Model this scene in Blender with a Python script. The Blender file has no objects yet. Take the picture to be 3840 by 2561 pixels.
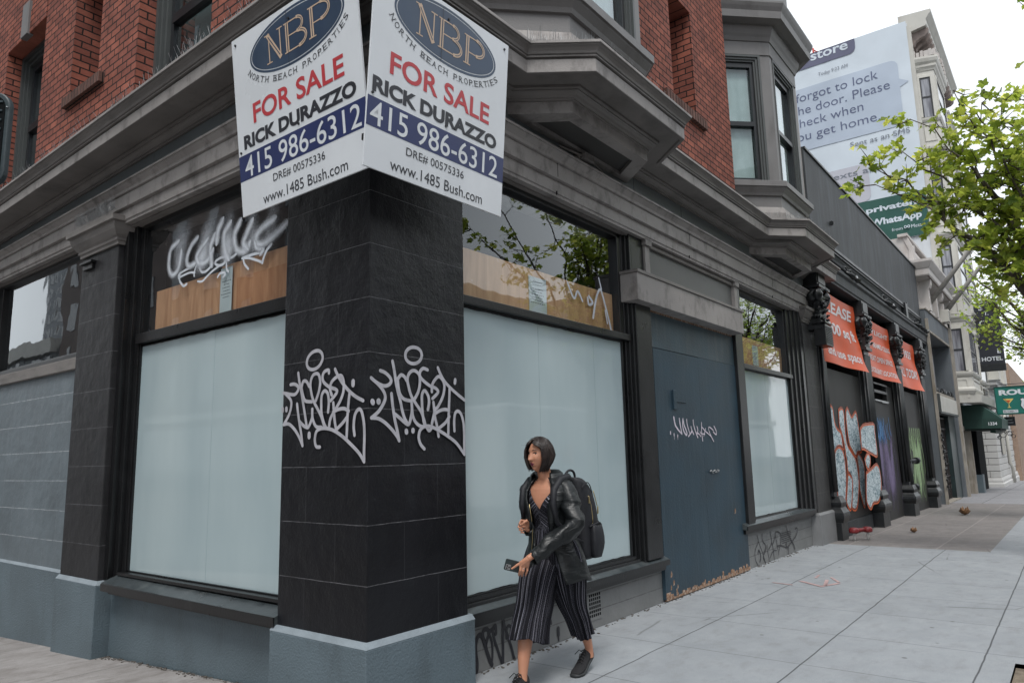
import bpy, bmesh, math, random
from mathutils import Vector, Matrix, noise

R = math.radians
random.seed(7)
SC = bpy.context.scene
COL = SC.collection

# ------------------------------------------------------------------ camera
cam_d = bpy.data.cameras.new("camera")
cam = bpy.data.objects.new("camera", cam_d)
COL.objects.link(cam)
SC.camera = cam
cam_d.sensor_width = 36.0
cam_d.lens = 25.314
cam_d.clip_start = 0.05
cam_d.clip_end = 2000
_h, _p, _r = R(37.674), R(9.1124), R(-1.3645)
_f = Vector((math.cos(_h) * math.cos(_p), math.sin(_h) * math.cos(_p), math.sin(_p)))
_rt = Vector((math.sin(_h), -math.cos(_h), 0))
_up = _rt.cross(_f)
_x = _rt * math.cos(_r) + _up * math.sin(_r)
_y = _up * math.cos(_r) - _rt * math.sin(_r)
cam.matrix_world = Matrix(((_x.x, _y.x, -_f.x, 0), (_x.y, _y.y, -_f.y, 0), (_x.z, _y.z, -_f.z, 1.53), (0, 0, 0, 1)))

# ------------------------------------------------------------------ light: bright overcast
SUN_EL, SUN_AZ = R(58), R(215)
world = bpy.data.worlds.new("World")
SC.world = world
world.use_nodes = True
wn = world.node_tree.nodes
wl = world.node_tree.links
for n in list(wn):
    wn.remove(n)
w_out = wn.new('ShaderNodeOutputWorld')
w_bg = wn.new('ShaderNodeBackground')
w_sky = wn.new('ShaderNodeTexSky')
w_sky.sky_type = 'NISHITA'
w_sky.sun_disc = False
w_sky.sun_elevation = SUN_EL
w_sky.sun_rotation = R(90) - SUN_AZ
w_sky.air_density = 1.0
w_sky.dust_density = 3.0
w_tc = wn.new('ShaderNodeTexCoord')
w_map = wn.new('ShaderNodeMapping')
w_map.inputs['Scale'].default_value = (1, 1, 2.2)
w_noise = wn.new('ShaderNodeTexNoise')
w_noise.inputs['Scale'].default_value = 1.1
w_noise.inputs['Detail'].default_value = 4
w_ramp = wn.new('ShaderNodeValToRGB')
w_ramp.color_ramp.elements[0].position = 0.3
w_ramp.color_ramp.elements[0].color = (7.8, 8.35, 9.0, 1)
w_ramp.color_ramp.elements[1].position = 0.62
w_ramp.color_ramp.elements[1].color = (10.2, 10.6, 10.9, 1)
w_mix = wn.new('ShaderNodeMixRGB')
w_mix.inputs['Fac'].default_value = 0.9          # cloud layer over the clear sky
wl.new(w_tc.outputs['Generated'], w_map.inputs['Vector'])
wl.new(w_map.outputs['Vector'], w_noise.inputs['Vector'])
wl.new(w_noise.outputs['Fac'], w_ramp.inputs['Fac'])
wl.new(w_sky.outputs['Color'], w_mix.inputs['Color1'])
wl.new(w_ramp.outputs['Color'], w_mix.inputs['Color2'])
wl.new(w_mix.outputs['Color'], w_bg.inputs['Color'])
w_bg.inputs['Strength'].default_value = 0.1
wl.new(w_bg.outputs['Background'], w_out.inputs['Surface'])

sun_d = bpy.data.lights.new("sun", 'SUN')
sun_d.energy = 1.5
sun_d.angle = R(18)
sun_d.color = (1.0, 0.97, 0.93)
sun = bpy.data.objects.new("sun", sun_d)
COL.objects.link(sun)
sun.location = (-8, -8, 20)
_sd = Vector((math.cos(SUN_AZ) * math.cos(SUN_EL), math.sin(SUN_AZ) * math.cos(SUN_EL), math.sin(SUN_EL)))
sun.rotation_euler = _sd.to_track_quat('Z', 'Y').to_euler()

vs = SC.view_settings
vs.view_transform = 'Standard'
vs.look = 'None'
vs.gamma = 1
vs.exposure = 0.48
vs.use_curve_mapping = False
SC.cycles.max_bounces = 8
SC.cycles.transparent_max_bounces = 12

# ------------------------------------------------------------------ mesh helpers
class MB:
    def __init__(s):
        s.v = []; s.f = []; s.sm = []
    def add(s, vs_, fs, smooth=False):
        o = len(s.v)
        s.v += [tuple(v) for v in vs_]
        for f in fs:
            s.f.append(tuple(i + o for i in f)); s.sm.append(smooth)
        return s
    def box(s, x0, x1, y0, y1, z0, z1):
        if x0 > x1: x0, x1 = x1, x0
        if y0 > y1: y0, y1 = y1, y0
        if z0 > z1: z0, z1 = z1, z0
        return s.add([(x0,y0,z0),(x1,y0,z0),(x1,y1,z0),(x0,y1,z0),(x0,y0,z1),(x1,y0,z1),(x1,y1,z1),(x0,y1,z1)],
                     [(3,2,1,0),(4,5,6,7),(0,1,5,4),(1,2,6,5),(2,3,7,6),(3,0,4,7)])
    def obox(s, c, ax, ay, az):
        """box from centre and three half-axis vectors"""
        c = Vector(c); ax = Vector(ax); ay = Vector(ay); az = Vector(az)
        P = [c + ax*i + ay*j + az*k for k in (-1,1) for i, j in ((-1,-1),(1,-1),(1,1),(-1,1))]
        return s.add(P, [(3,2,1,0),(4,5,6,7),(0,1,5,4),(1,2,6,5),(2,3,7,6),(3,0,4,7)])
    def bar(s, a, b, w, t, up=(0,0,1)):
        a = Vector(a); b = Vector(b); d = (b - a); L = d.length; d.normalize()
        u = Vector(up); sx = d.cross(u)
        if sx.length < 1e-4: sx = d.cross(Vector((1,0,0)))
        sx.normalize(); uy = sx.cross(d)
        return s.obox((a+b)/2, d*L/2, sx*w/2, uy*t/2)
    def prism(s, poly, z0, z1, cap=True):
        """poly: ccw list of (x,y) or z functions"""
        n = len(poly)
        V = [(x, y, z0) for x, y in poly] + [(x, y, z1) for x, y in poly]
        F = [(i, (i+1) % n, (i+1) % n + n, i + n) for i in range(n)]
        if cap: F += [tuple(range(n-1, -1, -1)), tuple(range(n, 2*n))]
        return s.add(V, F)
    def extr(s, poly3, d):
        """extrude a planar 3-D polygon by vector d"""
        n = len(poly3); d = Vector(d)
        V = [Vector(p) for p in poly3] + [Vector(p) + d for p in poly3]
        F = [(i, (i+1) % n, (i+1) % n + n, i + n) for i in range(n)] + [tuple(range(n-1, -1, -1)), tuple(range(n, 2*n))]
        return s.add(V, F)
    def quad(s, *p):
        return s.add(p, [tuple(range(len(p)))])
    def tube(s, path, rad, n=8, cap=True, smooth=True):
        path = [Vector(p) for p in path]
        if not isinstance(rad, (list, tuple)): rad = [rad] * len(path)
        V = []; F = []; prev = None
        for i, p in enumerate(path):
            if i == 0: d = path[1] - p
            elif i == len(path) - 1: d = p - path[i-1]
            else: d = path[i+1] - path[i-1]
            if d.length < 1e-9: d = Vector((0,0,1))
            d.normalize()
            if prev is None:
                a = d.orthogonal().normalized()
            else:
                a = prev - d * prev.dot(d)
                if a.length < 1e-6: a = d.orthogonal()
                a.normalize()
            prev = a; b = d.cross(a)
            for k in range(n):
                t = 2*math.pi*k/n
                V.append(p + (a*math.cos(t) + b*math.sin(t))*rad[i])
        for i in range(len(path)-1):
            for k in range(n):
                F.append((i*n+k, i*n+(k+1) % n, (i+1)*n+(k+1) % n, (i+1)*n+k))
        s.add(V, F, smooth)
        if cap:
            o = len(s.v) - len(V)
            s.f.append(tuple(o+k for k in range(n-1, -1, -1))); s.sm.append(False)
            s.f.append(tuple(o+(len(path)-1)*n+k for k in range(n))); s.sm.append(False)
        return s
    def lathe(s, prof, c, n=20, axis='z', smooth=True):
        V = []; F = []
        for r, h in prof:
            for k in range(n):
                t = 2*math.pi*k/n
                if axis == 'z': V.append((c[0]+r*math.cos(t), c[1]+r*math.sin(t), c[2]+h))
                elif axis == 'y': V.append((c[0]+r*math.cos(t), c[1]+h, c[2]+r*math.sin(t)))
                else: V.append((c[0]+h, c[1]+r*math.cos(t), c[2]+r*math.sin(t)))
        for i in range(len(prof)-1):
            for k in range(n):
                F.append((i*n+k, i*n+(k+1) % n, (i+1)*n+(k+1) % n, (i+1)*n+k))
        F.append(tuple(range(n-1, -1, -1))); F.append(tuple((len(prof)-1)*n+k for k in range(n)))
        return s.add(V, F, smooth)
    def loft(s, rings, closed=True, cap=True, smooth=True):
        n = len(rings[0]); V = [p for r in rings for p in r]; F = []
        for i in range(len(rings)-1):
            for k in range(n if closed else n-1):
                F.append((i*n+k, i*n+(k+1) % n, (i+1)*n+(k+1) % n, (i+1)*n+k))
        if cap and closed:
            F.append(tuple(range(n-1, -1, -1))); F.append(tuple((len(rings)-1)*n+k for k in range(n)))
        return s.add(V, F, smooth)
    def sweep(s, path, prof, closed_prof=True, ends=True):
        """sweep profile [(out, z)] along a plan polyline; 'out' is to the right of travel"""
        path = [Vector((p[0], p[1])) for p in path]; rings = []
        for i, p in enumerate(path):
            ds = []
            if i > 0: ds.append((p - path[i-1]).normalized())
            if i < len(path)-1: ds.append((path[i+1] - p).normalized())
            ns = [Vector((d.y, -d.x)) for d in ds]
            if len(ns) == 2:
                m = (ns[0] + ns[1])
                m = m / max(0.35, m.dot(ns[0]))
            else: m = ns[0]
            rings.append([(p.x + m.x*o, p.y + m.y*o, z) for o, z in prof])
        n = len(prof); V = [q for r in rings for q in r]; F = []
        for i in range(len(path)-1):
            for k in range(n if closed_prof else n-1):
                F.append((i*n+k, (i+1)*n+k, (i+1)*n+(k+1) % n, i*n+(k+1) % n))
        if ends and closed_prof:
            F.append(tuple(range(n))); F.append(tuple((len(path)-1)*n+k for k in range(n-1, -1, -1)))
        return s.add(V, F)
    def warp(s, fn):
        s.v = [tuple(fn(Vector(p))) for p in s.v]; return s
    def build(s, name, m, parent=None, bevel=0.0, recalc=True, mats=None):
        off = Vector(OFF.get(parent.name, (0,0,0))) if parent else Vector((0,0,0))
        me = bpy.data.meshes.new(name)
        me.from_pydata([tuple(Vector(v) - off) for v in s.v], [], s.f)
        me.polygons.foreach_set('use_smooth', s.sm)
        me.validate()
        if recalc:
            b = bmesh.new(); b.from_mesh(me); bmesh.ops.recalc_face_normals(b, faces=b.faces); b.to_mesh(me); b.free()
        me.materials.append(m)
        for mm in (mats or []): me.materials.append(mm)
        o = bpy.data.objects.new(name, me); COL.objects.link(o)
        if parent:
            o.parent = parent; OFF[o.name] = tuple(off)
        if bevel > 0:
            md = o.modifiers.new('bevel', 'BEVEL'); md.width = bevel; md.segments = 2; md.limit_method = 'ANGLE'
        return o

NOSPLIT = {'bird_spikes', 'grille_hole', 'window_bars', 'louvre', 'print', 'film_seam', 'splintered_edge', 'crest', 'sign_print', 'chipped_paint', 'vent', 'lock_chain', 'iron_gate', 'lamp_track', 'capital', 'column', 'shaft', 'band_moulding', 'lamp_head', 'tangled_cable', 'light_bracket', 'panel', 'brick_sill', 'soldier_course', 'ribbed_shutter'}
def split_build(mb, name, m, parent=None, bevel=0.0, gap=0.03, **kw):
    """build, one object for each spatially separate piece"""
    if name in NOSPLIT: return mb.build(name, m, parent, bevel, **kw)
    par = list(range(len(mb.v)))
    def find(a):
        while par[a] != a:
            par[a] = par[par[a]]; a = par[a]
        return a
    for f in mb.f:
        r0 = find(f[0])
        for i in f[1:]: par[find(i)] = r0
    comp = {}
    for f in mb.f: comp.setdefault(find(f[0]), []).append(f)
    keys = list(comp); bb = []
    for k in keys:
        idx = {i for f in comp[k] for i in f}
        bb.append([min(mb.v[i][a] for i in idx) for a in range(3)] + [max(mb.v[i][a] for i in idx) for a in range(3)])
    n = len(keys)
    if n > 400 or n < 2: return mb.build(name, m, parent, bevel, **kw)
    g = list(range(n))
    def fg(a):
        while g[a] != a: a = g[a]
        return a
    for i in range(n):
        for j in range(i):
            if all(bb[i][a]-gap <= bb[j][a+3] and bb[j][a]-gap <= bb[i][a+3] for a in range(3)):
                g[fg(i)] = fg(j)
    groups = {}
    for i in range(n): groups.setdefault(fg(i), []).append(i)
    first = None
    for root in sorted(groups):
        sub = MB(); idx = {}
        for i in groups[root]:
            for f in comp[keys[i]]:
                q = []
                for v in f:
                    if v not in idx: idx[v] = len(sub.v); sub.v.append(mb.v[v])
                    q.append(idx[v])
                sub.f.append(tuple(q)); sub.sm.append(False)
        o = sub.build(name, m, parent, bevel, **kw)
        first = first or o
    return first

OFF = {}
def thing(name, label, cat, loc=(0,0,0), group=None):
    o = bpy.data.objects.new(name, None); COL.objects.link(o)
    o.empty_display_size = 0.2
    o.location = loc; OFF[o.name] = tuple(loc)
    o['label'] = label; o['category'] = cat
    if group: o['group'] = group
    return o
def tag(o, label, cat, group=None, kind=None):
    o['label'] = label; o['category'] = cat
    if group: o['group'] = group
    if kind: o['kind'] = kind
    return o
def struct(o, kind='structure'):
    o['kind'] = kind; return o
def copy_tree(o, label=None, loc=None, parent=None, top=True):
    c = o.copy(); COL.objects.link(c); c.parent = parent
    if top:
        if label: c['label'] = label
        if loc is not None: c.location = loc
    for ch in list(o.children): copy_tree(ch, parent=c, top=False)
    return c

# ------------------------------------------------------------------ materials
def newmat(name):
    m = bpy.data.materials.new(name); m.use_nodes = True
    nt = m.node_tree; b = nt.nodes['Principled BSDF']
    return m, nt, nt.nodes, nt.links, b
def ramp(nd, pos_cols):
    r = nd.new('ShaderNodeValToRGB'); e = r.color_ramp.elements
    e[0].position, e[0].color = pos_cols[0][0], (*pos_cols[0][1], 1)
    e[1].position, e[1].color = pos_cols[-1][0], (*pos_cols[-1][1], 1)
    for p, c in pos_cols[1:-1]:
        x = e.new(p); x.color = (*c, 1)
    return r
def mul(c, k): return tuple(min(1, x*k) for x in c)
def mixc(a, b, t): return tuple(x*(1-t)+y*t for x, y in zip(a, b))
def paint(name, c, rough=0.5, var=0.18, scale=3.0, bump=0.15, bscale=60, spec=0.5, dirt=None, dscale=(1,1,1), damt=0.5, dpos=(0.5,0.7), coat=0, metal=0):
    """painted / plain surface: large-scale mottling, optional dirt or streak layer, fine bump"""
    m, nt, nd, lk, b = newmat(name)
    tc = nd.new('ShaderNodeTexCoord')
    n1 = nd.new('ShaderNodeTexNoise'); n1.inputs['Scale'].default_value = scale; n1.inputs['Detail'].default_value = 6
    lk.new(tc.outputs['Object'], n1.inputs['Vector'])
    r1 = ramp(nd, [(0.3, mul(c, 1-var)), (0.7, mul(c, 1+var))])
    lk.new(n1.outputs['Fac'], r1.inputs['Fac'])
    colr = r1.outputs['Color']
    if dirt:
        mp = nd.new('ShaderNodeMapping'); mp.inputs['Scale'].default_value = dscale
        n2 = nd.new('ShaderNodeTexNoise'); n2.inputs['Scale'].default_value = 1; n2.inputs['Detail'].default_value = 8; n2.inputs['Roughness'].default_value = 0.65
        lk.new(tc.outputs['Object'], mp.inputs['Vector']); lk.new(mp.outputs['Vector'], n2.inputs['Vector'])
        r2 = ramp(nd, [(dpos[0], (0,0,0)), (dpos[1], (damt,)*3)])
        lk.new(n2.outputs['Fac'], r2.inputs['Fac'])
        mx = nd.new('ShaderNodeMixRGB'); mx.inputs['Color2'].default_value = (*dirt, 1)
        lk.new(r2.outputs['Color'], mx.inputs['Fac']); lk.new(colr, mx.inputs['Color1']); colr = mx.outputs['Color']
    lk.new(colr, b.inputs['Base Color'])
    b.inputs['Specular IOR Level'].default_value = spec
    b.inputs['Coat Weight'].default_value = coat; b.inputs['Metallic'].default_value = metal
    n3 = nd.new('ShaderNodeTexNoise'); n3.inputs['Scale'].default_value = bscale; n3.inputs['Detail'].default_value = 3
    lk.new(tc.outputs['Object'], n3.inputs['Vector'])
    bp = nd.new('ShaderNodeBump'); bp.inputs['Strength'].default_value = bump; bp.inputs['Distance'].default_value = 0.01
    lk.new(n3.outputs['Fac'], bp.inputs['Height']); lk.new(bp.outputs['Normal'], b.inputs['Normal'])
    rr = nd.new('ShaderNodeMapRange'); rr.inputs['To Min'].default_value = max(0.03, rough-0.1); rr.inputs['To Max'].default_value = min(1, rough+0.12)
    lk.new(n1.outputs['Fac'], rr.inputs['Value']); lk.new(rr.outputs['Result'], b.inputs['Roughness'])
    return m
def facade_vec(nd, lk):
    """(run along the wall, height) for walls facing X or Y"""
    tc = nd.new('ShaderNodeTexCoord'); ge = nd.new('ShaderNodeNewGeometry')
    s1 = nd.new('ShaderNodeSeparateXYZ'); s2 = nd.new('ShaderNodeSeparateXYZ')
    lk.new(tc.outputs['Object'], s1.inputs[0]); lk.new(ge.outputs['Normal'], s2.inputs[0])
    ab = nd.new('ShaderNodeMath'); ab.operation = 'ABSOLUTE'; lk.new(s2.outputs['X'], ab.inputs[0])
    gt = nd.new('ShaderNodeMath'); gt.operation = 'GREATER_THAN'; gt.inputs[1].default_value = 0.5; lk.new(ab.outputs[0], gt.inputs[0])
    mx = nd.new('ShaderNodeMix'); mx.data_type = 'FLOAT'
    lk.new(gt.outputs[0], mx.inputs[0]); lk.new(s1.outputs['X'], mx.inputs[2]); lk.new(s1.outputs['Y'], mx.inputs[3])
    cb = nd.new('ShaderNodeCombineXYZ'); lk.new(mx.outputs[0], cb.inputs['X']); lk.new(s1.outputs['Z'], cb.inputs['Y'])
    return tc, cb
def brickmat(name, c1, c2, mort, bw=0.205, bh=0.082, ms=0.009, bump=0.6, rough=0.85, off=(0,0,0), big=None, vary=0.35, lowvar=1.0, spec=0.3):
    m, nt, nd, lk, b = newmat(name)
    tc, cb = facade_vec(nd, lk)
    mp = nd.new('ShaderNodeMapping'); mp.inputs['Location'].default_value = off
    lk.new(cb.outputs[0], mp.inputs['Vector'])
    nz = nd.new('ShaderNodeTexNoise'); nz.inputs['Scale'].default_value = 9; nz.inputs['Detail'].default_value = 4
    lk.new(tc.outputs['Object'], nz.inputs['Vector'])
    wob = nd.new('ShaderNodeMixRGB'); wob.blend_type = 'LINEAR_LIGHT'; wob.inputs['Fac'].default_value = 0.006
    lk.new(mp.outputs['Vector'], wob.inputs['Color1']); lk.new(nz.outputs['Color'], wob.inputs['Color2'])
    br = nd.new('ShaderNodeTexBrick')
    br.inputs['Scale'].default_value = 1; br.inputs['Brick Width'].default_value = bw; br.inputs['Row Height'].default_value = bh
    br.inputs['Mortar Size'].default_value = ms; br.inputs['Mortar Smooth'].default_value = 0.25; br.inputs['Bias'].default_value = -0.1
    br.inputs['Color1'].default_value = (*c1, 1); br.inputs['Color2'].default_value = (*c2, 1); br.inputs['Mortar'].default_value = (*mort, 1)
    lk.new(wob.outputs['Color'], br.inputs['Vector'])
    n2 = nd.new('ShaderNodeTexNoise'); n2.inputs['Scale'].default_value = 3.1; n2.inputs['Detail'].default_value = 8; n2.inputs['Roughness'].default_value = 0.7
    lk.new(tc.outputs['Object'], n2.inputs['Vector'])
    r2 = ramp(nd, [(0.3, (1-vary,)*3), (0.7, (1+vary*0.6,)*3)])
    lk.new(n2.outputs['Fac'], r2.inputs['Fac'])
    mm = nd.new('ShaderNodeMixRGB'); mm.blend_type = 'MULTIPLY'; mm.inputs['Fac'].default_value = 1
    lk.new(br.outputs['Color'], mm.inputs['Color1']); lk.new(r2.outputs['Color'], mm.inputs['Color2'])
    lk.new(mm.outputs['Color'], b.inputs['Base Color'])
    n3 = nd.new('ShaderNodeTexNoise'); n3.inputs['Scale'].default_value = 70; n3.inputs['Detail'].default_value = 4
    lk.new(tc.outputs['Object'], n3.inputs['Vector'])
    ad = nd.new('ShaderNodeMath'); ad.operation = 'MULTIPLY_ADD'; ad.inputs[1].default_value = -1.6
    lk.new(br.outputs['Fac'], ad.inputs[0]); lk.new(n3.outputs['Fac'], ad.inputs[2])
    bp = nd.new('ShaderNodeBump'); bp.inputs['Strength'].default_value = bump; bp.inputs['Distance'].default_value = 0.008
    lk.new(ad.outputs[0], bp.inputs['Height']); lk.new(bp.outputs['Normal'], b.inputs['Normal'])
    b.inputs['Roughness'].default_value = rough; b.inputs['Specular IOR Level'].default_value = spec
    return m
def glassmat(name, tint=(0.9,0.95,0.95), refl=0.32, rough=0.015):
    """window pane: see-through with a strong sky reflection, slightly wavy"""
    m, nt, nd, lk, b = newmat(name); nd.remove(b)
    out = [n for n in nd if n.type == 'OUTPUT_MATERIAL'][0]
    tr = nd.new('ShaderNodeBsdfTransparent'); tr.inputs['Color'].default_value = (*tint, 1)
    gl = nd.new('ShaderNodeBsdfGlossy'); gl.inputs['Roughness'].default_value = rough; gl.inputs['Color'].default_value = (0.93,0.97,1,1)
    fr = nd.new('ShaderNodeLayerWeight'); fr.inputs['Blend'].default_value = 0.5
    pw = nd.new('ShaderNodeMath'); pw.operation = 'POWER'; pw.inputs[1].default_value = 3.0; lk.new(fr.outputs['Facing'], pw.inputs[0])
    mr = nd.new('ShaderNodeMapRange'); mr.inputs['To Min'].default_value = refl; mr.inputs['To Max'].default_value = 1.0
    lk.new(pw.outputs[0], mr.inputs['Value'])
    tc = nd.new('ShaderNodeTexCoord'); nz = nd.new('ShaderNodeTexNoise'); nz.inputs['Scale'].default_value = 1.6
    lk.new(tc.outputs['Object'], nz.inputs['Vector'])
    bp = nd.new('ShaderNodeBump'); bp.inputs['Strength'].default_value = 0.04; bp.inputs['Distance'].default_value = 0.05
    lk.new(nz.outputs['Fac'], bp.inputs['Height']); lk.new(bp.outputs['Normal'], gl.inputs['Normal'])
    ms = nd.new('ShaderNodeMixShader')
    ge = nd.new('ShaderNodeNewGeometry'); iv = nd.new('ShaderNodeMath'); iv.operation = 'SUBTRACT'; iv.inputs[0].default_value = 1.0; lk.new(ge.outputs['Backfacing'], iv.inputs[1])
    fx = nd.new('ShaderNodeMath'); fx.operation = 'MULTIPLY'; lk.new(mr.outputs['Result'], fx.inputs[0]); lk.new(iv.outputs[0], fx.inputs[1])   # one reflection per pane: the inner face only lets light out
    lk.new(fx.outputs[0], ms.inputs['Fac']); lk.new(tr.outputs[0], ms.inputs[1]); lk.new(gl.outputs[0], ms.inputs[2])
    lk.new(ms.outputs[0], out.inputs['Surface'])
    return m

M = {}
M['brick'] = brickmat('red_brick', (0.325,0.108,0.073), (0.20,0.066,0.049), (0.018,0.013,0.012), vary=0.4)
M['brick_dark'] = brickmat('burnt_brick', (0.16,0.085,0.068), (0.11,0.06,0.05), (0.012,0.01,0.01), bw=0.082, bh=0.6, ms=0.007)
def blockpaint(name, base, line, rough, bh=0.3595, bw=0.62, ms=0.0022, var=0.35, off=(0,0,0), spec=0.5, sheen=None, bump=0.3):
    """painted block wall with scored joints that catch pale dust in places"""
    m, nt, nd, lk, b = newmat(name)
    tc, cb = facade_vec(nd, lk)
    mp = nd.new('ShaderNodeMapping'); mp.inputs['Location'].default_value = off
    lk.new(cb.outputs[0], mp.inputs['Vector'])
    nz = nd.new('ShaderNodeTexNoise'); nz.inputs['Scale'].default_value = 5; nz.inputs['Detail'].default_value = 5
    lk.new(tc.outputs['Object'], nz.inputs['Vector'])
    wob = nd.new('ShaderNodeMixRGB'); wob.blend_type = 'LINEAR_LIGHT'; wob.inputs['Fac'].default_value = 0.004
    lk.new(mp.outputs['Vector'], wob.inputs['Color1']); lk.new(nz.outputs['Color'], wob.inputs['Color2'])
    br = nd.new('ShaderNodeTexBrick')
    br.inputs['Scale'].default_value = 1; br.inputs['Brick Width'].default_value = bw; br.inputs['Row Height'].default_value = bh
    br.inputs['Mortar Size'].default_value = ms; br.inputs['Mortar Smooth'].default_value = 0.1
    lk.new(wob.outputs['Color'], br.inputs['Vector'])
    # horizontal joints pale, vertical ones mostly painted over
    sp = nd.new('ShaderNodeSeparateXYZ'); lk.new(wob.outputs['Color'], sp.inputs[0])
    dv = nd.new('ShaderNodeMath'); dv.operation = 'DIVIDE'; dv.inputs[1].default_value = bh; lk.new(sp.outputs['Y'], dv.inputs[0])
    fr = nd.new('ShaderNodeMath'); fr.operation = 'FRACT'; lk.new(dv.outputs[0], fr.inputs[0])
    pp = nd.new('ShaderNodeMath'); pp.operation = 'PINGPONG'; pp.inputs[1].default_value = 0.5; lk.new(fr.outputs[0], pp.inputs[0])
    lt = nd.new('ShaderNodeMath'); lt.operation = 'LESS_THAN'; lt.inputs[1].default_value = ms*1.5/bh; lk.new(pp.outputs[0], lt.inputs[0])
    n4 = nd.new('ShaderNodeTexNoise'); n4.inputs['Scale'].default_value = 7; n4.inputs['Detail'].default_value = 8; n4.inputs['Roughness'].default_value = 0.8
    lk.new(tc.outputs['Object'], n4.inputs['Vector'])
    r4 = ramp(nd, [(0.36, (0,0,0)), (0.56, (1,1,1))]); lk.new(n4.outputs['Fac'], r4.inputs['Fac'])
    hz = nd.new('ShaderNodeMath'); hz.operation = 'MULTIPLY'; lk.new(lt.outputs[0], hz.inputs[0]); lk.new(r4.outputs['Color'], hz.inputs[1])
    vf = nd.new('ShaderNodeMath'); vf.operation = 'MULTIPLY'; vf.inputs[1].default_value = 0.22; lk.new(br.outputs['Fac'], vf.inputs[0])
    mxx = nd.new('ShaderNodeMath'); mxx.operation = 'MAXIMUM'; lk.new(hz.outputs[0], mxx.inputs[0]); lk.new(vf.outputs[0], mxx.inputs[1])
    n2 = nd.new('ShaderNodeTexNoise'); n2.inputs['Scale'].default_value = 1.7; n2.inputs['Detail'].default_value = 7; n2.inputs['Roughness'].default_value = 0.65
    lk.new(tc.outputs['Object'], n2.inputs['Vector'])
    pts = [(0.3, mul(base, 1-var)), (0.58, mul(base, 1+var*0.4))]
    pts.append((0.78, sheen if sheen else mul(base, 1+var)))
    r2 = ramp(nd, pts); lk.new(n2.outputs['Fac'], r2.inputs['Fac'])
    mx = nd.new('ShaderNodeMixRGB'); mx.inputs['Color2'].default_value = (*line, 1)
    lk.new(mxx.outputs[0], mx.inputs['Fac']); lk.new(r2.outputs['Color'], mx.inputs['Color1'])
    lk.new(mx.outputs['Color'], b.inputs['Base Color'])
    n3 = nd.new('ShaderNodeTexNoise'); n3.inputs['Scale'].default_value = 55; n3.inputs['Detail'].default_value = 6; n3.inputs['Roughness'].default_value = 0.7
    lk.new(tc.outputs['Object'], n3.inputs['Vector'])
    ad = nd.new('ShaderNodeMath'); ad.operation = 'MULTIPLY_ADD'; ad.inputs[1].default_value = -1.0
    lk.new(br.outputs['Fac'], ad.inputs[0]); lk.new(n3.outputs['Fac'], ad.inputs[2])
    bp = nd.new('ShaderNodeBump'); bp.inputs['Strength'].default_value = bump; bp.inputs['Distance'].default_value = 0.006
    lk.new(ad.outputs[0], bp.inputs['Height']); lk.new(bp.outputs['Normal'], b.inputs['Normal'])
    n6 = nd.new('ShaderNodeTexNoise'); n6.inputs['Scale'].default_value = 6; n6.inputs['Detail'].default_value = 3
    lk.new(tc.outputs['Object'], n6.inputs['Vector'])
    b6 = nd.new('ShaderNodeBump'); b6.inputs['Strength'].default_value = 0.35; b6.inputs['Distance'].default_value = 0.03
    lk.new(n6.outputs['Fac'], b6.inputs['Height']); lk.new(b6.outputs['Normal'], bp.inputs['Normal'])
    rr = nd.new('ShaderNodeMapRange'); rr.inputs['To Min'].default_value = rough-0.12; rr.inputs['To Max'].default_value = rough+0.2
    lk.new(n2.outputs['Fac'], rr.inputs['Value']); lk.new(rr.outputs['Result'], b.inputs['Roughness'])
    b.inputs['Specular IOR Level'].default_value = spec
    return m
M['pier'] = blockpaint('black_painted_block', (0.0065,0.007,0.0095), (0.12,0.12,0.13), 0.33, off=(0.0,-0.0575,0), sheen=(0.020,0.024,0.029), spec=0.38, ms=0.0016, bump=0.5)
M['pilaster'] = blockpaint('dark_painted_block', (0.022,0.022,0.024), (0.10,0.10,0.11), 0.45, off=(0.2,-0.1,0), sheen=(0.032,0.036,0.04), bh=0.36, spec=0.3)
M['pilaster_brown'] = blockpaint('grey_black_block', (0.038,0.038,0.038), (0.12,0.12,0.12), 0.5, off=(0.2,-0.1,0), sheen=(0.055,0.055,0.055), bh=0.36)
M['greywall'] = blockpaint('grey_painted_block', (0.125,0.155,0.175), (0.42,0.45,0.48), 0.4, bh=0.3, off=(0.1,0.1,0), sheen=(0.20,0.235,0.26), var=0.25)
M['base_grey'] = blockpaint('warm_grey_block', (0.20,0.205,0.205), (0.10,0.10,0.10), 0.6, bh=0.15, bw=0.4, ms=0.003, off=(0,0,0), var=0.15, bump=0.35)
M['plinth'] = paint('blue_grey_paint', (0.105,0.142,0.165), 0.5, 0.14, 1.6, 0.6, 70, dirt=(0.045,0.055,0.06), dscale=(3.5,3.5,1.2), damt=0.55, dpos=(0.52,0.82))
M['plinth_grey'] = paint('grey_plinth_paint', (0.20,0.205,0.21), 0.6, 0.14, 2.5, 0.35, 90, dirt=(0.09,0.09,0.09), dscale=(2,2,1.2), damt=0.5, dpos=(0.5,0.8))
M['cap_light'] = paint('pale_cap_edge', (0.215,0.255,0.285), 0.6, 0.12, 8, 0.3, 60)
M['cornice'] = paint('weathered_grey_trim', (0.185,0.172,0.163), 0.55, 0.16, 2.0, 0.2, 70, dirt=(0.045,0.042,0.04), dscale=(2.2,2.2,9), damt=0.6, dpos=(0.5,0.75))
M['cornice_lt'] = paint('worn_pale_trim', (0.285,0.268,0.258), 0.6, 0.14, 2.0, 0.25, 80, dirt=(0.07,0.062,0.06), dscale=(6,6,3.5), damt=0.75, dpos=(0.5,0.72))
M['soffit_dark'] = paint('dark_soffit_panel', (0.055,0.054,0.052), 0.6, 0.2, 2)
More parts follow.
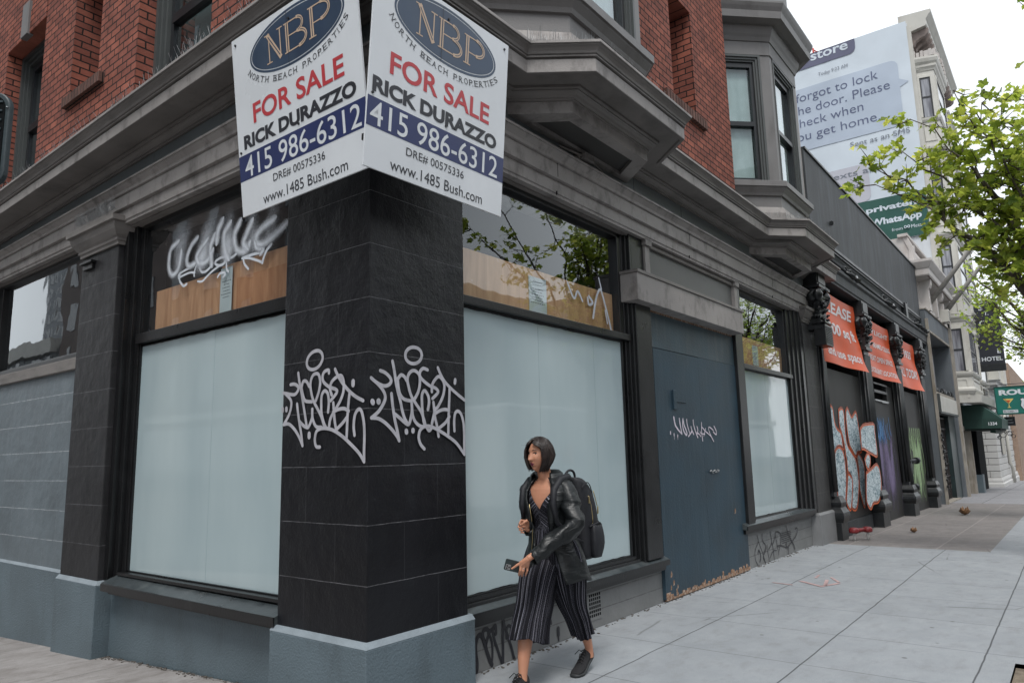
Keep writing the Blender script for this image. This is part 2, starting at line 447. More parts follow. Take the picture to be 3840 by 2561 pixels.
M['frieze'] = paint('blue_grey_frieze', (0.125,0.142,0.150), 0.5, 0.14, 1.6, 0.2, 60, dirt=(0.03,0.03,0.032), dscale=(9,9,2.0), damt=0.8, dpos=(0.6,0.78))
M['bay'] = paint('bay_grey_paint', (0.155,0.152,0.152), 0.5, 0.10, 2, 0.15, 60, dirt=(0.06,0.055,0.05), dscale=(5,5,1.5), damt=0.5, dpos=(0.52,0.8))
M['bay_trim'] = paint('bay_green_grey', (0.065,0.072,0.072), 0.45, 0.12, 2, 0.15, 60)
M['sash'] = paint('near_black_sash', (0.015,0.017,0.020), 0.35, 0.2, 3, 0.1, 60)
M['black'] = paint('black_trim_paint', (0.0085,0.009,0.010), 0.30, 0.3, 3, 0.12, 50, dirt=(0.04,0.042,0.045), dscale=(5,5,1.5), damt=0.35, dpos=(0.58,0.8))
M['sill_top'] = paint('worn_black_sill', (0.045,0.055,0.06), 0.3, 0.3, 6, 0.15, 60, dirt=(0.10,0.11,0.11), dscale=(9,9,9), damt=0.6, dpos=(0.5,0.75))
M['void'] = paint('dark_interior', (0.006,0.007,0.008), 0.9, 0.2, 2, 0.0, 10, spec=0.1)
M['glass'] = glassmat('clear_pane', refl=0.065, tint=(0.97,0.98,0.98))
M['glass_up'] = glassmat('upper_pane', refl=0.06, tint=(0.85,0.9,0.9))
def panelmat():
    m, nt, nd, lk, b = newmat('white_filmed_glass')
    tc = nd.new('ShaderNodeTexCoord'); mp = nd.new('ShaderNodeMapping'); mp.inputs['Scale'].default_value = (1.3,1.3,0.35)
    n = nd.new('ShaderNodeTexNoise'); n.inputs['Scale'].default_value = 1.3; n.inputs['Detail'].default_value = 6
    lk.new(tc.outputs['Object'], mp.inputs['Vector']); lk.new(mp.outputs['Vector'], n.inputs['Vector'])
    r = ramp(nd, [(0.3, (0.36,0.455,0.485)), (0.7, (0.45,0.545,0.565))]); lk.new(n.outputs['Fac'], r.inputs['Fac'])
    lk.new(r.outputs['Color'], b.inputs['Base Color'])
    b.inputs['Roughness'].default_value = 0.5; b.inputs['Specular IOR Level'].default_value = 0.2
    b.inputs['Coat Weight'].default_value = 1.0; b.inputs['Coat Roughness'].default_value = 0.03; b.inputs['Coat IOR'].default_value = 1.6
    n2 = nd.new('ShaderNodeTexNoise'); n2.inputs['Scale'].default_value = 1.2
    lk.new(tc.outputs['Object'], n2.inputs['Vector'])
    bp = nd.new('ShaderNodeBump'); bp.inputs['Strength'].default_value = 0.05; bp.inputs['Distance'].default_value = 0.05
    lk.new(n2.outputs['Fac'], bp.inputs['Height']); lk.new(bp.outputs['Normal'], b.inputs['Coat Normal'])
    return m
M['panel'] = panelmat()
def woodmat(name, c1, c2, knots=True, bleach=None):
    m, nt, nd, lk, b = newmat(name)
    tc, cb = facade_vec(nd, lk)
    mp = nd.new('ShaderNodeMapping'); mp.inputs['Scale'].default_value = (9, 1.1, 1)
    lk.new(cb.outputs[0], mp.inputs['Vector'])
    n = nd.new('ShaderNodeTexNoise'); n.inputs['Scale'].default_value = 1.6; n.inputs['Detail'].default_value = 8; n.inputs['Distortion'].default_value = 0.9
    lk.new(mp.outputs['Vector'], n.inputs['Vector'])
    r = ramp(nd, [(0.32, c1), (0.68, c2)]); lk.new(n.outputs['Fac'], r.inputs['Fac'])
    col = r.outputs['Color']
    if knots:
        v = nd.new('ShaderNodeTexVoronoi'); v.inputs['Scale'].default_value = 3.2
        mp2 = nd.new('ShaderNodeMapping'); mp2.inputs['Scale'].default_value = (1.6, 0.9, 1); lk.new(cb.outputs[0], mp2.inputs['Vector']); lk.new(mp2.outputs['Vector'], v.inputs['Vector'])
        rk = ramp(nd, [(0.02, (1,1,1)), (0.075, (0,0,0))]); lk.new(v.outputs['Distance'], rk.inputs['Fac'])
        mx = nd.new('ShaderNodeMixRGB'); mx.inputs['Color2'].default_value = (*mul(c1, 0.25), 1)
        lk.new(rk.outputs['Color'], mx.inputs['Fac']); lk.new(col, mx.inputs['Color1']); col = mx.outputs['Color']
    if bleach:
        n5 = nd.new('ShaderNodeTexNoise'); n5.inputs['Scale'].default_value = 5.5; n5.inputs['Detail'].default_value = 9; n5.inputs['Roughness'].default_value = 0.75
        lk.new(tc.outputs['Object'], n5.inputs['Vector'])
        r5 = ramp(nd, [(0.58, (0,0,0)), (0.68, (0.8,0.8,0.8))]); lk.new(n5.outputs['Fac'], r5.inputs['Fac'])
        mx = nd.new('ShaderNodeMixRGB'); mx.inputs['Color2'].default_value = (*bleach, 1)
        lk.new(r5.outputs['Color'], mx.inputs['Fac']); lk.new(col, mx.inputs['Color1']); col = mx.outputs['Color']
    lk.new(col, b.inputs['Base Color']); b.inputs['Roughness'].default_value = 0.7
    return m
M['ply'] = woodmat('orange_plywood', (0.42,0.215,0.11), (0.62,0.36,0.20))
M['ply_dk'] = woodmat('darker_plywood', (0.38,0.17,0.075), (0.55,0.28,0.14))
M['ply_tan'] = woodmat('tan_plywood', (0.50,0.28,0.13), (0.68,0.42,0.22), bleach=(0.75,0.60,0.46))
M['door'] = paint('slate_blue_board', (0.020,0.045,0.066), 0.5, 0.22, 2.2, 0.25, 40, dirt=(0.045,0.075,0.095), dscale=(16,16,1.3), damt=0.6, dpos=(0.48,0.75))
M['door_lt'] = paint('greyed_blue_board', (0.040,0.068,0.085), 0.5, 0.25, 3, 0.3, 40, dirt=(0.10,0.12,0.13), dscale=(10,10,2), damt=0.6, dpos=(0.48,0.75))
M['rawwood'] = paint('splintered_board_edge', (0.26,0.15,0.09), 0.9, 0.4, 25, 0.6, 80, dirt=(0.5,0.42,0.36), dscale=(30,30,30), damt=0.9, dpos=(0.5,0.6))
M['transom'] = paint('grey_transom_board', (0.115,0.118,0.115), 0.45, 0.10, 1.5, 0.1, 50, dirt=(0.04,0.04,0.042), dscale=(9,9,1.4), damt=0.5, dpos=(0.6,0.8))
M['silver'] = paint('silver_spray', (0.42,0.42,0.45), 0.32, 0.16, 18, 0.15, 120, metal=0.25)
M['white_spray'] = paint('white_spray', (0.72,0.74,0.78), 0.5, 0.1, 10, 0.05, 80)
M['black_spray'] = paint('black_spray', (0.022,0.022,0.026), 0.5, 0.3, 12, 0.1, 80)
M['paper'] = paint('notice_paper', (0.50,0.58,0.60), 0.7, 0.05, 4, 0.05, 40)
M['ink'] = paint('grey_ink', (0.14,0.16,0.18), 0.7, 0.1, 4, 0.0, 40)
M['sign_white'] = paint('sign_white', (0.70,0.735,0.77), 0.30, 0.05, 1.6, 0.04, 8, dirt=(0.42,0.44,0.46), dscale=(2,2,1.0), damt=0.3, dpos=(0.5,0.8))
M['sign_red'] = paint('sign_red', (0.50,0.045,0.055), 0.4, 0.05, 4, 0.0, 20)
M['sign_black'] = paint('sign_black', (0.022,0.024,0.032), 0.4, 0.1, 4, 0.0, 20)
M['sign_navy'] = paint('sign_navy', (0.022,0.034,0.120), 0.35, 0.08, 3, 0.0, 20)
M['sign_oval'] = paint('sign_slate_blue', (0.032,0.058,0.105), 0.32, 0.2, 2.5, 0.0, 20, dirt=(0.06,0.09,0.13), dscale=(3,3,2), damt=0.5)
M['sign_tan'] = paint('sign_tan', (0.58,0.43,0.31), 0.4, 0.06, 4, 0.0, 20)
M['metal'] = paint('bare_metal', (0.35,0.36,0.37), 0.35, 0.15, 6, 0.1, 60, metal=0.8)
# ================================================================== ground
def gh(x, y):
    z = -0.013 * min(max(x - 12.0, 0), 60)
    if x < 3.3: z += -0.053 * min(max(y - 4.35, 0), 25)
    return z
def sheet(xs, ys, dz):
    b = MB()
    V = [(x, y, gh(x, y) + dz) for y in ys for x in xs]; n = len(xs)
    F = [(j*n+i, j*n+i+1, (j+1)*n+i+1, (j+1)*n+i) for j in range(len(ys)-1) for i in range(n-1)]
    return b.add(V, F)
def rng(a, b_, s):
    n = max(1, int(round((b_-a)/s))); return [a + (b_-a)*i/n for i in range(n+1)]

def joint_lines(nd, lk, sp, comp, pos, per, w):
    a = nd.new('ShaderNodeMath'); a.operation = 'SUBTRACT'; a.inputs[1].default_value = pos - per*200 ; lk.new(sp.outputs[comp], a.inputs[0])
    d = nd.new('ShaderNodeMath'); d.operation = 'DIVIDE'; d.inputs[1].default_value = per; lk.new(a.outputs[0], d.inputs[0])
    f = nd.new('ShaderNodeMath'); f.operation = 'FRACT'; lk.new(d.outputs[0], f.inputs[0])
    p = nd.new('ShaderNodeMath'); p.operation = 'SUBTRACT'; p.inputs[1].default_value = 0.5; lk.new(f.outputs[0], p.inputs[0])
    q = nd.new('ShaderNodeMath'); q.operation = 'ABSOLUTE'; lk.new(p.outputs[0], q.inputs[0])
    g = nd.new('ShaderNodeMapRange'); g.inputs['From Min'].default_value = 0.5 - w/per; g.inputs['From Max'].default_value = 0.5 - w*0.4/per
    lk.new(q.outputs[0], g.inputs['Value']); return g
def pavemat(name, c1, c2, jx, jy, stain, wx=0.004, wy=0.006, jcol=(0.06,0.065,0.07), spots=0.5):
    m, nt, nd, lk, b = newmat(name)
    tc = nd.new('ShaderNodeTexCoord')
    nw = nd.new('ShaderNodeTexNoise'); nw.inputs['Scale'].default_value = 2.5; nw.inputs['Detail'].default_value = 6
    lk.new(tc.outputs['Object'], nw.inputs['Vector'])
    wob = nd.new('ShaderNodeMixRGB'); wob.blend_type = 'LINEAR_LIGHT'; wob.inputs['Fac'].default_value = 0.012
    lk.new(tc.outputs['Object'], wob.inputs['Color1']); lk.new(nw.outputs['Color'], wob.inputs['Color2'])
    sp = nd.new('ShaderNodeSeparateXYZ'); lk.new(wob.outputs['Color'], sp.inputs[0])
    n1 = nd.new('ShaderNodeTexNoise'); n1.inputs['Scale'].default_value = 2.2; n1.inputs['Detail'].default_value = 10; n1.inputs['Roughness'].default_value = 0.75
    lk.new(tc.outputs['Object'], n1.inputs['Vector'])
    r1 = ramp(nd, [(0.3, c1), (0.7, c2)]); lk.new(n1.outputs['Fac'], r1.inputs['Fac'])
    # each slab a little different
    wn_ = nd.new('ShaderNodeTexWhiteNoise'); wn_.noise_dimensions = '2D'
    sx = nd.new('ShaderNodeMath'); sx.operation = 'SUBTRACT'; sx.inputs[1].default_value = jx[0]; lk.new(sp.outputs['X'], sx.inputs[0])
    dx = nd.new('ShaderNodeMath'); dx.operation = 'DIVIDE'; dx.inputs[1].default_value = jx[1]; lk.new(sx.outputs[0], dx.inputs[0])
    fx = nd.new('ShaderNodeMath'); fx.operation = 'FLOOR'; lk.new(dx.outputs[0], fx.inputs[0])
    sy = nd.new('ShaderNodeMath'); sy.operation = 'SUBTRACT'; sy.inputs[1].default_value = jy[0]; lk.new(sp.outputs['Y'], sy.inputs[0])
    dy = nd.new('ShaderNodeMath'); dy.operation = 'DIVIDE'; dy.inputs[1].default_value = jy[1]; lk.new(sy.outputs[0], dy.inputs[0])
    fy = nd.new('ShaderNodeMath'); fy.operation = 'FLOOR'; lk.new(dy.outputs[0], fy.inputs[0])
    cb = nd.new('ShaderNodeCombineXYZ'); lk.new(fx.outputs[0], cb.inputs[0]); lk.new(fy.outputs[0], cb.inputs[1]); lk.new(cb.outputs[0], wn_.inputs['Vector'])
    mr = nd.new('ShaderNodeMapRange'); mr.inputs['To Min'].default_value = 0.95; mr.inputs['To Max'].default_value = 1.03; lk.new(wn_.outputs['Value'], mr.inputs['Value'])
    mv = nd.new('ShaderNodeMixRGB'); mv.blend_type = 'MULTIPLY'; mv.inputs['Fac'].default_value = 1
    lk.new(r1.outputs['Color'], mv.inputs['Color1']); lk.new(mr.outputs['Result'], mv.inputs['Color2'])
    # stains
    mp = nd.new('ShaderNodeMapping'); mp.inputs['Scale'].default_value = (4.0, 7.5, 1); mp.inputs['Rotation'].default_value = (0,0,0.5)
    n2 = nd.new('ShaderNodeTexNoise'); n2.inputs['Scale'].default_value = 1; n2.inputs['Detail'].default_value = 10; n2.inputs['Roughness'].default_value = 0.7
    lk.new(tc.outputs['Object'], mp.inputs['Vector']); lk.new(mp.outputs['Vector'], n2.inputs['Vector'])
    r2 = ramp(nd, [(0.5, (0,0,0)), (0.78, (spots,)*3)]); lk.new(n2.outputs['Fac'], r2.inputs['Fac'])
    ms = nd.new('ShaderNodeMixRGB'); ms.inputs['Color2'].default_value = (*stain, 1)
    lk.new(r2.outputs['Color'], ms.inputs['Fac']); lk.new(mv.outputs['Color'], ms.inputs['Color1'])
    # gum spots
    vo = nd.new('ShaderNodeTexVoronoi'); vo.inputs['Scale'].default_value = 2.3; vo.inputs['Randomness'].default_value = 1
    lk.new(tc.outputs['Object'], vo.inputs['Vector'])
    rv = ramp(nd, [(0.035, (0.75,)*3), (0.055, (0,0,0))]); lk.new(vo.outputs['Distance'], rv.inputs['Fac'])
    mg = nd.new('ShaderNodeMixRGB'); mg.inputs['Color2'].default_value = (*mul(stain, 0.55), 1)
    lk.new(rv.outputs['Color'], mg.inputs['Fac']); lk.new(ms.outputs['Color'], mg.inputs['Color1'])
    # hairline cracks
    vc = nd.new('ShaderNodeTexVoronoi'); vc.feature = 'DISTANCE_TO_EDGE'; vc.inputs['Scale'].default_value = 0.55
    lk.new(wob.outputs['Color'], vc.inputs['Vector'])
    nc = nd.new('ShaderNodeTexNoise'); nc.inputs['Scale'].default_value = 0.8; lk.new(tc.outputs['Object'], nc.inputs['Vector'])
    rc1 = ramp(nd, [(0.0, (1,1,1)), (0.006, (0,0,0))]); lk.new(vc.outputs['Distance'], rc1.inputs['Fac'])
    rc2 = ramp(nd, [(0.55, (0,0,0)), (0.6, (0.6,)*3)]); lk.new(nc.outputs['Fac'], rc2.inputs['Fac'])
    mc = nd.new('ShaderNodeMath'); mc.operation = 'MULTIPLY'; lk.new(rc1.outputs['Color'], mc.inputs[0]); lk.new(rc2.outputs['Color'], mc.inputs[1])
    mcr = nd.new('ShaderNodeMixRGB'); mcr.inputs['Color2'].default_value = (*mul(stain, 0.4), 1)
    lk.new(mc.outputs[0], mcr.inputs['Fac']); lk.new(mg.outputs['Color'], mcr.inputs['Color1']); mg = mcr
    # grain
    n5 = nd.new('ShaderNodeTexNoise'); n5.inputs['Scale'].default_value = 160; n5.inputs['Detail'].default_value = 3
    lk.new(tc.outputs['Object'], n5.inputs['Vector'])
    r5 = ramp(nd, [(0.3, (0.86,)*3), (0.7, (1.1,)*3)]); lk.new(n5.outputs['Fac'], r5.inputs['Fac'])
    mgr = nd.new('ShaderNodeMixRGB'); mgr.blend_type = 'MULTIPLY'; mgr.inputs['Fac'].default_value = 1
    lk.new(mg.outputs['Color'], mgr.inputs['Color1']); lk.new(r5.outputs['Color'], mgr.inputs['Color2'])
    gx = joint_lines(nd, lk, sp, 'X', jx[0], jx[1], wx); gy = joint_lines(nd, lk, sp, 'Y', jy[0], jy[1], wy)
    mxj = nd.new('ShaderNodeMath'); mxj.operation = 'MAXIMUM'; lk.new(gx.outputs[0], mxj.inputs[0]); lk.new(gy.outputs[0], mxj.inputs[1])
    mj = nd.new('ShaderNodeMixRGB'); mj.inputs['Color2'].default_value = (*jcol, 1)
    sj = nd.new('ShaderNodeMath'); sj.operation = 'MULTIPLY'; sj.inputs[1].default_value = 0.85; lk.new(mxj.outputs[0], sj.inputs[0])
    lk.new(sj.outputs[0], mj.inputs['Fac']); lk.new(mgr.outputs['Color'], mj.inputs['Color1'])
    lk.new(mj.outputs['Color'], b.inputs['Base Color']); b.inputs['Roughness'].default_value = 0.8; b.inputs['Specular IOR Level'].default_value = 0.3
    ad = nd.new('ShaderNodeMath'); ad.operation = 'MULTIPLY_ADD'; ad.inputs[1].default_value = -2.5
    lk.new(mxj.outputs[0], ad.inputs[0]); lk.new(n5.outputs['Fac'], ad.inputs[2])
    bp = nd.new('ShaderNodeBump'); bp.inputs['Strength'].default_value = 0.25; bp.inputs['Distance'].default_value = 0.005
    lk.new(ad.outputs[0], bp.inputs['Height']); lk.new(bp.outputs['Normal'], b.inputs['Normal'])
    return m
M['pave'] = pavemat('grey_concrete_pavement', (0.255,0.273,0.292), (0.33,0.35,0.37), (6.14-1.02/2, 1.02), (1.245-1.05/2, 1.05), (0.17,0.168,0.165), wx=0.0045, wy=0.008, jcol=(0.05,0.052,0.056), spots=0.5)
M['pave_old'] = pavemat('brown_old_pavement', (0.16,0.15,0.145), (0.24,0.222,0.215), (12.95, 2.2), (1.9, 1.25), (0.11,0.098,0.09), wx=0.012, wy=0.014, jcol=(0.30,0.275,0.26))
M['pave_left'] = pavemat('worn_left_pavement', (0.22,0.205,0.195), (0.36,0.345,0.34), (1.4, 1.7), (6.55, 1.9), (0.12,0.10,0.09), spots=0.8)
M['pave_far'] = pavemat('far_pavement', (0.22,0.22,0.23), (0.30,0.30,0.315), (26.3, 1.8), (1.2, 1.3), (0.13,0.12,0.12), wx=0.015, wy=0.015)
M['asphalt'] = paint('asphalt', (0.05,0.05,0.052), 0.85, 0.2, 0.7, 0.4, 40, dirt=(0.09,0.09,0.09), dscale=(0.5,0.5,0.5))
M['kerb'] = paint('kerb_stone', (0.24,0.24,0.24), 0.8, 0.15, 2, 0.3, 40)
M['soil'] = paint('tree_pit_soil', (0.20,0.165,0.125), 0.95, 0.35, 8, 0.8, 60, dirt=(0.08,0.06,0.045), dscale=(9,9,9))

xs = [-320,-120,-40,-14,-13.99,-6,-2,-1.21,-1.2,0,3.29,3.3,6,9,12,16,22,30,45,60,72,120,320]
ys = [-320,-120,-40,-14,-10,-6,-0.6,0,3,4.35,8,14,20,29.35,60,120,320]
struct(sheet(xs, ys, -0.15).build('road', M['asphalt']))
# right-hand pavement (with a hole for the tree pit), corner and left-hand pavement
pv = sheet([3.12,5.0], rng(-0.45,3.7,1.0), 0.0)
o = sheet([5.0,6.45], rng(0.53,3.7,0.8), 0.0); pv.add(o.v, o.f)
o = sheet([5.0,6.45], [-0.45,-0.35], 0.0); pv.add(o.v, o.f)
o = sheet([6.45] + rng(7,12,1) + [12.95], rng(-0.45,3.9,0.9), 0.0); pv.add(o.v, o.f)
o = sheet(rng(12.95,26.3,2.2), [-0.45,1.2], 0.0); pv.add(o.v, o.f)
struct(pv.build('pavement', M['pave']))
struct(sheet(rng(12.95,26.3,1.5), [1.2,2.0,3.0,4.3], 0.0).build('old_pavement', M['pave_old']))
struct(sheet(rng(26.3,90,3.0), [-0.45,1.0,2.5,5.5], 0.0).build('far_pavement', M['pave_far']))
struct(sheet([-1.05,0,1.2,2.4,3.12], rng(-0.45,4.35,0.8)+rng(5,34,1.5), 0.0).build('side_pavement', M['pave_left']))
k = MB()
for a, b_ in zip(rng(-1.2,90,4)[:-1], rng(-1.2,90,4)[1:]):
    z0, z1 = gh(max(a,3.4), 0), gh(max(b_,3.4), 0)
    k.add([(a,-0.6,z0-0.3),(b_,-0.6,z1-0.3),(b_,-0.45,z1-0.3),(a,-0.45,z0-0.3),(a,-0.6,z0),(b_,-0.6,z1),(b_,-0.45,z1),(a,-0.45,z0)],
          [(3,2,1,0),(4,5,6,7),(0,1,5,4),(2,3,7,6),(1,2,6,5),(3,0,4,7)])
for a, b_ in zip(rng(-0.45,34,3)[:-1], rng(-0.45,34,3)[1:]):
    z0, z1 = gh(0,a), gh(0,b_)
    k.add([(-1.2,a,z0-0.3),(-1.05,a,z0-0.3),(-1.05,b_,z1-0.3),(-1.2,b_,z1-0.3),(-1.2,a,z0),(-1.05,a,z0),(-1.05,b_,z1),(-1.2,b_,z1)],
          [(3,2,1,0),(4,5,6,7),(0,1,5,4),(2,3,7,6),(1,2,6,5),(3,0,4,7)])
struct(k.build('kerb', M['kerb']))
struct(sheet([5.0,5.7,6.45], [-0.35,0.1,0.53], -0.03).build('tree_pit', M['soil']))
# chalky pink utility marks on the concrete near the doorway, and a little broken joint filler by the wall
M['pinkmark'] = paint('faded_pink_paint', (0.42,0.29,0.285), 0.8, 0.3, 12, 0.1, 50)
mk = MB()
for (x, y, w, l, a) in ((8.95,2.62,0.05,0.42,0.9),(9.12,2.5,0.04,0.4,0.2),(9.0,2.42,0.05,0.3,-0.4),(9.35,2.46,0.03,0.35,0.5),(8.8,2.9,0.03,0.25,1.4),(9.5,2.7,0.03,0.25,0.1)):
    mk.obox((x,y,0.0045), (l/2*math.cos(a), l/2*math.sin(a), 0), (-w/2*math.sin(a), w/2*math.cos(a), 0), (0,0,0.0005))
struct(mk.build('pavement_paint_mark', M['pinkmark']))
# crumbs and dirt caught where the wall meets the pavement
db = MB(); rr = random.Random(3)
for i in range(420):
    if rr.random() < 0.6: x = rr.uniform(4.0,12.5); y = 3.585 - abs(rr.gauss(0,0.035)) - (0.0 if x < 7.15 or x > 9.6 else 0.02)
    else:
        y = rr.uniform(4.4,7.1); x = 3.125 - abs(rr.gauss(0,0.03))
    s = rr.uniform(0.003,0.011); z = gh(x,y)
    a = rr.uniform(0,6.3)
    db.obox((x,y,z+s*0.3), (s*math.cos(a),s*math.sin(a),0), (-s*0.7*math.sin(a),s*0.7*math.cos(a),0), (0,0,s*0.4))
M['crumb'] = paint('grit', (0.10,0.09,0.08), 0.9, 0.5, 30, 0.2, 50)
struct(db.build('grit_along_wall', M['crumb']), 'stuff')
M['seam'] = paint('film_overlap', (0.31,0.40,0.43), 0.5, 0.1, 3)
# ================================================================== corner building
CX, CY = 3.028, 3.49
CB = thing('corner_building', 'red brick corner building with black painted pier and empty boarded shopfront windows', 'building', (CX, CY, 0))
def P(name, mb, m, parent=CB, bevel=0.0): return split_build(mb, name, M[m] if isinstance(m, str) else m, parent, bevel)

# ---- corner pier and plinth
b = MB(); b.box(CX, 3.945, CY, 4.395, 0.43, 3.92)
P('corner_pier', b, 'pier', bevel=0.006)
def plinth(name, x0, x1, y0, y1, zb0, zt, mat='plinth', e=0.03):
    """plinth block with a sloped pale top edge"""
    b = MB(); b.box(x0, x1, y0, y1, zb0, zt-0.02); p = P(name, b, mat, bevel=0.008)
    c = MB(); V = [(x0,y0,zt-0.02),(x1,y0,zt-0.02),(x1,y1,zt-0.02),(x0,y1,zt-0.02),(x0+e,y0+e,zt+0.012),(x1,y0+e,zt+0.012),(x1,y1,zt+0.012),(x0+e,y1,zt+0.012)]
    c.add(V, [(0,1,5,4),(1,2,6,5),(2,3,7,6),(3,0,4,7),(4,5,6,7)])
    P('plinth_cap', c, 'cap_light', p)
    return p
plinth('corner_plinth', CX-0.04, 3.975, CY-0.04, 4.42, -0.3, 0.445)

# ---- ground-floor walls, RIGHT street front
def wallR(name, x0, x1, z0, z1, y, m, t=0.25): b = MB(); b.box(x0, x1, y, y+t, z0, z1); return P(name, b, m)
wallR('window_base_wall', 3.94, 7.165, -0.3, 0.40, 3.600, 'base_grey')
wallR('window_base_wall', 9.585, 12.62, -0.3, 0.535, 3.600, 'base_grey')
# low hollow interior behind the glass so panes show a dark room
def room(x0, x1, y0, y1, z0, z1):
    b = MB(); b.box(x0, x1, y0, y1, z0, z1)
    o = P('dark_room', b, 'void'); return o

def frameR(win, x0, x1, z0, z1, y, w, d, m='black'):
    b = MB()
    b.box(x0-w, x0, y, y+d, z0-w, z1+w); b.box(x1, x1+w, y, y+d, z0-w, z1+w)
    b.box(x0, x1, y, y+d, z0-w, z0); b.box(x0, x1, y, y+d, z1, z1+w)
    return P('frame', b, m, win)
def shop_window_R(x0, x1, zg, ztop, head, sill_x0, sill_x1, sill_z, ply, ply_x1, split):
    win = MB().box(x0-0.05, x1+0.05, 3.585, 3.64, zg-0.05, zg-0.012); win = P('shop_window', win, 'black')
    b = MB().box(x0, x1, 3.62, 3.630, zg, ztop-0.012); P('filmed_pane', b, 'panel', win)
    frameR(win, x0, x1, zg, ztop-0.012, 3.602, 0.022, 0.05)
    # glazing bead steps under the pane
    b = MB().box(x0-0.05, x1+0.1, 3.56, 3.60, zg-0.085, zg-0.045); P('bottom_rail', b, 'black', win, 0.004)
    b = MB().box(x0-0.05, x1+0.12, 3.555, 3.66, ztop, ztop+0.068); P('transom_bar', b, 'black', win, 0.006)
    # transom pane and the board behind it
    b = MB().box(x0, x1-0.01, 3.655, 3.660, ztop+0.09, head); P('transom_pane', b, 'glass', win)
    b = MB().box(x0, ply_x1, 3.68, 3.70, ztop+0.075, 3.187); P('plywood_board', b, ply, win)
    b = MB(); b.box(x1-0.01, x1+0.10, 3.60, 3.72, ztop+0.06, head+0.05); b.box(x0, x1+0.05, 3.60, 3.70, head, head+0.06); P('transom_frame', b, 'black', win, 0.004)
    # seams and tape edges of the film behind the pane
    q = MB()
    for xx in ((5.06,) if x0 < 5 else (10.9,)): q.box(xx, xx+0.003, 3.6185, 3.6196, zg+0.01, ztop-0.02)
    if x0 < 5: q.box(5.98, 5.983, 3.6185, 3.6196, zg+0.01, ztop-0.02)
    P('film_seam', q, M['seam'], win)
    rr = random.Random(int(x0*3)); q = MB(); N_ = 90
    for z0_, z1_, sg_ in ((ztop-0.013, 0.0, -1), (zg, 0.0, 1)):     # ragged, dried edge of the paint on the glass
        V_ = []
        for i in range(N_+1):
            xx = x0+(x1-x0)*i/N_; V_ += [(xx, 3.6185, z0_), (xx, 3.6185, z0_+sg_*max(0.001, 0.005+0.006*noise.noise(Vector((xx*7,z0_,1)))+rr.uniform(0,0.003)))]
        q.add(V_, [(2*i,2*i+2,2*i+3,2*i+1) for i in range(N_)])
    P('paint_edge', q, 'black', win)
    # sill
    s = MB(); s.add([(sill_x0,3.495,sill_z-0.05),(sill_x1,3.495,sill_z-0.05),(sill_x1,3.66,sill_z-0.05),(sill_x0,3.66,sill_z-0.05),
                     (sill_x0,3.495,sill_z),(sill_x1,3.495,sill_z),(sill_x1,3.62,sill_z+0.055),(sill_x0,3.62,sill_z+0.055),(sill_x1,3.66,sill_z+0.055),(sill_x0,3.66,sill_z+0.055)],
                    [(0,3,2,1),(0,1,5,4),(4,5,6,7),(7,6,8,9),(1,2,8,6,5),(0,4,7,9,3),(2,3,9,8)])
    sl = P('sill', s, 'sill_top', win)
    b = MB().box(sill_x0+0.0, sill_x1-0.002, 3.490, 3.5, sill_z-0.055, sill_z-0.002); P('sill_nosing', b, 'black', sl)
    b = MB().box(sill_x0+0.03, sill_x1-0.03, 3.53, 3.60, sill_z-0.105, sill_z-0.056); P('sill_bed', b, 'black', sl)
    return win
w1 = shop_window_R(4.02, 6.52, 0.545, 2.695, 3.80, 3.96, 7.13, 0.445, 'ply_tan', 6.50, None)
w2 = shop_window_R(9.95, 12.00, 0.635, 2.685, 3.80, 9.42, 12.56, 0.575, 'ply_tan', 11.99, None)
# stepped black jambs
def jambR(x0, x1, y_front, y_back, z0, z1, steps):
    b = MB(); n = steps
    for i in range(n):
        xa = x0 + (x1-x0)*i/n; xb = x0 + (x1-x0)*(i+1)/n; yy = y_back + (y_front-y_back)*(i+1)/n
        b.box(xa, xb, yy, 3.9, z0, z1)
    return P('door_jamb', b, 'black', bevel=0.004)
jambR(6.585, 6.70, 3.535, 3.62, 0.47, 3.86, 3)
jambR(12.05, 12.66, 3.50, 3.60, 0.57, 3.86, 4)
b = MB().box(6.70, 7.04, 3.515, 3.9, 0.475, 3.13); P('window_pier', b, 'black', bevel=0.005)
b = MB().box(9.56, 9.80, 3.52, 3.9, 0.56, 3.13); P('window_pier', b, 'black', bevel=0.005)
b = MB().box(9.80, 9.93, 3.56, 3.9, 0.56, 3.86); P('window_pier', b, 'black', bevel=0.005)
# pale upper pilaster strips beside the transom board
for x0, x1 in ((6.985,7.095),(9.635,9.735)):
    b = MB(); b.box(x0, x1, 3.515, 3.7, 3.43, 3.80); b.box(x0-0.02, x1+0.02, 3.49, 3.7, 3.80, 3.87)
    b.box(x0+0.11, x0+0.13, 3.54, 3.7, 3.43, 3.80)
    P('pilaster_strip', b, 'cornice_lt', bevel=0.003)
b = MB(); b.box(6.71, 6.98, 3.54, 3.9, 3.43, 3.86); P('window_pier', b, 'black')
b = MB(); b.box(7.10, 9.63, 3.565, 3.8, 3.42, 3.86); P('transom_board', b, 'transom')
b = MB(); b.box(7.10, 9.63, 3.53, 3.565, 3.805, 3.85); P('transom_moulding', b, 'cornice', bevel=0.006)
# projecting head box over the doorway
hb = MB().box(6.55, 9.56, 3.40, 3.62, 3.105, 3.395); hb = P('door_head_box', hb, 'cornice_lt', bevel=0.004)
b = MB().box(6.535, 9.575, 3.385, 3.62, 3.396, 3.430); P('head_box_cap', b, 'cornice', hb, 0.005)
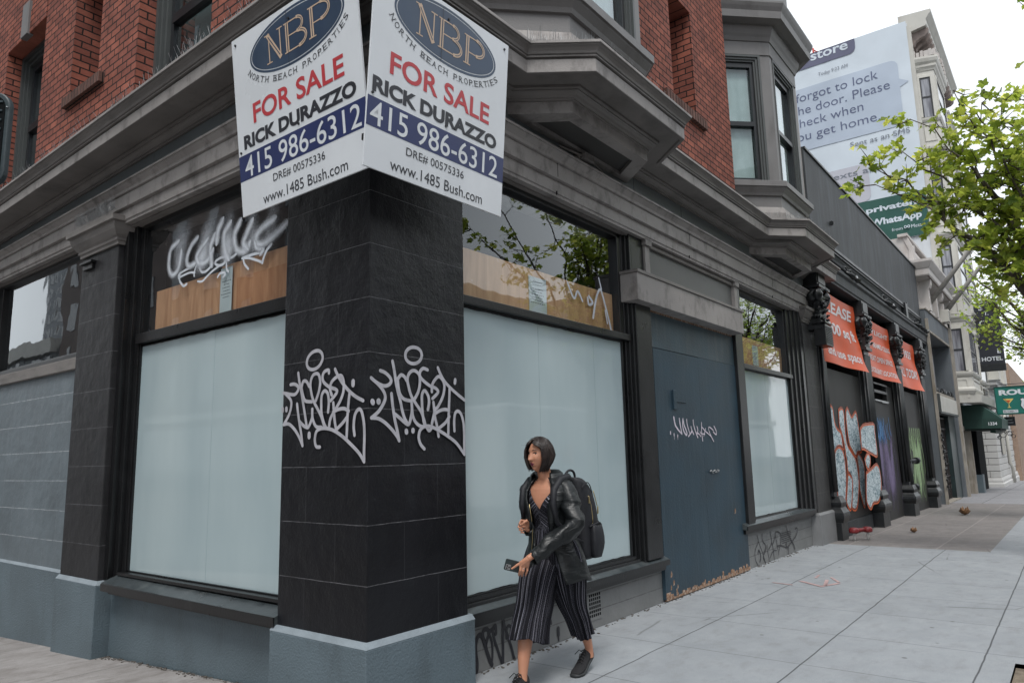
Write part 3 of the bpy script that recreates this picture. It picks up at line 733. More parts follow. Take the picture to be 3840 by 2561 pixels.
# boarded doorway
dr = MB(); dr.box(7.135, 8.33, 3.560, 3.60, 0.025, 2.68); dr = P('boarded_door', dr, 'door')
b = MB(); b.box(8.336, 9.585, 3.562, 3.60, 0.022, 2.685); P('door_board', b, 'door', dr)
b = MB(); b.box(7.14, 9.585, 3.568, 3.60, 2.69, 3.08); P('door_board', b, 'door_lt', dr)
b = MB(); b.box(7.135, 9.59, 3.575, 3.62, 3.081, 3.105); P('splintered_edge', b, 'rawwood', dr)
rr = random.Random(5); b = MB()
xx = 7.14
while xx < 9.57:
    w_ = rr.uniform(0.015,0.06); h_ = rr.uniform(0.008,0.05) * (1 if rr.random() < .7 else 1.8)
    b.box(xx, min(xx+w_, 9.585), 3.5565, 3.575, 0.012, 0.02+h_); xx += w_
P('splintered_edge', b, 'rawwood', dr)
b = MB(); b.box(7.55, 7.63, 3.540, 3.56, 2.02, 2.24); b.box(7.63, 7.90, 3.55, 3.56, 2.105, 2.12); P('hasp', b, 'door', dr, 0.004)
b = MB(); rr = random.Random(8)
for i in range(9): b.tube([(8.46+0.03*i, 3.552, 1.30+0.012*math.sin(i*2.1)), (8.475+0.03*i+0.015, 3.545, 1.30+0.018*math.cos(i*1.7))], 0.008, 6)
P('lock_chain', b, 'metal', dr)
b = MB()
for (x, z, s) in ((7.28,0.26,0.022),(7.33,0.17,0.020),(7.26,0.13,0.018),(9.2,0.78,0.022),(7.42,0.12,0.014)):
    b.add([(x-s,3.5585,z-s*1.4),(x+s*0.6,3.5585,z-s),(x+s,3.5585,z+s*0.4),(x,3.5585,z+s*1.9),(x-s*0.7,3.5585,z+s*0.7)], [(0,1,2,3,4)])
P('chipped_paint', b, 'rawwood', dr)

# vent grille under window 1 (5 x 6 square holes)
g = MB(); x0,x1,z0,z1 = 5.655,5.905,0.075,0.325; y = 3.593
g.box(x0,x1,y,y+0.006,z0,z1); gr = P('vent_grille', g, 'base_grey')
b = MB()
for i in range(6):
    for j in range(6):
        xa = x0+0.03+i*0.034; za = z0+0.028+j*0.035
        b.box(xa, xa+0.022, y-0.001, y+0.002, za, za+0.024)
P('grille_hole', b, 'void', gr)

# right end pilaster
b = MB().box(12.655, 13.46, CY, 4.0, 0.50, 3.73); pr = P('end_pilaster', b, 'pilaster_brown', bevel=0.006)
b = MB(); b.box(12.585, 13.52, 3.450, 4.0, -0.35, 0.47); b.add([(12.585,3.45,0.47),(13.52,3.45,0.47),(13.52,4.0,0.47),(12.585,4.0,0.47),(12.60,3.485,0.505),(13.5,3.485,0.505),(13.5,4,0.505),(12.6,4,0.505)], [(0,1,5,4),(1,2,6,5),(3,0,4,7),(4,5,6,7)])
P('pilaster_block', b, 'plinth_grey')
def capital(x0, x1, y0, y1, z0, z1, name='capital'):
    """flared moulded capital around a pilaster, bigger towards the top"""
    b = MB(); h = z1-z0
    prof = [(0.0,0),(0.02,0.0),(0.02,0.12),(0.035,0.16),(0.035,0.26),(0.055,0.34),(0.085,0.52),(0.10,0.70),(0.10,0.78),(0.13,0.80),(0.13,1.0),(0.0,1.0)]
    rings = []
    for o_, t in prof: rings.append([(x0-o_,y0-o_,z0+h*t),(x1+o_,y0-o_,z0+h*t),(x1+o_,y1+o_,z0+h*t),(x0-o_,y1+o_,z0+h*t)])
    b.loft(rings, smooth=False); return b
P('capital', capital(12.655, 13.46, CY, 3.9, 3.70, 3.955), 'cornice', pr, 0.003)

# ---- ground-floor, LEFT street front
def wallL(name, y0, y1, z0, z1, x, m, t=0.25): b = MB(); b.box(x, x+t, y0, y1, z0, z1); return P(name, b, m)
wallL('window_base_wall', 4.39, 7.2, -0.6, 0.47, 3.133, 'plinth')
plinth('pilaster_plinth', CX-0.04, 3.35, 7.09, 7.965, -0.8, 0.500)
b = MB().box(CX, 3.4, 7.150, 7.968, 0.485, 3.70); pl = P('side_pilaster', b, 'pilaster', bevel=0.006)
P('capital', capital(CX, 3.3, 7.150, 7.968, 3.665, 3.925), 'cornice', pl, 0.003)
b = MB(); b.box(CX-0.055, CX+0.01, 7.63, 7.9, 3.575, 3.60); b.box(CX-0.03, CX+0.01, 7.66, 7.88, 3.52, 3.575); P('wall_bracket', b, 'black', pl, 0.004)
# lower grey wall and base farther along
wallL('side_wall', 7.96, 12.2, 0.50, 2.53, 3.100, 'greywall')
b = MB(); b.box(3.075, 3.3, 7.96, 12.2, -1.0, 0.505); P('side_base', b, 'plinth')
b = MB(); b.add([(3.075,7.96,0.505),(3.075,12.2,0.505),(3.10,12.2,0.53),(3.10,7.96,0.53)], [(0,1,2,3)]); P('base_edge', b, 'cap_light')
b = MB(); b.box(3.055, 3.3, 7.96, 10.75, 2.53, 2.655); P('sill_band', b, 'cornice', bevel=0.008)
b = MB(); b.box(3.07, 3.3, 7.96, 10.75, 2.656, 2.70); P('window_sill', b, 'black', bevel=0.004)
# left window A
wa = MB().box(3.165, 3.26, 4.39, 6.98, 0.545, 0.590); wa = P('shop_window', wa, 'black', bevel=0.004)
b = MB().box(3.200, 3.21, 4.40, 6.905, 0.600, 2.655); P('filmed_pane', b, 'panel', wa)
b = MB(); b.box(3.182, 3.25, 6.905, 6.93, 0.58, 3.80); b.box(3.182,3.25,4.38,6.93,0.585,0.602); P('frame', b, 'black', wa)
q = MB(); rr = random.Random(31)
q.box(3.1985,3.1996,5.62,5.623,0.61,2.64)
P('film_seam', q, M['seam'], wa)
q = MB(); V_ = []
for i in range(91):
    yy = 4.40+2.5*i/90; V_ += [(3.1985,yy,2.657), (3.1985,yy,2.650-0.004-0.007*max(-0.4,noise.noise(Vector((yy*7,2,1))))-rr.uniform(0,0.003))]
q.add(V_, [(2*i,2*i+2,2*i+3,2*i+1) for i in range(90)]); P('paint_edge', q, 'black', wa)
b = MB().box(3.145, 3.25, 4.38, 6.95, 2.667, 2.765); P('transom_bar', b, 'black', wa, 0.006)
b = MB().box(3.197, 3.202, 4.38, 6.905, 2.765, 3.80); P('transom_pane', b, 'glass', wa)
b = MB(); b.box(3.235, 3.25, 4.38, 5.62, 2.76, 3.20); P('plywood_board', b, 'ply', wa)
b = MB(); b.box(3.238, 3.252, 5.622, 6.765, 2.76, 3.165); P('plywood_board', b, 'ply', wa)
b = MB(); b.box(3.220, 3.234, 4.38, 5.36, 2.76, 3.055); P('plywood_board', b, 'ply_dk', wa)
b = MB(); b.box(3.16, 3.28, 4.38, 6.93, 3.80, 3.87); P('frame', b, 'black', wa)
s = MB(); s.add([(3.0,4.39,0.455),(3.0,7.0,0.465),(3.16,7.0,0.465),(3.16,4.39,0.455),(3.0,4.39,0.505),(3.0,7.0,0.515),(3.13,7.0,0.56),(3.13,4.39,0.55),(3.16,7.0,0.56),(3.16,4.39,0.55)],
             [(0,3,2,1),(0,1,5,4),(4,5,6,7),(7,6,8,9),(1,2,8,6,5),(0,4,7,9,3),(2,3,9,8)])
sl = P('sill', s, 'sill_top', wa)
b = MB().box(2.994, 3.004, 4.39, 7.0, 0.445, 0.506); P('sill_nosing', b, 'black', sl)
b = MB().box(3.05, 3.135, 4.39, 6.97, 0.415, 0.455); P('sill_bed', b, 'black', sl)
b = MB(); b.box(3.115, 3.17, 4.39, 6.97, 0.565, 0.592); P('bottom_rail', b, 'black', wa, 0.003)
# stepped jamb left of window A
b = MB(); b.box(3.17,3.4,6.93,7.0,0.5,3.86); b.box(3.13,3.4,7.0,7.07,0.5,3.86); b.box(3.08,3.4,7.07,7.149,0.5,3.86); P('window_jamb', b, 'black', bevel=0.004)
# left window B
wb = MB().box(3.13, 3.26, 8.05, 8.20, 2.70, 3.87); wb.box(3.13,3.26,10.60,10.80,2.70,3.87); wb.box(3.13,3.26,8.2,10.6,3.80,3.87); wb.box(3.14,3.26,8.2,10.6,2.69,2.735)
wb = P('high_window', wb, 'black', bevel=0.005)
b = MB().box(3.17, 3.175, 8.2, 10.6, 2.735, 3.80); P('pane', b, 'glass', wb)
b = MB(); b.box(3.035, 3.4, 10.80, 12.2, 0.5, 3.87); P('side_pilaster', b, 'pilaster')
b = MB(); b.box(3.10,3.4,7.968,8.05,2.70,3.87); P('window_jamb', b, 'black')

# dark rooms
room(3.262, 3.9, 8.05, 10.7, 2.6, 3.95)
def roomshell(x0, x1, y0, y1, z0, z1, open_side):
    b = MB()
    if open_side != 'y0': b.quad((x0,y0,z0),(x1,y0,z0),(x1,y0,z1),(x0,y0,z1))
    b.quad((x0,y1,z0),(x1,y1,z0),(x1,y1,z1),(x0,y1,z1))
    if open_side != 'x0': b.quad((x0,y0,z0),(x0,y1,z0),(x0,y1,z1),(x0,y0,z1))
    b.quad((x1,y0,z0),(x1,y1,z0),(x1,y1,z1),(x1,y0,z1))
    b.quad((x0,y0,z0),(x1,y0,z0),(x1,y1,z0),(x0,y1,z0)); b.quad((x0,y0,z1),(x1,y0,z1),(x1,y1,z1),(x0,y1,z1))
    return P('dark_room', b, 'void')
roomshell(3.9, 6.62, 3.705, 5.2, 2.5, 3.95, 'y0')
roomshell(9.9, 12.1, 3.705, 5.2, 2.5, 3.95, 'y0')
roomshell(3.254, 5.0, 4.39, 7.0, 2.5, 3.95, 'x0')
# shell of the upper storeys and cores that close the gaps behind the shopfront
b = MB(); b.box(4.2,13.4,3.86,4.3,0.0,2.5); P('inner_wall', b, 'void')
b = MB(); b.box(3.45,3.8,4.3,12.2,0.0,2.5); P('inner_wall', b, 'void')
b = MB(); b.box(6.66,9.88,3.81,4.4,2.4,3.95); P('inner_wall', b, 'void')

# ---- entablature
pathA = [(CX, 12.2), (CX, CY), (13.52, CY), (13.52, 4.3)]
def droop(p):
    if p.x < 3.4 and p.y > 5.0:
        t = (p.y - 5.0) / 5.3
        p.z -= t * (0.01 + 0.17 * min(1, max(0, (p.z - 3.9) / 0.75)))
    return p
arch = [(-0.50,3.86),(0.0,3.86),(0.0,3.885),(0.012,3.892),(0.012,4.00),(0.008,4.004),(0.008,4.012),(0.045,4.014),(0.045,4.150),(0.038,4.155),(0.038,4.163),(0.062,4.167),(0.066,4.195),(0.085,4.215),(0.105,4.235),(0.105,4.240),(0.118,4.242),(0.118,4.262),(0.0,4.285),(-0.5,4.285)]
e1 = MB().sweep(pathA, arch).warp(droop); en = P('architrave', e1, 'cornice_lt')
# thin lower strip of the architrave, and a darker soffit bead
b = MB().sweep(pathA, [(-0.34,3.845),(-0.06,3.845),(-0.06,3.859),(-0.34,3.859)]).warp(droop); P('soffit_bead', b, 'cornice', en)
fz = MB().sweep(pathA, [(-0.5,4.285),(0.0,4.285),(0.0,4.56),(-0.5,4.56)]).warp(droop); P('frieze', fz, 'frieze')
bayx = [(4.53,4.87,6.22,6.60,3.05), (10.29,10.70,12.0,12.40,3.09)]
pathC = [(CX, 12.2), (CX, CY)]
for a, b1, c1, d1, yf in bayx: pathC += [(a, CY), (b1, yf), (c1, yf), (d1, CY)]
pathC += [(13.52, CY), (13.52, 4.3)]
corn = [(-0.15,4.50),(0.02,4.50),(0.022,4.514),(0.040,4.518),(0.052,4.535),(0.075,4.552),(0.088,4.556),(0.088,4.566),(0.115,4.569),(0.115,4.592),(0.29,4.592),(0.30,4.575),(0.335,4.575),(0.335,4.690),(0.328,4.694),(0.328,4.702),(0.352,4.705),(0.352,4.716),(0.346,4.719),(0.346,4.724),(0.358,4.728),(0.364,4.748),(0.380,4.768),(0.400,4.779),(0.400,4.785),(0.41,4.787),(0.41,4.808),(-0.15,4.85)]
c = MB().sweep(pathC, corn).warp(droop); cn = P('cornice', c, 'cornice')
# lighter fascia board fixed on the cornice face
b = MB().sweep(pathC, [(0.3355,4.580),(0.3385,4.580),(0.3385,4.686),(0.3355,4.686)]).warp(droop); P('fascia_board', b, 'cornice_lt', cn)
b = MB().sweep(pathC, [(0.41,4.790),(0.414,4.790),(0.414,4.812),(0.40,4.814),(-0.1,4.856),(-0.1,4.85)]).warp(droop); P('cornice_lip', b, 'cornice_lt', cn)
# cracks / seams in the boards
b = MB()
for x in (8.05, 5.2, 11.1): b.box(x, x+0.004, CY-0.0475, CY-0.03, 4.03, 4.16); b.box(x, x+0.004, CY-0.0325, CY-0.02, 3.865, 3.90)
for x in (7.95, 6.75): b.box(x, x+0.005, CY-0.001, CY+0.01, 4.29, 4.5)
P('board_seam', b, 'void', en)

# ---- bay windows on the right front
def bay(i, a, b1, c1, d1, yf):
    yb = 3.88; xl = b1 - (yb-yf)*1.0; xr = c1 + (yb-yf)*1.0
    console = MB(); poly = [(a,CY+0.1),(a,CY),(b1,yf),(c1,yf),(d1,CY),(d1,CY+0.1)]
    # console: outer faces plus recessed soffit panel
    zb = 4.395
    console.add([(x,y,zb) for x,y in poly]+[(x,y,4.53) for x,y in poly], [(k_,k_+1,k_+7,k_+6) for k_ in range(5)])
    ins = []
    cx = (b1+c1)/2
    for x, y in poly: ins.append((x+(cx-x)*0.16, y+(3.46-y)*0.22 if y < 3.49 else 3.44))
    inner = [(a+0.26,3.43),(b1+0.11,yf+0.11),(c1-0.11,yf+0.11),(d1-0.26,3.43)]
    outer = [(a,CY),(b1,yf),(c1,yf),(d1,CY)]
    console.add([(x,y,zb) for x,y in outer]+[(x,y,zb) for x,y in inner], [(0,1,5,4),(1,2,6,5),(2,3,7,6),(3,0,4,7)])
    console.add([(x,y,zb) for x,y in inner]+[(x,y,zb+0.035) for x,y in inner], [(0,1,5,4),(1,2,6,5),(2,3,7,6),(3,0,4,7)])
    bw = P('bay_window', console, 'cornice_lt')
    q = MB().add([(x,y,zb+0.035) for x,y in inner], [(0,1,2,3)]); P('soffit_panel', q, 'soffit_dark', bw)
    bodyp = [(xl, yb), (b1, yf), (c1, yf), (xr, yb)]
    q = MB().sweep(bodyp, [(-0.2,4.80),(0.0,4.80),(0.0,5.35),(-0.2,5.35)]); P('apron_panel', q, 'bay', bw)
    q = MB().sweep(bodyp, [(-0.1,4.84),(0.06,4.84),(0.06,5.02),(0.02,5.12),(-0.1,5.12)]); P('apron_base', q, 'cornice_lt', bw)
    q = MB().sweep(bodyp, [(-0.1,5.30),(0.03,5.30),(0.045,5.34),(0.09,5.40),(0.095,5.42),(0.115,5.42),(0.115,5.50),(0.10,5.51),(-0.1,5.53)]); P('sill_shelf', q, 'bay', bw)
    # header, upper cornice and the storey above
    q = MB().sweep(bodyp, [(-0.15,7.58),(0.015,7.58),(0.015,7.90),(-0.15,7.90)]); P('header', q, 'bay', bw)
    q = MB().sweep(bodyp, [(-0.2,7.80),(0.03,7.80),(0.05,7.86),(0.07,7.90),(0.10,7.99),(0.105,8.02),(0.15,8.02),(0.26,8.05),(0.27,8.16),(0.30,8.22),(0.32,8.27),(0.32,8.30),(-0.2,8.36)]); P('upper_cornice', q, 'bay', bw)
    q = MB().sweep(bodyp, [(-0.4,8.30),(0.0,8.30),(0.0,11.0),(-0.4,11.0)]); P('upper_body', q, 'bay', bw)
    # corner posts
    for (px, py) in ((b1, yf), (c1, yf)):
        q = MB()
        sgn = -1 if px == b1 else 1
        s2 = 0.7071
        q.prism([(px, py), (px - sgn*0.12, py), (px - sgn*0.12, py+0.12), (px+sgn*0.0, py+0.2), (px + sgn*s2*0.16, py + s2*0.16)][::(1 if sgn < 0 else -1)], 5.5, 7.6)
        P('corner_post', q, 'bay', bw, 0.003)
    # windows: left canted, front, right canted
    faces = [((xl, yb), (b1, yf), 0.10, 0.16), ((b1, yf), (c1, yf), 0.12, 0.12), ((c1, yf), (xr, yb), 0.16, 0.10)]
    for A, B, m0, m1 in faces:
        A = Vector((*A, 0)); B = Vector((*B, 0)); d = (B-A); L = d.length; d.normalize(); n = Vector((d.y, -d.x, 0))
        def PT(u, z, o): v = A + d*u + n*o; return (v.x, v.y, z)
        def bx(mb, u0, u1, z0, z1, o0, o1):
            V = [PT(u0,z0,o0),PT(u1,z0,o0),PT(u1,z0,o1),PT(u0,z0,o1),PT(u0,z1,o0),PT(u1,z1,o0),PT(u1,z1,o1),PT(u0,z1,o1)]
            mb.add(V, [(3,2,1,0),(4,5,6,7),(0,1,5,4),(1,2,6,5),(2,3,7,6),(3,0,4,7)])
        w = MB(); u0, u1 = m0, L-m1
        for k_, (o_, ww) in enumerate(((0.0,0.035),(-0.02,0.035),(-0.04,0.03))):
            s_ = sum([0.035,0.035,0.03][:k_])
            bx(w, u0+s_, u0+s_+ww, 5.51, 7.58, -0.15, o_+0.012); bx(w, u1-s_-ww, u1-s_, 5.51, 7.58, -0.15, o_+0.012)
            bx(w, u0+s_+ww, u1-s_-ww, 7.58-s_-ww, 7.58-s_, -0.15, o_+0.012)
        fr = P('window_casing', w, 'bay_trim', bw)
        ua, ub = u0+0.10, u1-0.10
        q = MB(); bx(q, ua, ua+0.05, 5.52, 7.48, -0.12, -0.055); bx(q, ub-0.05, ub, 5.52, 7.48, -0.12, -0.055)
        bx(q, ua+0.05, ub-0.05, 7.40, 7.48, -0.12, -0.055); bx(q, ua+0.05, ub-0.05, 5.52, 5.60, -0.12, -0.055); bx(q, ua+0.05, ub-0.05, 6.43, 6.50, -0.13, -0.04)
        P('sash', q, 'sash', fr)
        q = MB(); bx(q, ua+0.05, ub-0.05, 5.60, 6.43, -0.105, -0.10); bx(q, ua+0.05, ub-0.05, 6.50, 7.40, -0.095, -0.09); P('pane', q, 'glass_up', fr)
        q = MB(); bx(q, ua+0.05, ub-0.05, 5.54, 7.42, -0.16, -0.15); P('blind', q, M['blind'], fr)
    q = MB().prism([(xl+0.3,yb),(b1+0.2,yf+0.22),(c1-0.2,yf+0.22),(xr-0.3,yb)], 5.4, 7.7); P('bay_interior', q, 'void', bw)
    # bird spikes along the cornice top
    q = MB(); rr = random.Random(20+i)
    def spikes(A, B, z, n, hmin, hmax):
        A = Vector((*A,0)); B = Vector((*B,0)); d = (B-A).normalized(); nn = Vector((d.y,-d.x,0))
        for k_ in range(n):
            p = A + (B-A)*(k_+rr.random())/n; h = rr.uniform(hmin,hmax); o = rr.uniform(-0.04,0.05)
            q.tube([(p.x,p.y,z),(p.x+d.x*rr.uniform(-.02,.02)+nn.x*o, p.y+d.y*rr.uniform(-.02,.02)+nn.y*o, z+h)], 0.0014, 3, cap=False)
    spikes((a-0.2,CY-0.36),(b1-0.12,yf-0.3), 4.83, 60, 0.05, 0.12)
    spikes((b1-0.12,yf-0.3),(c1+0.12,yf-0.3), 4.83, 120, 0.06, 0.13)
    P('bird_spikes', q, 'metal', bw)
M['blind'] = paint('white_window_blind', (0.62,0.66,0.66), 0.8, 0.12, 2, 0.1, 30, dirt=(0.40,0.45,0.45), dscale=(3,3,0.8), damt=0.6)
for i, args in enumerate(bayx): bay(i, *args)

# ---- brick upper walls with openings
def brick_wall_R(segs, y, t, z0, z1):
    """segs: list of (x0,x1,[(za,zb) holes])"""
    b = MB()
    for x0, x1, holes in segs:
        z = z0
        for za, zb in holes:
            if za > z: b.box(x0, x1, y, y+t, z, za)
            z = zb
        if z < z1: b.box(x0, x1, y, y+t, z, z1)
    return b
YB = 3.475
b = brick_wall_R([(3.03,4.00,[]),(7.08,7.925,[]),(7.925,8.61,[(5.93,7.41)]),(8.61,9.85,[])], YB, 0.45, 4.78, 11.5)
P('brick_wall', b, 'brick')
b = MB().box(12.85,13.30,YB,YB+0.45,4.78,11.5); P('brick_wall', b, 'brick')
b = MB().box(13.30,13.52,YB-0.01,YB+0.45,4.80,9.6); P('end_quoin', b, 'cornice_lt')
# niche window in the right wall
def nicheR(x0, x1, z0, z1, y):
    nw = MB().box(x0, x1, y+0.38, y+0.42, z0, z1); nw = P('niche_window', nw, 'sash')
    q = MB().box(x0+0.06, x1-0.06, y+0.372, y+0.378, z0+0.06, z1-0.06); P('pane', q, 'glass_up', nw)
    q = MB(); n = int((x1-x0+0.62)/0.082)
    for k_ in range(n):
        xa = x0-0.31+k_*0.082
        q.box(xa, xa+0.074, y-0.055, y+0.02, z0-0.15, z0-0.03+0.004*(k_%2))
    P('brick_sill', q, M['brick_dark'], nw, 0.003)
nicheR(7.925, 8.61, 5.93, 7.41, YB)
XB = 3.045
def brick_wall_L(segs, x, t, z0, z1):
    b = MB()
    for y0, y1, holes in segs:
        z = z0
        for za, zb in holes:
            if za > z: b.box(x, x+t, y0, y1, z, za)
            z = zb
        if z < z1: b.box(x, x+t, y0, y1, z, z1)
    return b
HW = 7.15
b = brick_wall_L([(3.93,5.645,[]),(5.645,7.07,[(4.4,HW)]),(7.07,7.973,[]),(7.973,8.71,[(5.77,HW+0.02)]),(8.71,9.64,[]),(9.64,10.97,[(4.4,HW)]),(10.97,11.70,[]),(11.7,12.9,[(4.4,HW)]),(12.9,16,[])], XB, 0.5, 4.40, 11.5)
P('brick_wall', b, 'brick')
def soldier(y0, y1, z, x):
    q = MB(); n = int((y1-y0)/0.076)
    for k_ in range(n):
        ya = y0 + k_*(y1-y0)/n
        q.box(x-0.008, x+0.06, ya, ya+(y1-y0)/n-0.009, z+0.004, z+0.33)
    return q
def tallwinL(y0, y1, z1, x):
    w = MB()
    # moulded casing round the opening
    for k_, (d0, ww) in enumerate(((0.17,0.05),(0.20,0.04),(0.23,0.04))):
        s_ = [0,0.05,0.09][k_]
        w.box(x+d0, x+0.5, y0+s_, y0+s_+ww, 4.5, z1-s_); w.box(x+d0, x+0.5, y1-s_-ww, y1-s_, 4.5, z1-s_); w.box(x+d0, x+0.5, y0+s_+ww, y1-s_-ww, z1-s_-ww, z1-s_)
    tw = P('tall_window', w, 'bay_trim')
    q = MB(); ya, yb_ = y0+0.13, y1-0.13
    q.box(x+0.27,x+0.33,ya,ya+0.06,4.5,z1-0.13); q.box(x+0.27,x+0.33,yb_-0.06,yb_,4.5,z1-0.13); q.box(x+0.25,x+0.33,ya+0.06,yb_-0.06,6.03,6.13); q.box(x+0.27,x+0.33,ya+0.06,yb_-0.06,z1-0.21,z1-0.13)
    P('sash', q, 'sash', tw)
    q = MB().box(x+0.295,x+0.30,ya+0.06,yb_-0.06,4.5,z1-0.2); P('pane', q, 'glass_up', tw)
    q = MB().box(x+0.40,x+0.42,ya,yb_,4.5,z1-0.1); P('curtain', q, M['curtain'], tw)
    q = soldier(y0-0.0, y1+0.0, z1, x); P('soldier_course', q, 'brick', tw)
    q = MB().box(x-0.04, x+0.04, (y0+y1)/2-0.11, (y0+y1)/2+0.11, z1-0.02, z1+0.46); P('keystone', q, 'bay', tw, 0.008)
M['curtain'] = paint('dim_green_curtain', (0.10,0.14,0.145), 0.8, 0.15, 2, 0.1, 30)
tallwinL(5.645, 7.07, HW, XB)
tallwinL(9.64, 10.97, HW, XB)
tallwinL(11.70, 12.9, HW, XB)
nw = MB().box(XB+0.40, XB+0.44, 7.973, 8.71, 5.77, HW+0.02); nw = P('niche_window', nw, 'sash')
q = MB().box(XB+0.39, XB+0.396, 8.03, 8.65, 5.83, HW-0.04); P('pane', q, 'glass_up', nw)
q = MB(); n = 12
for k_ in range(n): ya = 7.80+k_*0.082; q.box(XB-0.06, XB+0.02, ya, ya+0.074, 5.60, 5.715+0.004*(k_ % 2))
P('brick_sill', q, M['brick_dark'], nw, 0.003)
# back shell that closes the upper storeys
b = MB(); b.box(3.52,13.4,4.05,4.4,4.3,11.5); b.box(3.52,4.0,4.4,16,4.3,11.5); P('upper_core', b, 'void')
# bird spikes along the left cornice and bits of dry nest
q = MB(); rr = random.Random(4)
for k_ in range(520):
    y = rr.uniform(4.3,10.2); t = max(0,(y-5.0)/5.3)
    x = CX-0.38+rr.random()*0.05; z = 4.81-t*0.18
    if rr.random() > 0.5+0.5*noise.noise(Vector((y*2.2,0,0)))*2: continue
    q.tube([(x,y,z),(x-rr.uniform(-.03,.05), y+rr.uniform(-.03,.03), z+rr.uniform(0.04,0.11))], 0.0013, 3, cap=False)
P('bird_spikes', q, 'metal', cn)
q = MB()
for k_ in range(260):
    y = rr.uniform(6.9,7.15); x = CX-0.02+rr.uniform(-.02,.02); y = rr.uniform(6.95,7.8)
    q.tube([(CX-0.135+rr.uniform(-.02,.02), y, 3.95), (CX-0.16+rr.uniform(-.03,.03), y+rr.uniform(-.03,.03), 3.99+rr.uniform(0,0.08))], 0.0013, 3, cap=False)
P('bird_spikes', q, 'metal', pl)
# small brackets / junction box under the first bay
q = MB(); q.box(5.55,5.72,3.36,3.49,4.30,4.36); q.tube([(5.2,3.42,4.32),(5.6,3.40,4.34)],0.012,6); q.tube([(5.7,3.40,4.34),(6.0,3.43,4.31)],0.010,6); q.box(5.50,5.53,3.40,3.49,4.27,4.34)
P('light_bracket', q, 'cornice', en, 0.003)
TAG_PIER_R=[(0.024,[(3.498,2.234),(3.49,2.209),(3.468,2.187),(3.436,2.173),(3.402,2.17),(3.371,2.178),(3.35,2.196),(3.343,2.219),(3.35,2.244),(3.371,2.266),(3.402,2.28),(3.437,2.283),(3.468,2.276),(3.49,2.258),(3.498,2.234)]),(0.024,[(3.124,2.099),(3.164,2.089),(3.205,2.062),(3.216,2.037),(3.199,2.015),(3.165,2.003),(3.125,2.008),(3.078,2.027),(3.047,2.046)]),(0.024,[(3.085,2.023),(3.125,1.995),(3.158,1.957),(3.165,1.922),(3.145,1.881),(3.106,1.834),(3.051,1.795)]),(0.024,[(3.051,1.795),(3.107,1.792),(3.166,1.766),(3.22,1.727),(3.268,1.682),(3.286,1.655)]),(0.024,[(3.219,1.955),(3.226,1.899),(3.237,1.839),(3.251,1.778),(3.268,1.723),(3.286,1.655)]),(0.024,[(3.227,2.169),(3.243,2.106),(3.257,2.034),(3.274,1.973),(3.296,1.913),(3.313,1.852),(3.334,1.801),(3.366,1.76)]),(0.024,[(3.24,1.829),(3.289,1.802),(3.331,1.775),(3.37,1.76),(3.391,1.802),(3.402,1.855),(3.399,1.902)]),(0.024,[(3.278,2.062),(3.302,2.084),(3.331,2.076),(3.352,2.051)]),(0.024,[(3.271,2.056),(3.278,1.999),(3.295,1.954),(3.331,1.925),(3.395,1.917)]),(0.024,[(3.424,1.929),(3.461,1.984),(3.476,2.044),(3.469,2.097),(3.425,2.123),(3.381,2.106),(3.359,2.062),(3.37,2.01),(3.395,1.949),(3.439,1.898),(3.483,1.852),(3.513,1.795),(3.527,1.753)]),(0.024,[(3.402,1.855),(3.41,1.813),(3.439,1.772),(3.483,1.75),(3.527,1.75)]),(0.024,[(3.549,2.138),(3.507,2.145),(3.477,2.119),(3.477,2.087),(3.514,2.057),(3.575,2.028),(3.629,2.015),(3.652,1.989),(3.597,1.943)]),(0.024,[(3.551,1.866),(3.562,1.914),(3.555,1.957),(3.521,1.993),(3.495,1.965),(3.494,1.901),(3.498,1.848),(3.509,1.784),(3.527,1.748)]),(0.024,[(3.59,1.991),(3.594,2.035),(3.622,2.075),(3.661,2.1),(3.701,2.075),(3.716,2.032),(3.7,1.964),(3.651,1.891),(3.62,1.863),(3.588,1.77)]),(0.024,[(3.605,1.916),(3.612,1.868),(3.619,1.814),(3.638,1.755),(3.653,1.685)]),(0.024,[(3.652,2.16),(3.677,2.118),(3.717,2.071),(3.781,2.025),(3.855,1.984),(3.926,1.948)]),(0.024,[(3.769,2.018),(3.764,1.94),(3.759,1.868),(3.754,1.79),(3.751,1.703)]),(0.024,[(3.612,1.835),(3.659,1.859),(3.714,1.872),(3.759,1.868)]),(0.024,[(3.654,1.739),(3.721,1.779),(3.762,1.824)]),(0.024,[(3.814,1.725),(3.812,1.792),(3.824,1.848),(3.853,1.865),(3.886,1.844),(3.911,1.783),(3.917,1.704),(3.916,1.637),(3.915,1.559)]),(0.024,[(3.511,1.6),(3.475,1.632),(3.459,1.679),(3.475,1.726),(3.52,1.75),(3.58,1.749),(3.657,1.723),(3.744,1.686),(3.833,1.637),(3.915,1.559)]),(0.024,[(3.535,1.743),(3.557,1.722),(3.58,1.738)]),(0.036,[(3.052,1.896),(3.054,1.892)]),(0.036,[(3.102,1.901),(3.102,1.898)]),(0.032,[(3.344,1.716),(3.345,1.709)]),(0.032,[(3.404,1.722),(3.404,1.717)]),(0.028,[(3.825,2.086),(3.821,2.066)])]
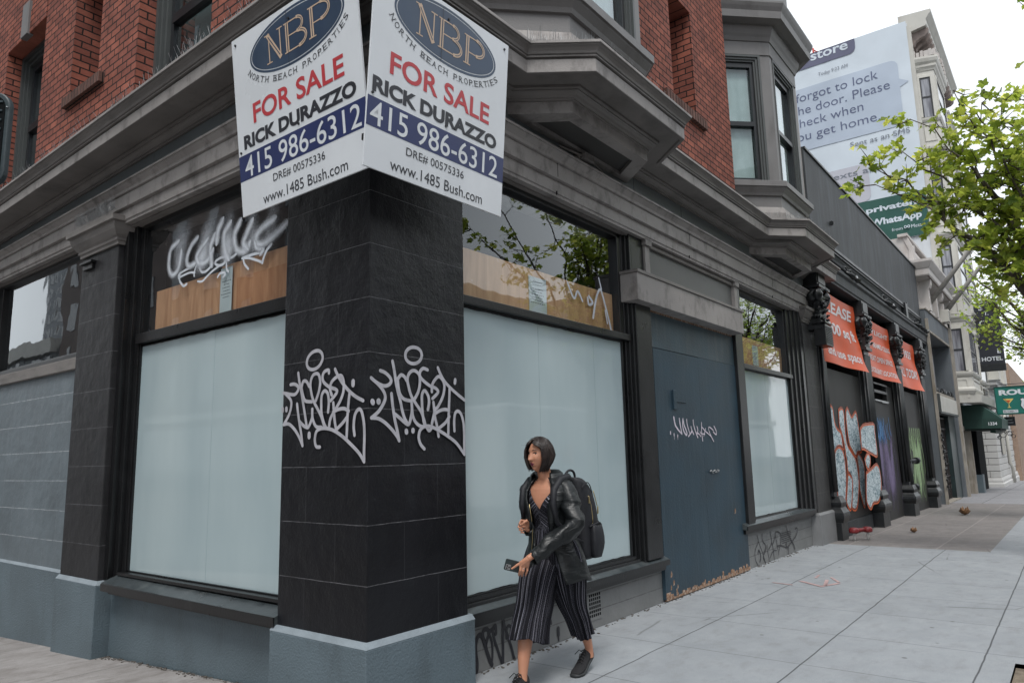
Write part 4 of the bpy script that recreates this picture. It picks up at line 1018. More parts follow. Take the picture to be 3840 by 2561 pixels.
TAG_PIER_L=[(0.024,[(3.973,2.182),(4.004,2.162),(4.042,2.152),(4.079,2.154),(4.109,2.168),(4.125,2.191),(4.124,2.219),(4.106,2.246),(4.074,2.267),(4.036,2.276),(3.998,2.274),(3.969,2.259),(3.954,2.236),(3.955,2.209),(3.973,2.182)]),(0.024,[(4.305,2.068),(4.259,2.067),(4.217,2.045),(4.221,2.017),(4.256,1.995),(4.312,2.001),(4.387,2.015)]),(0.024,[(4.359,2.005),(4.306,1.967),(4.29,1.927),(4.315,1.857),(4.373,1.793)]),(0.024,[(4.373,1.793),(4.312,1.793),(4.247,1.754),(4.19,1.697),(4.153,1.642)]),(0.024,[(4.224,1.926),(4.21,1.862),(4.189,1.784),(4.169,1.718),(4.153,1.642)]),(0.024,[(4.218,2.14),(4.2,2.071),(4.175,1.997),(4.154,1.924),(4.134,1.858),(4.109,1.764)]),(0.024,[(4.19,1.806),(4.149,1.777),(4.109,1.762),(4.087,1.766),(4.054,1.821),(4.051,1.88)]),(0.024,[(4.176,2.036),(4.16,2.076),(4.124,2.076),(4.092,2.04)]),(0.024,[(4.176,2.036),(4.156,1.979),(4.128,1.942),(4.058,1.932)]),(0.024,[(4.014,1.937),(3.982,1.999),(3.971,2.063),(3.994,2.114),(4.046,2.113),(4.075,2.066),(4.069,2.006),(4.04,1.939),(3.995,1.882),(3.951,1.826),(3.916,1.756)]),(0.024,[(4.051,1.88),(4.045,1.821),(4.009,1.765),(3.949,1.755)]),(0.024,[(3.879,2.112),(3.884,2.131),(3.926,2.124),(3.946,2.094),(3.932,2.055),(3.873,2.018),(3.806,1.997),(3.793,1.975),(3.854,1.926)]),(0.024,[(3.881,1.854),(3.874,1.917),(3.888,1.976),(3.922,1.995),(3.951,1.965),(3.953,1.901),(3.948,1.847),(3.925,1.788),(3.899,1.75)]),(0.024,[(3.846,1.963),(3.864,2.007),(3.848,2.048),(3.8,2.076),(3.751,2.082),(3.726,2.043),(3.725,1.98),(3.755,1.92),(3.795,1.875),(3.851,1.811),(3.866,1.759)]),(0.024,[(3.827,1.909),(3.819,1.851),(3.809,1.788),(3.792,1.73)]),(0.024,[(3.813,2.13),(3.783,2.085),(3.725,2.022),(3.653,1.965),(3.59,1.929),(3.532,1.905)]),(0.024,[(3.664,1.96),(3.675,1.884),(3.681,1.807),(3.684,1.736),(3.687,1.68)]),(0.024,[(3.823,1.851),(3.77,1.864),(3.714,1.865),(3.67,1.847)]),(0.024,[(3.78,1.74),(3.728,1.773),(3.681,1.812)]),(0.024,[(3.609,1.692),(3.618,1.748),(3.607,1.818),(3.573,1.852),(3.542,1.835),(3.519,1.758),(3.514,1.674),(3.516,1.594),(3.515,1.525)]),(0.024,[(3.958,1.626),(3.996,1.632),(4.011,1.68),(3.991,1.733),(3.924,1.748),(3.832,1.734),(3.734,1.692),(3.639,1.633),(3.561,1.576),(3.515,1.525)]),(0.03,[(4.381,1.902),(4.38,1.889)]),(0.03,[(4.336,1.902),(4.335,1.891)]),(0.034,[(4.072,1.715),(4.072,1.698)]),(0.034,[(3.626,2.032),(3.626,2.014)])]
TAG_GLASS=[(0.05,[(6.327,3.551),(6.433,3.51),(6.463,3.417),(6.453,3.321),(6.397,3.259),(6.319,3.266),(6.266,3.328),(6.247,3.427)]),(0.05,[(5.99,3.512),(6.07,3.468),(6.128,3.389),(6.131,3.318),(6.081,3.279),(6.016,3.287)]),(0.022,[(6.016,3.287),(6.089,3.27),(6.192,3.259),(6.278,3.243),(6.284,3.209)]),(0.022,[(6.284,3.209),(6.198,3.219),(6.085,3.224),(6.0,3.209)]),(0.02,[(5.962,3.297),(5.986,3.256),(6.01,3.216),(6.007,3.18)]),(0.026,[(6.262,3.235),(6.262,3.185),(6.22,3.142),(6.179,3.117),(6.133,3.127)]),(0.05,[(5.821,3.457),(5.907,3.405),(5.966,3.347),(5.933,3.286),(5.85,3.266),(5.763,3.289),(5.714,3.338)]),(0.026,[(5.919,3.284),(5.915,3.233),(5.88,3.193),(5.817,3.186),(5.748,3.208),(5.706,3.239)]),(0.06,[(5.698,3.461),(5.737,3.401),(5.731,3.326),(5.716,3.25)]),(0.026,[(5.507,3.259),(5.579,3.263),(5.655,3.249),(5.662,3.226),(5.6,3.2),(5.532,3.202),(5.492,3.232)]),(0.022,[(5.6,3.195),(5.701,3.17),(5.795,3.134),(5.864,3.107),(5.937,3.119)]),(0.06,[(5.463,3.522),(5.526,3.464),(5.528,3.383),(5.497,3.295),(5.469,3.251)]),(0.024,[(5.494,3.256),(5.485,3.193),(5.478,3.149),(5.451,3.121)]),(0.026,[(5.468,3.242),(5.401,3.234),(5.337,3.254),(5.322,3.27)]),(0.06,[(5.305,3.502),(5.365,3.43),(5.36,3.353),(5.323,3.284),(5.241,3.249),(5.178,3.251),(5.155,3.274)]),(0.06,[(5.128,3.462),(5.186,3.391),(5.23,3.326),(5.195,3.282)]),(0.06,[(4.823,3.426),(4.926,3.404),(5.021,3.361),(5.049,3.307),(5.008,3.262),(4.918,3.258),(4.831,3.28),(4.71,3.325),(4.654,3.348)]),(0.04,[(5.055,3.272),(5.038,3.241),(4.983,3.217),(4.938,3.208),(4.959,3.189)]),(0.026,[(4.959,3.189),(5.074,3.198),(5.174,3.199),(5.245,3.195)]),(0.024,[(5.245,3.195),(5.15,3.179),(5.047,3.143),(4.955,3.105)]),(0.03,[(4.955,3.105),(4.935,3.149),(4.9,3.196),(4.843,3.229)]),(0.024,[(5.229,3.187),(5.21,3.142),(5.152,3.09)]),(0.024,[(5.61,3.101),(5.577,3.124),(5.518,3.123),(5.492,3.104),(5.524,3.086)]),(0.07,[(5.584,3.564),(5.623,3.514),(5.636,3.448)])]
TAG_DOOR=[(0.034,[(7.56,1.927),(7.574,1.876),(7.59,1.839)]),(0.026,[(7.59,1.839),(7.655,1.791),(7.742,1.749)]),(0.028,[(7.7,1.916),(7.708,1.87),(7.723,1.817),(7.742,1.749)]),(0.028,[(7.795,1.915),(7.78,1.862),(7.784,1.812),(7.81,1.766),(7.857,1.735)]),(0.024,[(7.857,1.735),(7.882,1.751),(7.858,1.795),(7.815,1.85),(7.803,1.894)]),(0.022,[(7.894,1.912),(7.898,1.864),(7.921,1.814),(7.951,1.764)]),(0.022,[(8.002,1.832),(8.016,1.797),(8.062,1.747)]),(0.022,[(7.914,1.72),(7.963,1.746),(8.022,1.784)]),(0.024,[(8.072,1.91),(8.073,1.868),(8.096,1.817),(8.127,1.766),(8.173,1.709)]),(0.02,[(8.169,1.838),(8.187,1.799),(8.166,1.767),(8.133,1.757),(8.204,1.754),(8.255,1.726)]),(0.02,[(8.308,1.886),(8.3,1.834),(8.294,1.775),(8.31,1.671)]),(0.016,[(8.312,1.834),(8.386,1.796),(8.495,1.754),(8.581,1.718),(8.64,1.665)]),(0.016,[(8.415,1.819),(8.383,1.776),(8.351,1.727)]),(0.016,[(8.247,1.778),(8.276,1.758),(8.379,1.75)]),(0.016,[(8.64,1.665),(8.573,1.722),(8.524,1.778),(8.505,1.817),(8.525,1.838),(8.582,1.825),(8.646,1.8)]),(0.02,[(8.68,1.851),(8.717,1.817),(8.742,1.784),(8.732,1.75),(8.682,1.763),(8.643,1.783)]),(0.026,[(7.44,1.764),(7.439,1.746)]),(0.026,[(7.527,1.741),(7.527,1.729)]),(0.008,[(7.527,1.729),(7.525,1.684)]),(0.024,[(7.618,1.73),(7.616,1.715)]),(0.008,[(7.616,1.715),(7.614,1.684)])]
TAG_BASE_B=[(0.02,[(10.03,0.396),(10.061,0.334),(10.028,0.287),(9.936,0.233),(9.892,0.165),(9.91,0.08),(9.98,0.008)]),(0.02,[(10.058,0.324),(10.121,0.238),(10.192,0.155),(10.246,0.064),(10.286,-0.026)]),(0.035,[(10.015,0.161),(10.053,0.201),(10.101,0.151),(10.109,0.09),(10.064,0.052)]),(0.022,[(10.232,0.397),(10.218,0.338),(10.251,0.284),(10.319,0.247),(10.307,0.193),(10.232,0.136),(10.204,0.079),(10.279,0.01)]),(0.016,[(10.392,0.229),(10.333,0.174),(10.261,0.127)]),(0.018,[(10.395,0.208),(10.402,0.136),(10.428,0.052),(10.426,-0.023)]),(0.02,[(10.559,0.402),(10.585,0.311),(10.586,0.249),(10.51,0.196),(10.44,0.168)]),(0.02,[(10.586,0.249),(10.619,0.184),(10.635,0.12),(10.65,-0.016)]),(0.018,[(10.769,0.367),(10.736,0.297),(10.629,0.224)]),(0.022,[(10.796,0.375),(10.925,0.357),(11.0,0.318),(10.988,0.24),(10.945,0.17),(10.859,0.095),(10.849,0.054)]),(0.018,[(10.783,0.355),(10.781,0.282),(10.804,0.206),(10.817,0.126)]),(0.016,[(10.475,0.052),(10.55,0.099),(10.654,0.128),(10.766,0.121)]),(0.02,[(10.796,0.175),(10.929,0.171),(11.058,0.147),(11.205,0.11)]),(0.012,[(11.037,0.331),(11.245,0.328),(11.461,0.33)]),(0.012,[(11.031,0.305),(11.238,0.301),(11.464,0.307)]),(0.012,[(11.023,0.276),(11.231,0.275),(11.466,0.282)]),(0.012,[(11.024,0.247),(11.223,0.245),(11.467,0.252)]),(0.012,[(11.026,0.22),(11.234,0.217),(11.468,0.221)]),(0.012,[(11.027,0.19),(11.244,0.189),(11.478,0.193)]),(0.022,[(11.269,0.418),(11.316,0.326),(11.401,0.242),(11.482,0.173)]),(0.03,[(11.481,0.168),(11.549,0.116),(11.587,0.051)]),(0.03,[(11.207,0.185),(11.211,0.131),(11.258,0.109)]),(0.02,[(11.683,0.332),(11.763,0.347),(11.789,0.305),(11.737,0.254),(11.591,0.201),(11.413,0.153),(11.295,0.116)]),(0.024,[(11.299,0.132),(11.277,0.048),(11.235,-0.044)])]
TAG_BASE_A=[(0.045,[(4.151,0.013),(4.158,0.068),(4.147,0.131),(4.144,0.192),(4.162,0.24),(4.192,0.259),(4.221,0.234),(4.245,0.186),(4.269,0.126),(4.302,0.057),(4.322,0.028)]),(0.04,[(4.255,0.166),(4.271,0.206),(4.292,0.239),(4.288,0.271),(4.258,0.286),(4.227,0.27),(4.231,0.226),(4.255,0.175)]),(0.03,[(4.292,0.251),(4.322,0.196),(4.333,0.143),(4.331,0.088),(4.322,0.028)]),(0.04,[(4.308,0.261),(4.345,0.275),(4.371,0.289),(4.376,0.26),(4.375,0.235)]),(0.035,[(4.339,0.252),(4.358,0.188),(4.387,0.126),(4.416,0.063),(4.441,0.011)]),(0.04,[(4.452,0.005),(4.454,0.065),(4.456,0.137),(4.459,0.219),(4.467,0.303)]),(0.034,[(4.467,0.303),(4.487,0.252),(4.507,0.209),(4.532,0.153),(4.558,0.096),(4.583,0.027),(4.598,-0.008)]),(0.03,[(4.501,0.179),(4.502,0.223),(4.52,0.258),(4.547,0.253),(4.574,0.232)]),(0.05,[(5.194,0.107),(5.195,0.068)]),(0.02,[(5.194,0.061),(5.195,0.019)]),(0.03,[(5.089,0.193),(5.094,0.174)])]
WILD=[[(14.009,2.339),(14.175,2.274),(14.225,2.03),(14.35,1.917),(14.601,1.833),(14.658,1.6),(14.693,1.541),(14.424,1.586),(14.159,1.544),(14.004,1.489),(13.99,1.826)],[(14.026,1.474),(14.159,1.544),(14.338,1.579),(14.55,1.542),(14.678,1.424),(14.706,1.191),(14.659,0.918),(14.478,0.6),(14.303,0.513),(14.043,0.482),(13.979,0.602),(13.968,1.016)],[(14.587,2.26),(14.806,2.305),(14.954,2.228),(14.935,1.867),(14.993,1.629),(15.189,1.508),(15.503,1.353),(15.619,1.168),(15.628,0.878),(15.423,0.543),(15.24,0.407),(15.047,0.391),(14.893,0.459),(15.025,0.713),(15.117,0.944),(15.008,1.051),(14.829,1.13),(14.838,1.305),(14.795,1.423),(14.713,1.746),(14.541,1.979)],[(15.118,2.264),(15.278,2.331),(15.411,2.227),(15.562,2.162),(15.913,2.276),(16.001,2.167),(16.063,1.914),(16.104,1.692),(16.084,1.486),(15.739,1.458),(15.579,1.383),(15.313,1.507),(15.145,1.629),(15.086,1.869),(15.077,2.08)],[(16.172,1.931),(16.485,2.018),(16.969,2.052),(17.501,2.055),(17.507,1.901),(17.535,1.628),(17.493,1.374),(17.051,1.412),(16.506,1.499),(16.276,1.533),(16.118,1.565)],[(14.812,1.086),(15.05,1.005),(15.094,0.886),(14.955,0.615),(14.754,0.411),(14.524,0.569),(14.677,0.846)],[(15.643,1.382),(15.798,1.442),(16.024,1.345),(16.167,1.201),(16.154,0.935),(16.067,0.659),(15.88,0.386),(15.694,0.572),(15.616,0.773),(15.69,1.105)],[(16.304,1.04),(16.763,1.107),(17.291,1.192),(17.529,1.119),(17.614,0.965),(17.603,0.747),(17.391,0.507),(17.111,0.409),(16.66,0.405),(16.404,0.319),(16.162,0.406),(16.101,0.579)],[(16.283,1.31),(16.584,1.434),(16.771,1.367),(16.749,1.237),(16.548,1.112),(16.359,1.165)]]
# ================================================================== lettering and spray tags
_cap = None
def text_geo(s, bold=0.0, space=1.0, shear=0.0):
    cu = bpy.data.curves.new('lettering_tmp', 'FONT'); cu.body = s; cu.size = 1; cu.offset = bold; cu.resolution_u = 4
    cu.space_character = space; cu.shear = shear; cu.fill_mode = 'FRONT' if hasattr(cu, 'fill_mode') else cu.fill_mode
    ob = bpy.data.objects.new('lettering_tmp', cu); COL.objects.link(ob)
    dg = bpy.context.evaluated_depsgraph_get(); dg.update()
    me = bpy.data.meshes.new_from_object(ob.evaluated_get(dg))
    V = [(v.co.x, v.co.y) for v in me.vertices]; F = [tuple(p.vertices) for p in me.polygons]
    bpy.data.objects.remove(ob); bpy.data.meshes.remove(me); bpy.data.curves.remove(cu)
    return V, F
_H = {}
def capH(bold):
    if bold not in _H:
        V, F = text_geo('H', bold); ys = [v[1] for v in V]; _H[bold] = (min(ys), max(ys))
    return _H[bold]
def text(mb, s, fr, x0, x1, y, h, bold=0.0, o=0.0015, rot=0.0, space=1.0):
    """write s on frame fr=(O,ex,ey,n): ink from x0 to x1, baseline y, capital height h"""
    V, F = text_geo(s, bold, space); b0, b1 = capH(bold)
    xs = [v[0] for v in V]; mn, mx = min(xs), max(xs)
    O, ex, ey, n = fr; k = h/(b1-b0)
    sx = (x1-x0)/(mx-mn) if x1 is not None else k
    cs, sn = math.cos(rot), math.sin(rot); P3 = []
    for vx, vy in V:
        a = (vx-mn)*sx; c = (vy-b0)*k
        a, c = a*cs-c*sn, a*sn+c*cs
        P3.append(O + ex*(x0+a) + ey*(y+c) + n*o)
    mb.add(P3, F); return mb
def flat(mb, pts, fr, o=0.001):
    O, ex, ey, n = fr
    mb.add([O + ex*a + ey*b_ + n*o for a, b_ in pts], [tuple(range(len(pts)))]); return mb
def smooth_path(pts, k=5):
    if len(pts) < 3: return [Vector(p) for p in pts]
    P_ = [Vector(p) for p in pts]; out = []
    for i in range(len(P_)-1):
        p0 = P_[max(0,i-1)]; p1 = P_[i]; p2 = P_[i+1]; p3 = P_[min(len(P_)-1,i+2)]
        for j in range(k):
            t = j/k
            out.append(0.5*((2*p1)+(p2-p0)*t+(2*p0-5*p1+4*p2-p3)*t*t+(3*p1-p0-3*p2+p3)*t**3))
    out.append(P_[-1]); return out
class Spray:
    def __init__(s): s.v=[]; s.f=[]; s.a=[]
    def stroke(s, pts, w, fr, o, soft=0.2, amp=1.0):
        O, ex, ey, n = fr; pts = smooth_path(pts); N = len(pts)
        # round caps
        d0 = (pts[1]-pts[0]); d0 = d0.normalized() if d0.length > 1e-6 else Vector((0,1))
        d1 = (pts[-1]-pts[-2]); d1 = d1.normalized() if d1.length > 1e-6 else Vector((0,1))
        ext = [(pts[0]-d0*w*0.5, 0.15), (pts[0]-d0*w*0.38, 0.65), (pts[0]-d0*w*0.2, 0.92)] + [(p, 1.0) for p in pts] + [(pts[-1]+d1*w*0.2, 0.92), (pts[-1]+d1*w*0.38, 0.65), (pts[-1]+d1*w*0.5, 0.15)]
        base = len(s.v); m = len(ext)
        for i, (p, k_) in enumerate(ext):
            q0 = ext[max(0,i-1)][0]; q1 = ext[min(m-1,i+1)][0]; d = q1-q0
            d = d.normalized() if d.length > 1e-7 else Vector((0,1))
            nn = Vector((-d.y, d.x)); hw = w*0.5*k_; oo = o + i*0.00002
            for u, al in ((-1,0),(-(1-soft),1),((1-soft),1),(1,0)):
                q = p + nn*hw*u; s.v.append(O + ex*q.x + ey*q.y + n*oo); s.a.append(al*amp)
        for i in range(m-1):
            for k_ in range(3):
                a = base+i*4+k_; s.f.append((a, a+1, a+5, a+4))
    def build(s, name, m, parent):
        mb = MB(); mb.add(s.v, s.f); ob = mb.build(name, m, parent, recalc=False)
        at = ob.data.attributes.new('a', 'FLOAT', 'POINT'); at.data.foreach_set('value', s.a)
        return ob
def mist(name, m, fr, x0, x1, z0, z1, amp, o, parent, seed=0, fq=1.5, n=36):
    """soft overspray patch that fades out at its edges"""
    O, ex, ey, nn = fr; V = []; A_ = []
    for j in range(n+1):
        for i in range(n+1):
            u, v = i/n, j/n; V.append(O+ex*(x0+(x1-x0)*u)+ey*(z0+(z1-z0)*v)+nn*o)
            e = min(1, 4*min(u,1-u))*min(1, 3.5*min(v,1-v)); k = 0.5+0.9*noise.noise(Vector(((x0+(x1-x0)*u)*fq*2.2+seed, (z0+(z1-z0)*v)*fq*0.7, seed)))
            A_.append(max(0, min(1, amp*e*k)))
    mb = MB().add(V, [(j*(n+1)+i, j*(n+1)+i+1, (j+1)*(n+1)+i+1, (j+1)*(n+1)+i) for j in range(n) for i in range(n)])
    ob = mb.build(name, m, parent, recalc=False); at = ob.data.attributes.new('a', 'FLOAT', 'POINT'); at.data.foreach_set('value', A_); return ob
def spraymat(name, c, rough=0.4, metal=0.0, grain=0.3, streak=None):
    m, nt, nd, lk, b = newmat(name)
    out = [n for n in nd if n.type == 'OUTPUT_MATERIAL'][0]
    at = nd.new('ShaderNodeAttribute'); at.attribute_name = 'a'
    tc = nd.new('ShaderNodeTexCoord'); nz = nd.new('ShaderNodeTexNoise'); nz.inputs['Scale'].default_value = 220; nz.inputs['Detail'].default_value = 2
    lk.new(tc.outputs['Object'], nz.inputs['Vector'])
    ad = nd.new('ShaderNodeMath'); ad.operation = 'MULTIPLY_ADD'; ad.inputs[1].default_value = grain*2
    sb = nd.new('ShaderNodeMath'); sb.operation = 'SUBTRACT'; sb.inputs[1].default_value = 0.5; lk.new(nz.outputs['Fac'], sb.inputs[0])
    lk.new(sb.outputs[0], ad.inputs[0]); lk.new(at.outputs['Fac'], ad.inputs[2])
    sm = nd.new('ShaderNodeMapRange'); sm.interpolation_type = 'SMOOTHSTEP'; lk.new(ad.outputs[0], sm.inputs['Value'])
    sm.inputs['From Min'].default_value = 0.03; sm.inputs['From Max'].default_value = 0.95
    n1 = nd.new('ShaderNodeTexNoise'); n1.inputs['Scale'].default_value = 14; n1.inputs['Detail'].default_value = 5; lk.new(tc.outputs['Object'], n1.inputs['Vector'])
    r = ramp(nd, [(0.3, mul(c, 0.82)), (0.7, mul(c, 1.15))]); lk.new(n1.outputs['Fac'], r.inputs['Fac']); lk.new(r.outputs['Color'], b.inputs['Base Color'])
    b.inputs['Roughness'].default_value = rough; b.inputs['Metallic'].default_value = metal
    tr = nd.new('ShaderNodeBsdfTransparent'); mx = nd.new('ShaderNodeMixShader')
    lk.new(sm.outputs['Result'], mx.inputs['Fac']); lk.new(tr.outputs[0], mx.inputs[1]); lk.new(b.outputs[0], mx.inputs[2]); lk.new(mx.outputs[0], out.inputs['Surface'])
    return m
M['sp_silver'] = spraymat('silver_spray_paint', (0.46,0.46,0.50), 0.38, 0.1)
M['sp_white'] = spraymat('white_spray_paint', (0.62,0.66,0.72), 0.5)
M['sp_pink'] = spraymat('pinkish_white_spray', (0.66,0.60,0.68), 0.5)
M['sp_black'] = spraymat('black_spray_paint', (0.018,0.018,0.024), 0.45)
M['sp_orange'] = spraymat('orange_spray_paint', (0.70,0.13,0.03), 0.5)
M['sp_ice'] = spraymat('ice_blue_spray', (0.50,0.60,0.66), 0.5)
M['sp_teal'] = spraymat('dark_teal_spray', (0.035,0.08,0.11), 0.5)
M['sp_purple'] = spraymat('purple_spray', (0.19,0.15,0.28), 0.6)
M['sp_blue'] = spraymat('blue_spray', (0.09,0.26,0.55), 0.6)
M['sp_green'] = spraymat('pale_green_spray', (0.34,0.48,0.26), 0.6)
X3, Y3, Z3 = Vector((1,0,0)), Vector((0,1,0)), Vector((0,0,1))
def frR(y): return (Vector((0,y,0)), X3, Z3, -Y3)       # right-hand street front, faces -Y
def frL(x): return (Vector((x,0,0)), Y3, Z3, -X3)       # left-hand street front, faces -X
def tagobj(name, strokes, fr, m, soft, parent=CB, o=0.002, amp=1.0):
    s = Spray()
    for i, (w, pts) in enumerate(strokes): s.stroke(pts, w, fr, o+i*0.0004, soft, amp)
    return s.build(name, m, parent)
tagobj('graffiti_tag', [(w*1.08, p) for w, p in TAG_PIER_R], frR(3.49), M['sp_silver'], 0.16)
tagobj('graffiti_tag', [(w*1.08, p) for w, p in TAG_PIER_L], frL(3.028), M['sp_silver'], 0.16)
tagobj('graffiti_tag', [(w*1.1, p) for w, p in TAG_GLASS if w < 0.04], frL(3.197), M['sp_white'], 0.35, wa)
tagobj('graffiti_mist', [(w*2.0, p) for w, p in TAG_GLASS if w >= 0.04], frL(3.190), M['sp_white'], 0.97, wa, amp=0.8)
mist('graffiti_mist', M['sp_white'], frL(3.189), 4.55, 6.55, 3.12, 3.80, 0.75, 0.0, wa, 3, 2.2)
tagobj('graffiti_tag', TAG_DOOR, frR(3.5605), M['sp_pink'], 0.3, dr)
tagobj('graffiti_tag', TAG_BASE_A, frR(3.600), M['sp_black'], 0.45)
tagobj('graffiti_tag', TAG_BASE_B, frR(3.600), M['sp_black'], 0.4)
# small white squiggles on the transom pane of the right-hand window
tagobj('graffiti_tag', [(0.035,[(5.62,3.15),(5.72,3.02),(5.79,3.10),(5.87,3.02)]),(0.04,[(6.00,3.08),(6.06,3.03),(5.99,3.00),(5.97,3.06)]),
    (0.04,[(6.06,2.88),(6.13,3.08),(6.22,3.19),(6.30,3.05),(6.38,2.86),(6.40,2.80)]),(0.03,[(6.2,3.3),(6.24,3.2)]),(0.03,[(6.30,2.98),(6.33,2.86)])], frR(3.655), M['sp_white'], 0.5, w1)
# notices taped inside the panes
def notice(fr, x0, x1, y0, y1, label, mir=1):
    t = thing('notice', label, 'paper notice', fr[0]+fr[1]*((x0+x1)/2)+fr[2]*y0, 'printed notices taped in the transoms')
    b = MB(); O, ex, ey, n = fr
    for a0, a1, c0, c1 in ((x0,x1,y0,y1),):
        b.add([O+ex*a0+ey*c0, O+ex*a1+ey*c0, O+ex*a1+ey*c1, O+ex*a0+ey*c1, O+ex*a0+ey*c0+n*0.001, O+ex*a1+ey*c0+n*0.001, O+ex*a1+ey*c1+n*0.001, O+ex*a0+ey*c1+n*0.001],
              [(3,2,1,0),(4,5,6,7),(0,1,5,4),(1,2,6,5),(2,3,7,6),(3,0,4,7)])
    b.build('sheet', M['paper'], t)
    q = MB(); W = x1-x0; Hh = y1-y0; fx = (lambda u: x0+W*u)
    rr = random.Random(int(abs(x0)*10))
    rows = [(0.87,0.5)] + [(0.68-0.073*i, 0.42+0.4*rr.random()) for i in range(6)]
    for v, wd in rows:
        u = 0.5-wd/2
        while u < 0.5+wd/2-0.03:
            l = rr.uniform(0.04,0.12)
            a, c = (fx(u), y0+Hh*v); 
            q.add([O+ex*a+ey*c+n*0.0016, O+ex*fx(min(u+l,0.5+wd/2))+ey*c+n*0.0016, O+ex*fx(min(u+l,0.5+wd/2))+ey*(c+Hh*0.022)+n*0.0016, O+ex*a+ey*(c+Hh*0.022)+n*0.0016], [(0,1,2,3)])
            u += l+0.03
    q.build('print', M['ink'], t)
notice(frL(3.214), 5.42, 5.60, 2.79, 3.17, 'long pale notice in the window left of the corner pier, below the white spray')
notice(frR(3.675), 5.02, 5.29, 2.77, 3.12, 'long pale notice on the tan board in the window right of the corner pier')
notice(frR(3.675), 10.62, 10.86, 2.80, 3.10, 'long pale notice on the board in the narrow window beyond the blue door')

# ================================================================== the two for-sale boards on the corner
def sale_sign(O, ex, ey, w, h, label, k=1.0, ox=0.0):
    """board frame; content coordinates are for a 1.31 x 1.31 m board"""
    n = ex.cross(ey).normalized()
    fr = (O, ex, ey, n)
    t = thing('for_sale_sign', label, 'for sale sign', O, 'for sale boards hung on the corner')
    b = MB(); b.add([O+ex*a+ey*c-n*d for d in (0.012,0) for a, c in ((0,0),(w,0),(w,h),(0,h))], [(3,2,1,0),(4,5,6,7),(0,1,5,4),(1,2,6,5),(2,3,7,6),(3,0,4,7)])
    b.build('board', M['sign_white'], t)
    X = lambda x: ox + x*k
    q = MB(); flat(q, [(0,0.252),(w,0.252),(w,0.437),(0,0.437)], fr, 0.0012); q.build('phone_band', M['sign_navy'], t)
    q = MB(); text(q, '415 986-6312', fr, X(0.025), X(1.235), 0.268, 0.148, 0.004, 0.0025); q.build('lettering', M['sign_white'], t)
    q = MB(); text(q, 'FOR SALE', fr, X(0.160), X(1.118), 0.630, 0.142, 0.020, 0.002); q.build('lettering', M['sign_red'], t)
    q = MB(); text(q, 'RICK DURAZZO', fr, X(0.030), X(1.212), 0.472, 0.100, 0.045, 0.002)
    q.build('lettering', M['sign_black'], t); q = MB(); text(q, 'DRE# 00575336', fr, X(0.335), X(0.880), 0.162, 0.052, 0.0, 0.002); q.build('lettering', M['sign_black'], t)
    q = MB(); text(q, 'www.1485 Bush.com', fr, X(0.208), X(1.083), 0.034, 0.072, 0.0, 0.002); q.build('lettering', M['sign_black'], t)
    # oval emblem
    cx, cy, rx, ry = X(0.665), 1.085, 0.50*k, 0.198
    def ring(r1, r2, o, m, nm):
        N = 64; V = []; 
        for i in range(N):
            a = 2*math.pi*i/N
            for f_ in (r1, r2): V.append(O+ex*(cx+(rx-f_)*math.cos(a))+ey*(cy+(ry-f_)*math.sin(a))+n*o)
        q = MB().add(V, [(2*i, (2*i+2) % (2*N), (2*i+3) % (2*N), 2*i+1) for i in range(N)]); q.build(nm, m, t)
    ring(0, 0.017, 0.0012, M['sign_oval'], 'emblem_ring')
    q = MB(); N = 64
    q.add([O+ex*(cx+(rx-0.024)*math.cos(2*math.pi*i/N))+ey*(cy+(ry-0.024)*math.sin(2*math.pi*i/N))+n*0.0012 for i in range(N)], [tuple(range(N))])
    q.build('emblem_field', M['sign_oval'], t)
    # seriffed N B P with a dark inline
    q = MB(); d = MB()
    def S(pts, w_, mb=q, o=0.0022):
        pts = [Vector((cx+a*k, cy+c)) for a, c in pts]; L = []; Rr = []
        for i, p in enumerate(pts):
            a = pts[max(0,i-1)]; c = pts[min(len(pts)-1,i+1)]; dd = (c-a).normalized(); nn = Vector((-dd.y,dd.x))*w_/2
            L.append(p+nn); Rr.append(p-nn)
        for i in range(len(pts)-1):
            mb.add([O+ex*v.x+ey*v.y+n*o for v in (L[i],L[i+1],Rr[i+1],Rr[i])], [(0,1,2,3)])
    b0, b1 = -0.105, 0.105
    # N
    S([(-0.275,b0),(-0.275,b1)],0.010); S([(-0.305,b0+.004),(-0.245,b0+.004)],0.008); S([(-0.320,b1-.004),(-0.262,b1-.004)],0.008,o=0.0026)
    S([(-0.287,b1-.002),(-0.148,b0)],0.034,o=0.003); S([(-0.150,b0),(-0.150,b1)],0.010,o=0.0024); S([(-0.180,b1-.004),(-0.120,b1-.004)],0.008,o=0.0028)
    S([(-0.279,b1-.02),(-0.157,b0+.02)],0.008,d,0.0036)
    # B
    S([(-0.072,b0),(-0.072,b1)],0.034,o=0.003); S([(-0.105,b0+.004),(0.02,b0+.004)],0.008,o=0.0026); S([(-0.105,b1-.004),(0.01,b1-.004)],0.008,o=0.0028)
    S([(-0.060,0.006),(0.04,0.006)],0.008,o=0.0024)
    arc = lambda x0, y0, rx_, ry_, a0, a1, n_=12: [(x0+rx_*math.cos(a0+(a1-a0)*i/n_), y0+ry_*math.sin(a0+(a1-a0)*i/n_)) for i in range(n_+1)]
    S([(-0.055,b1-.005),(0.03,b1-.005)],0.008,o=0.0029); S([(-0.055,b0+.005),(0.045,b0+.005)],0.008,o=0.0027); S(arc(0.03,0.0535,0.062,0.0475,-math.pi/2,math.pi/2),0.022,o=0.0032); S(arc(0.045,-0.0475,0.078,0.0525,-math.pi/2,math.pi/2),0.024,o=0.0034)
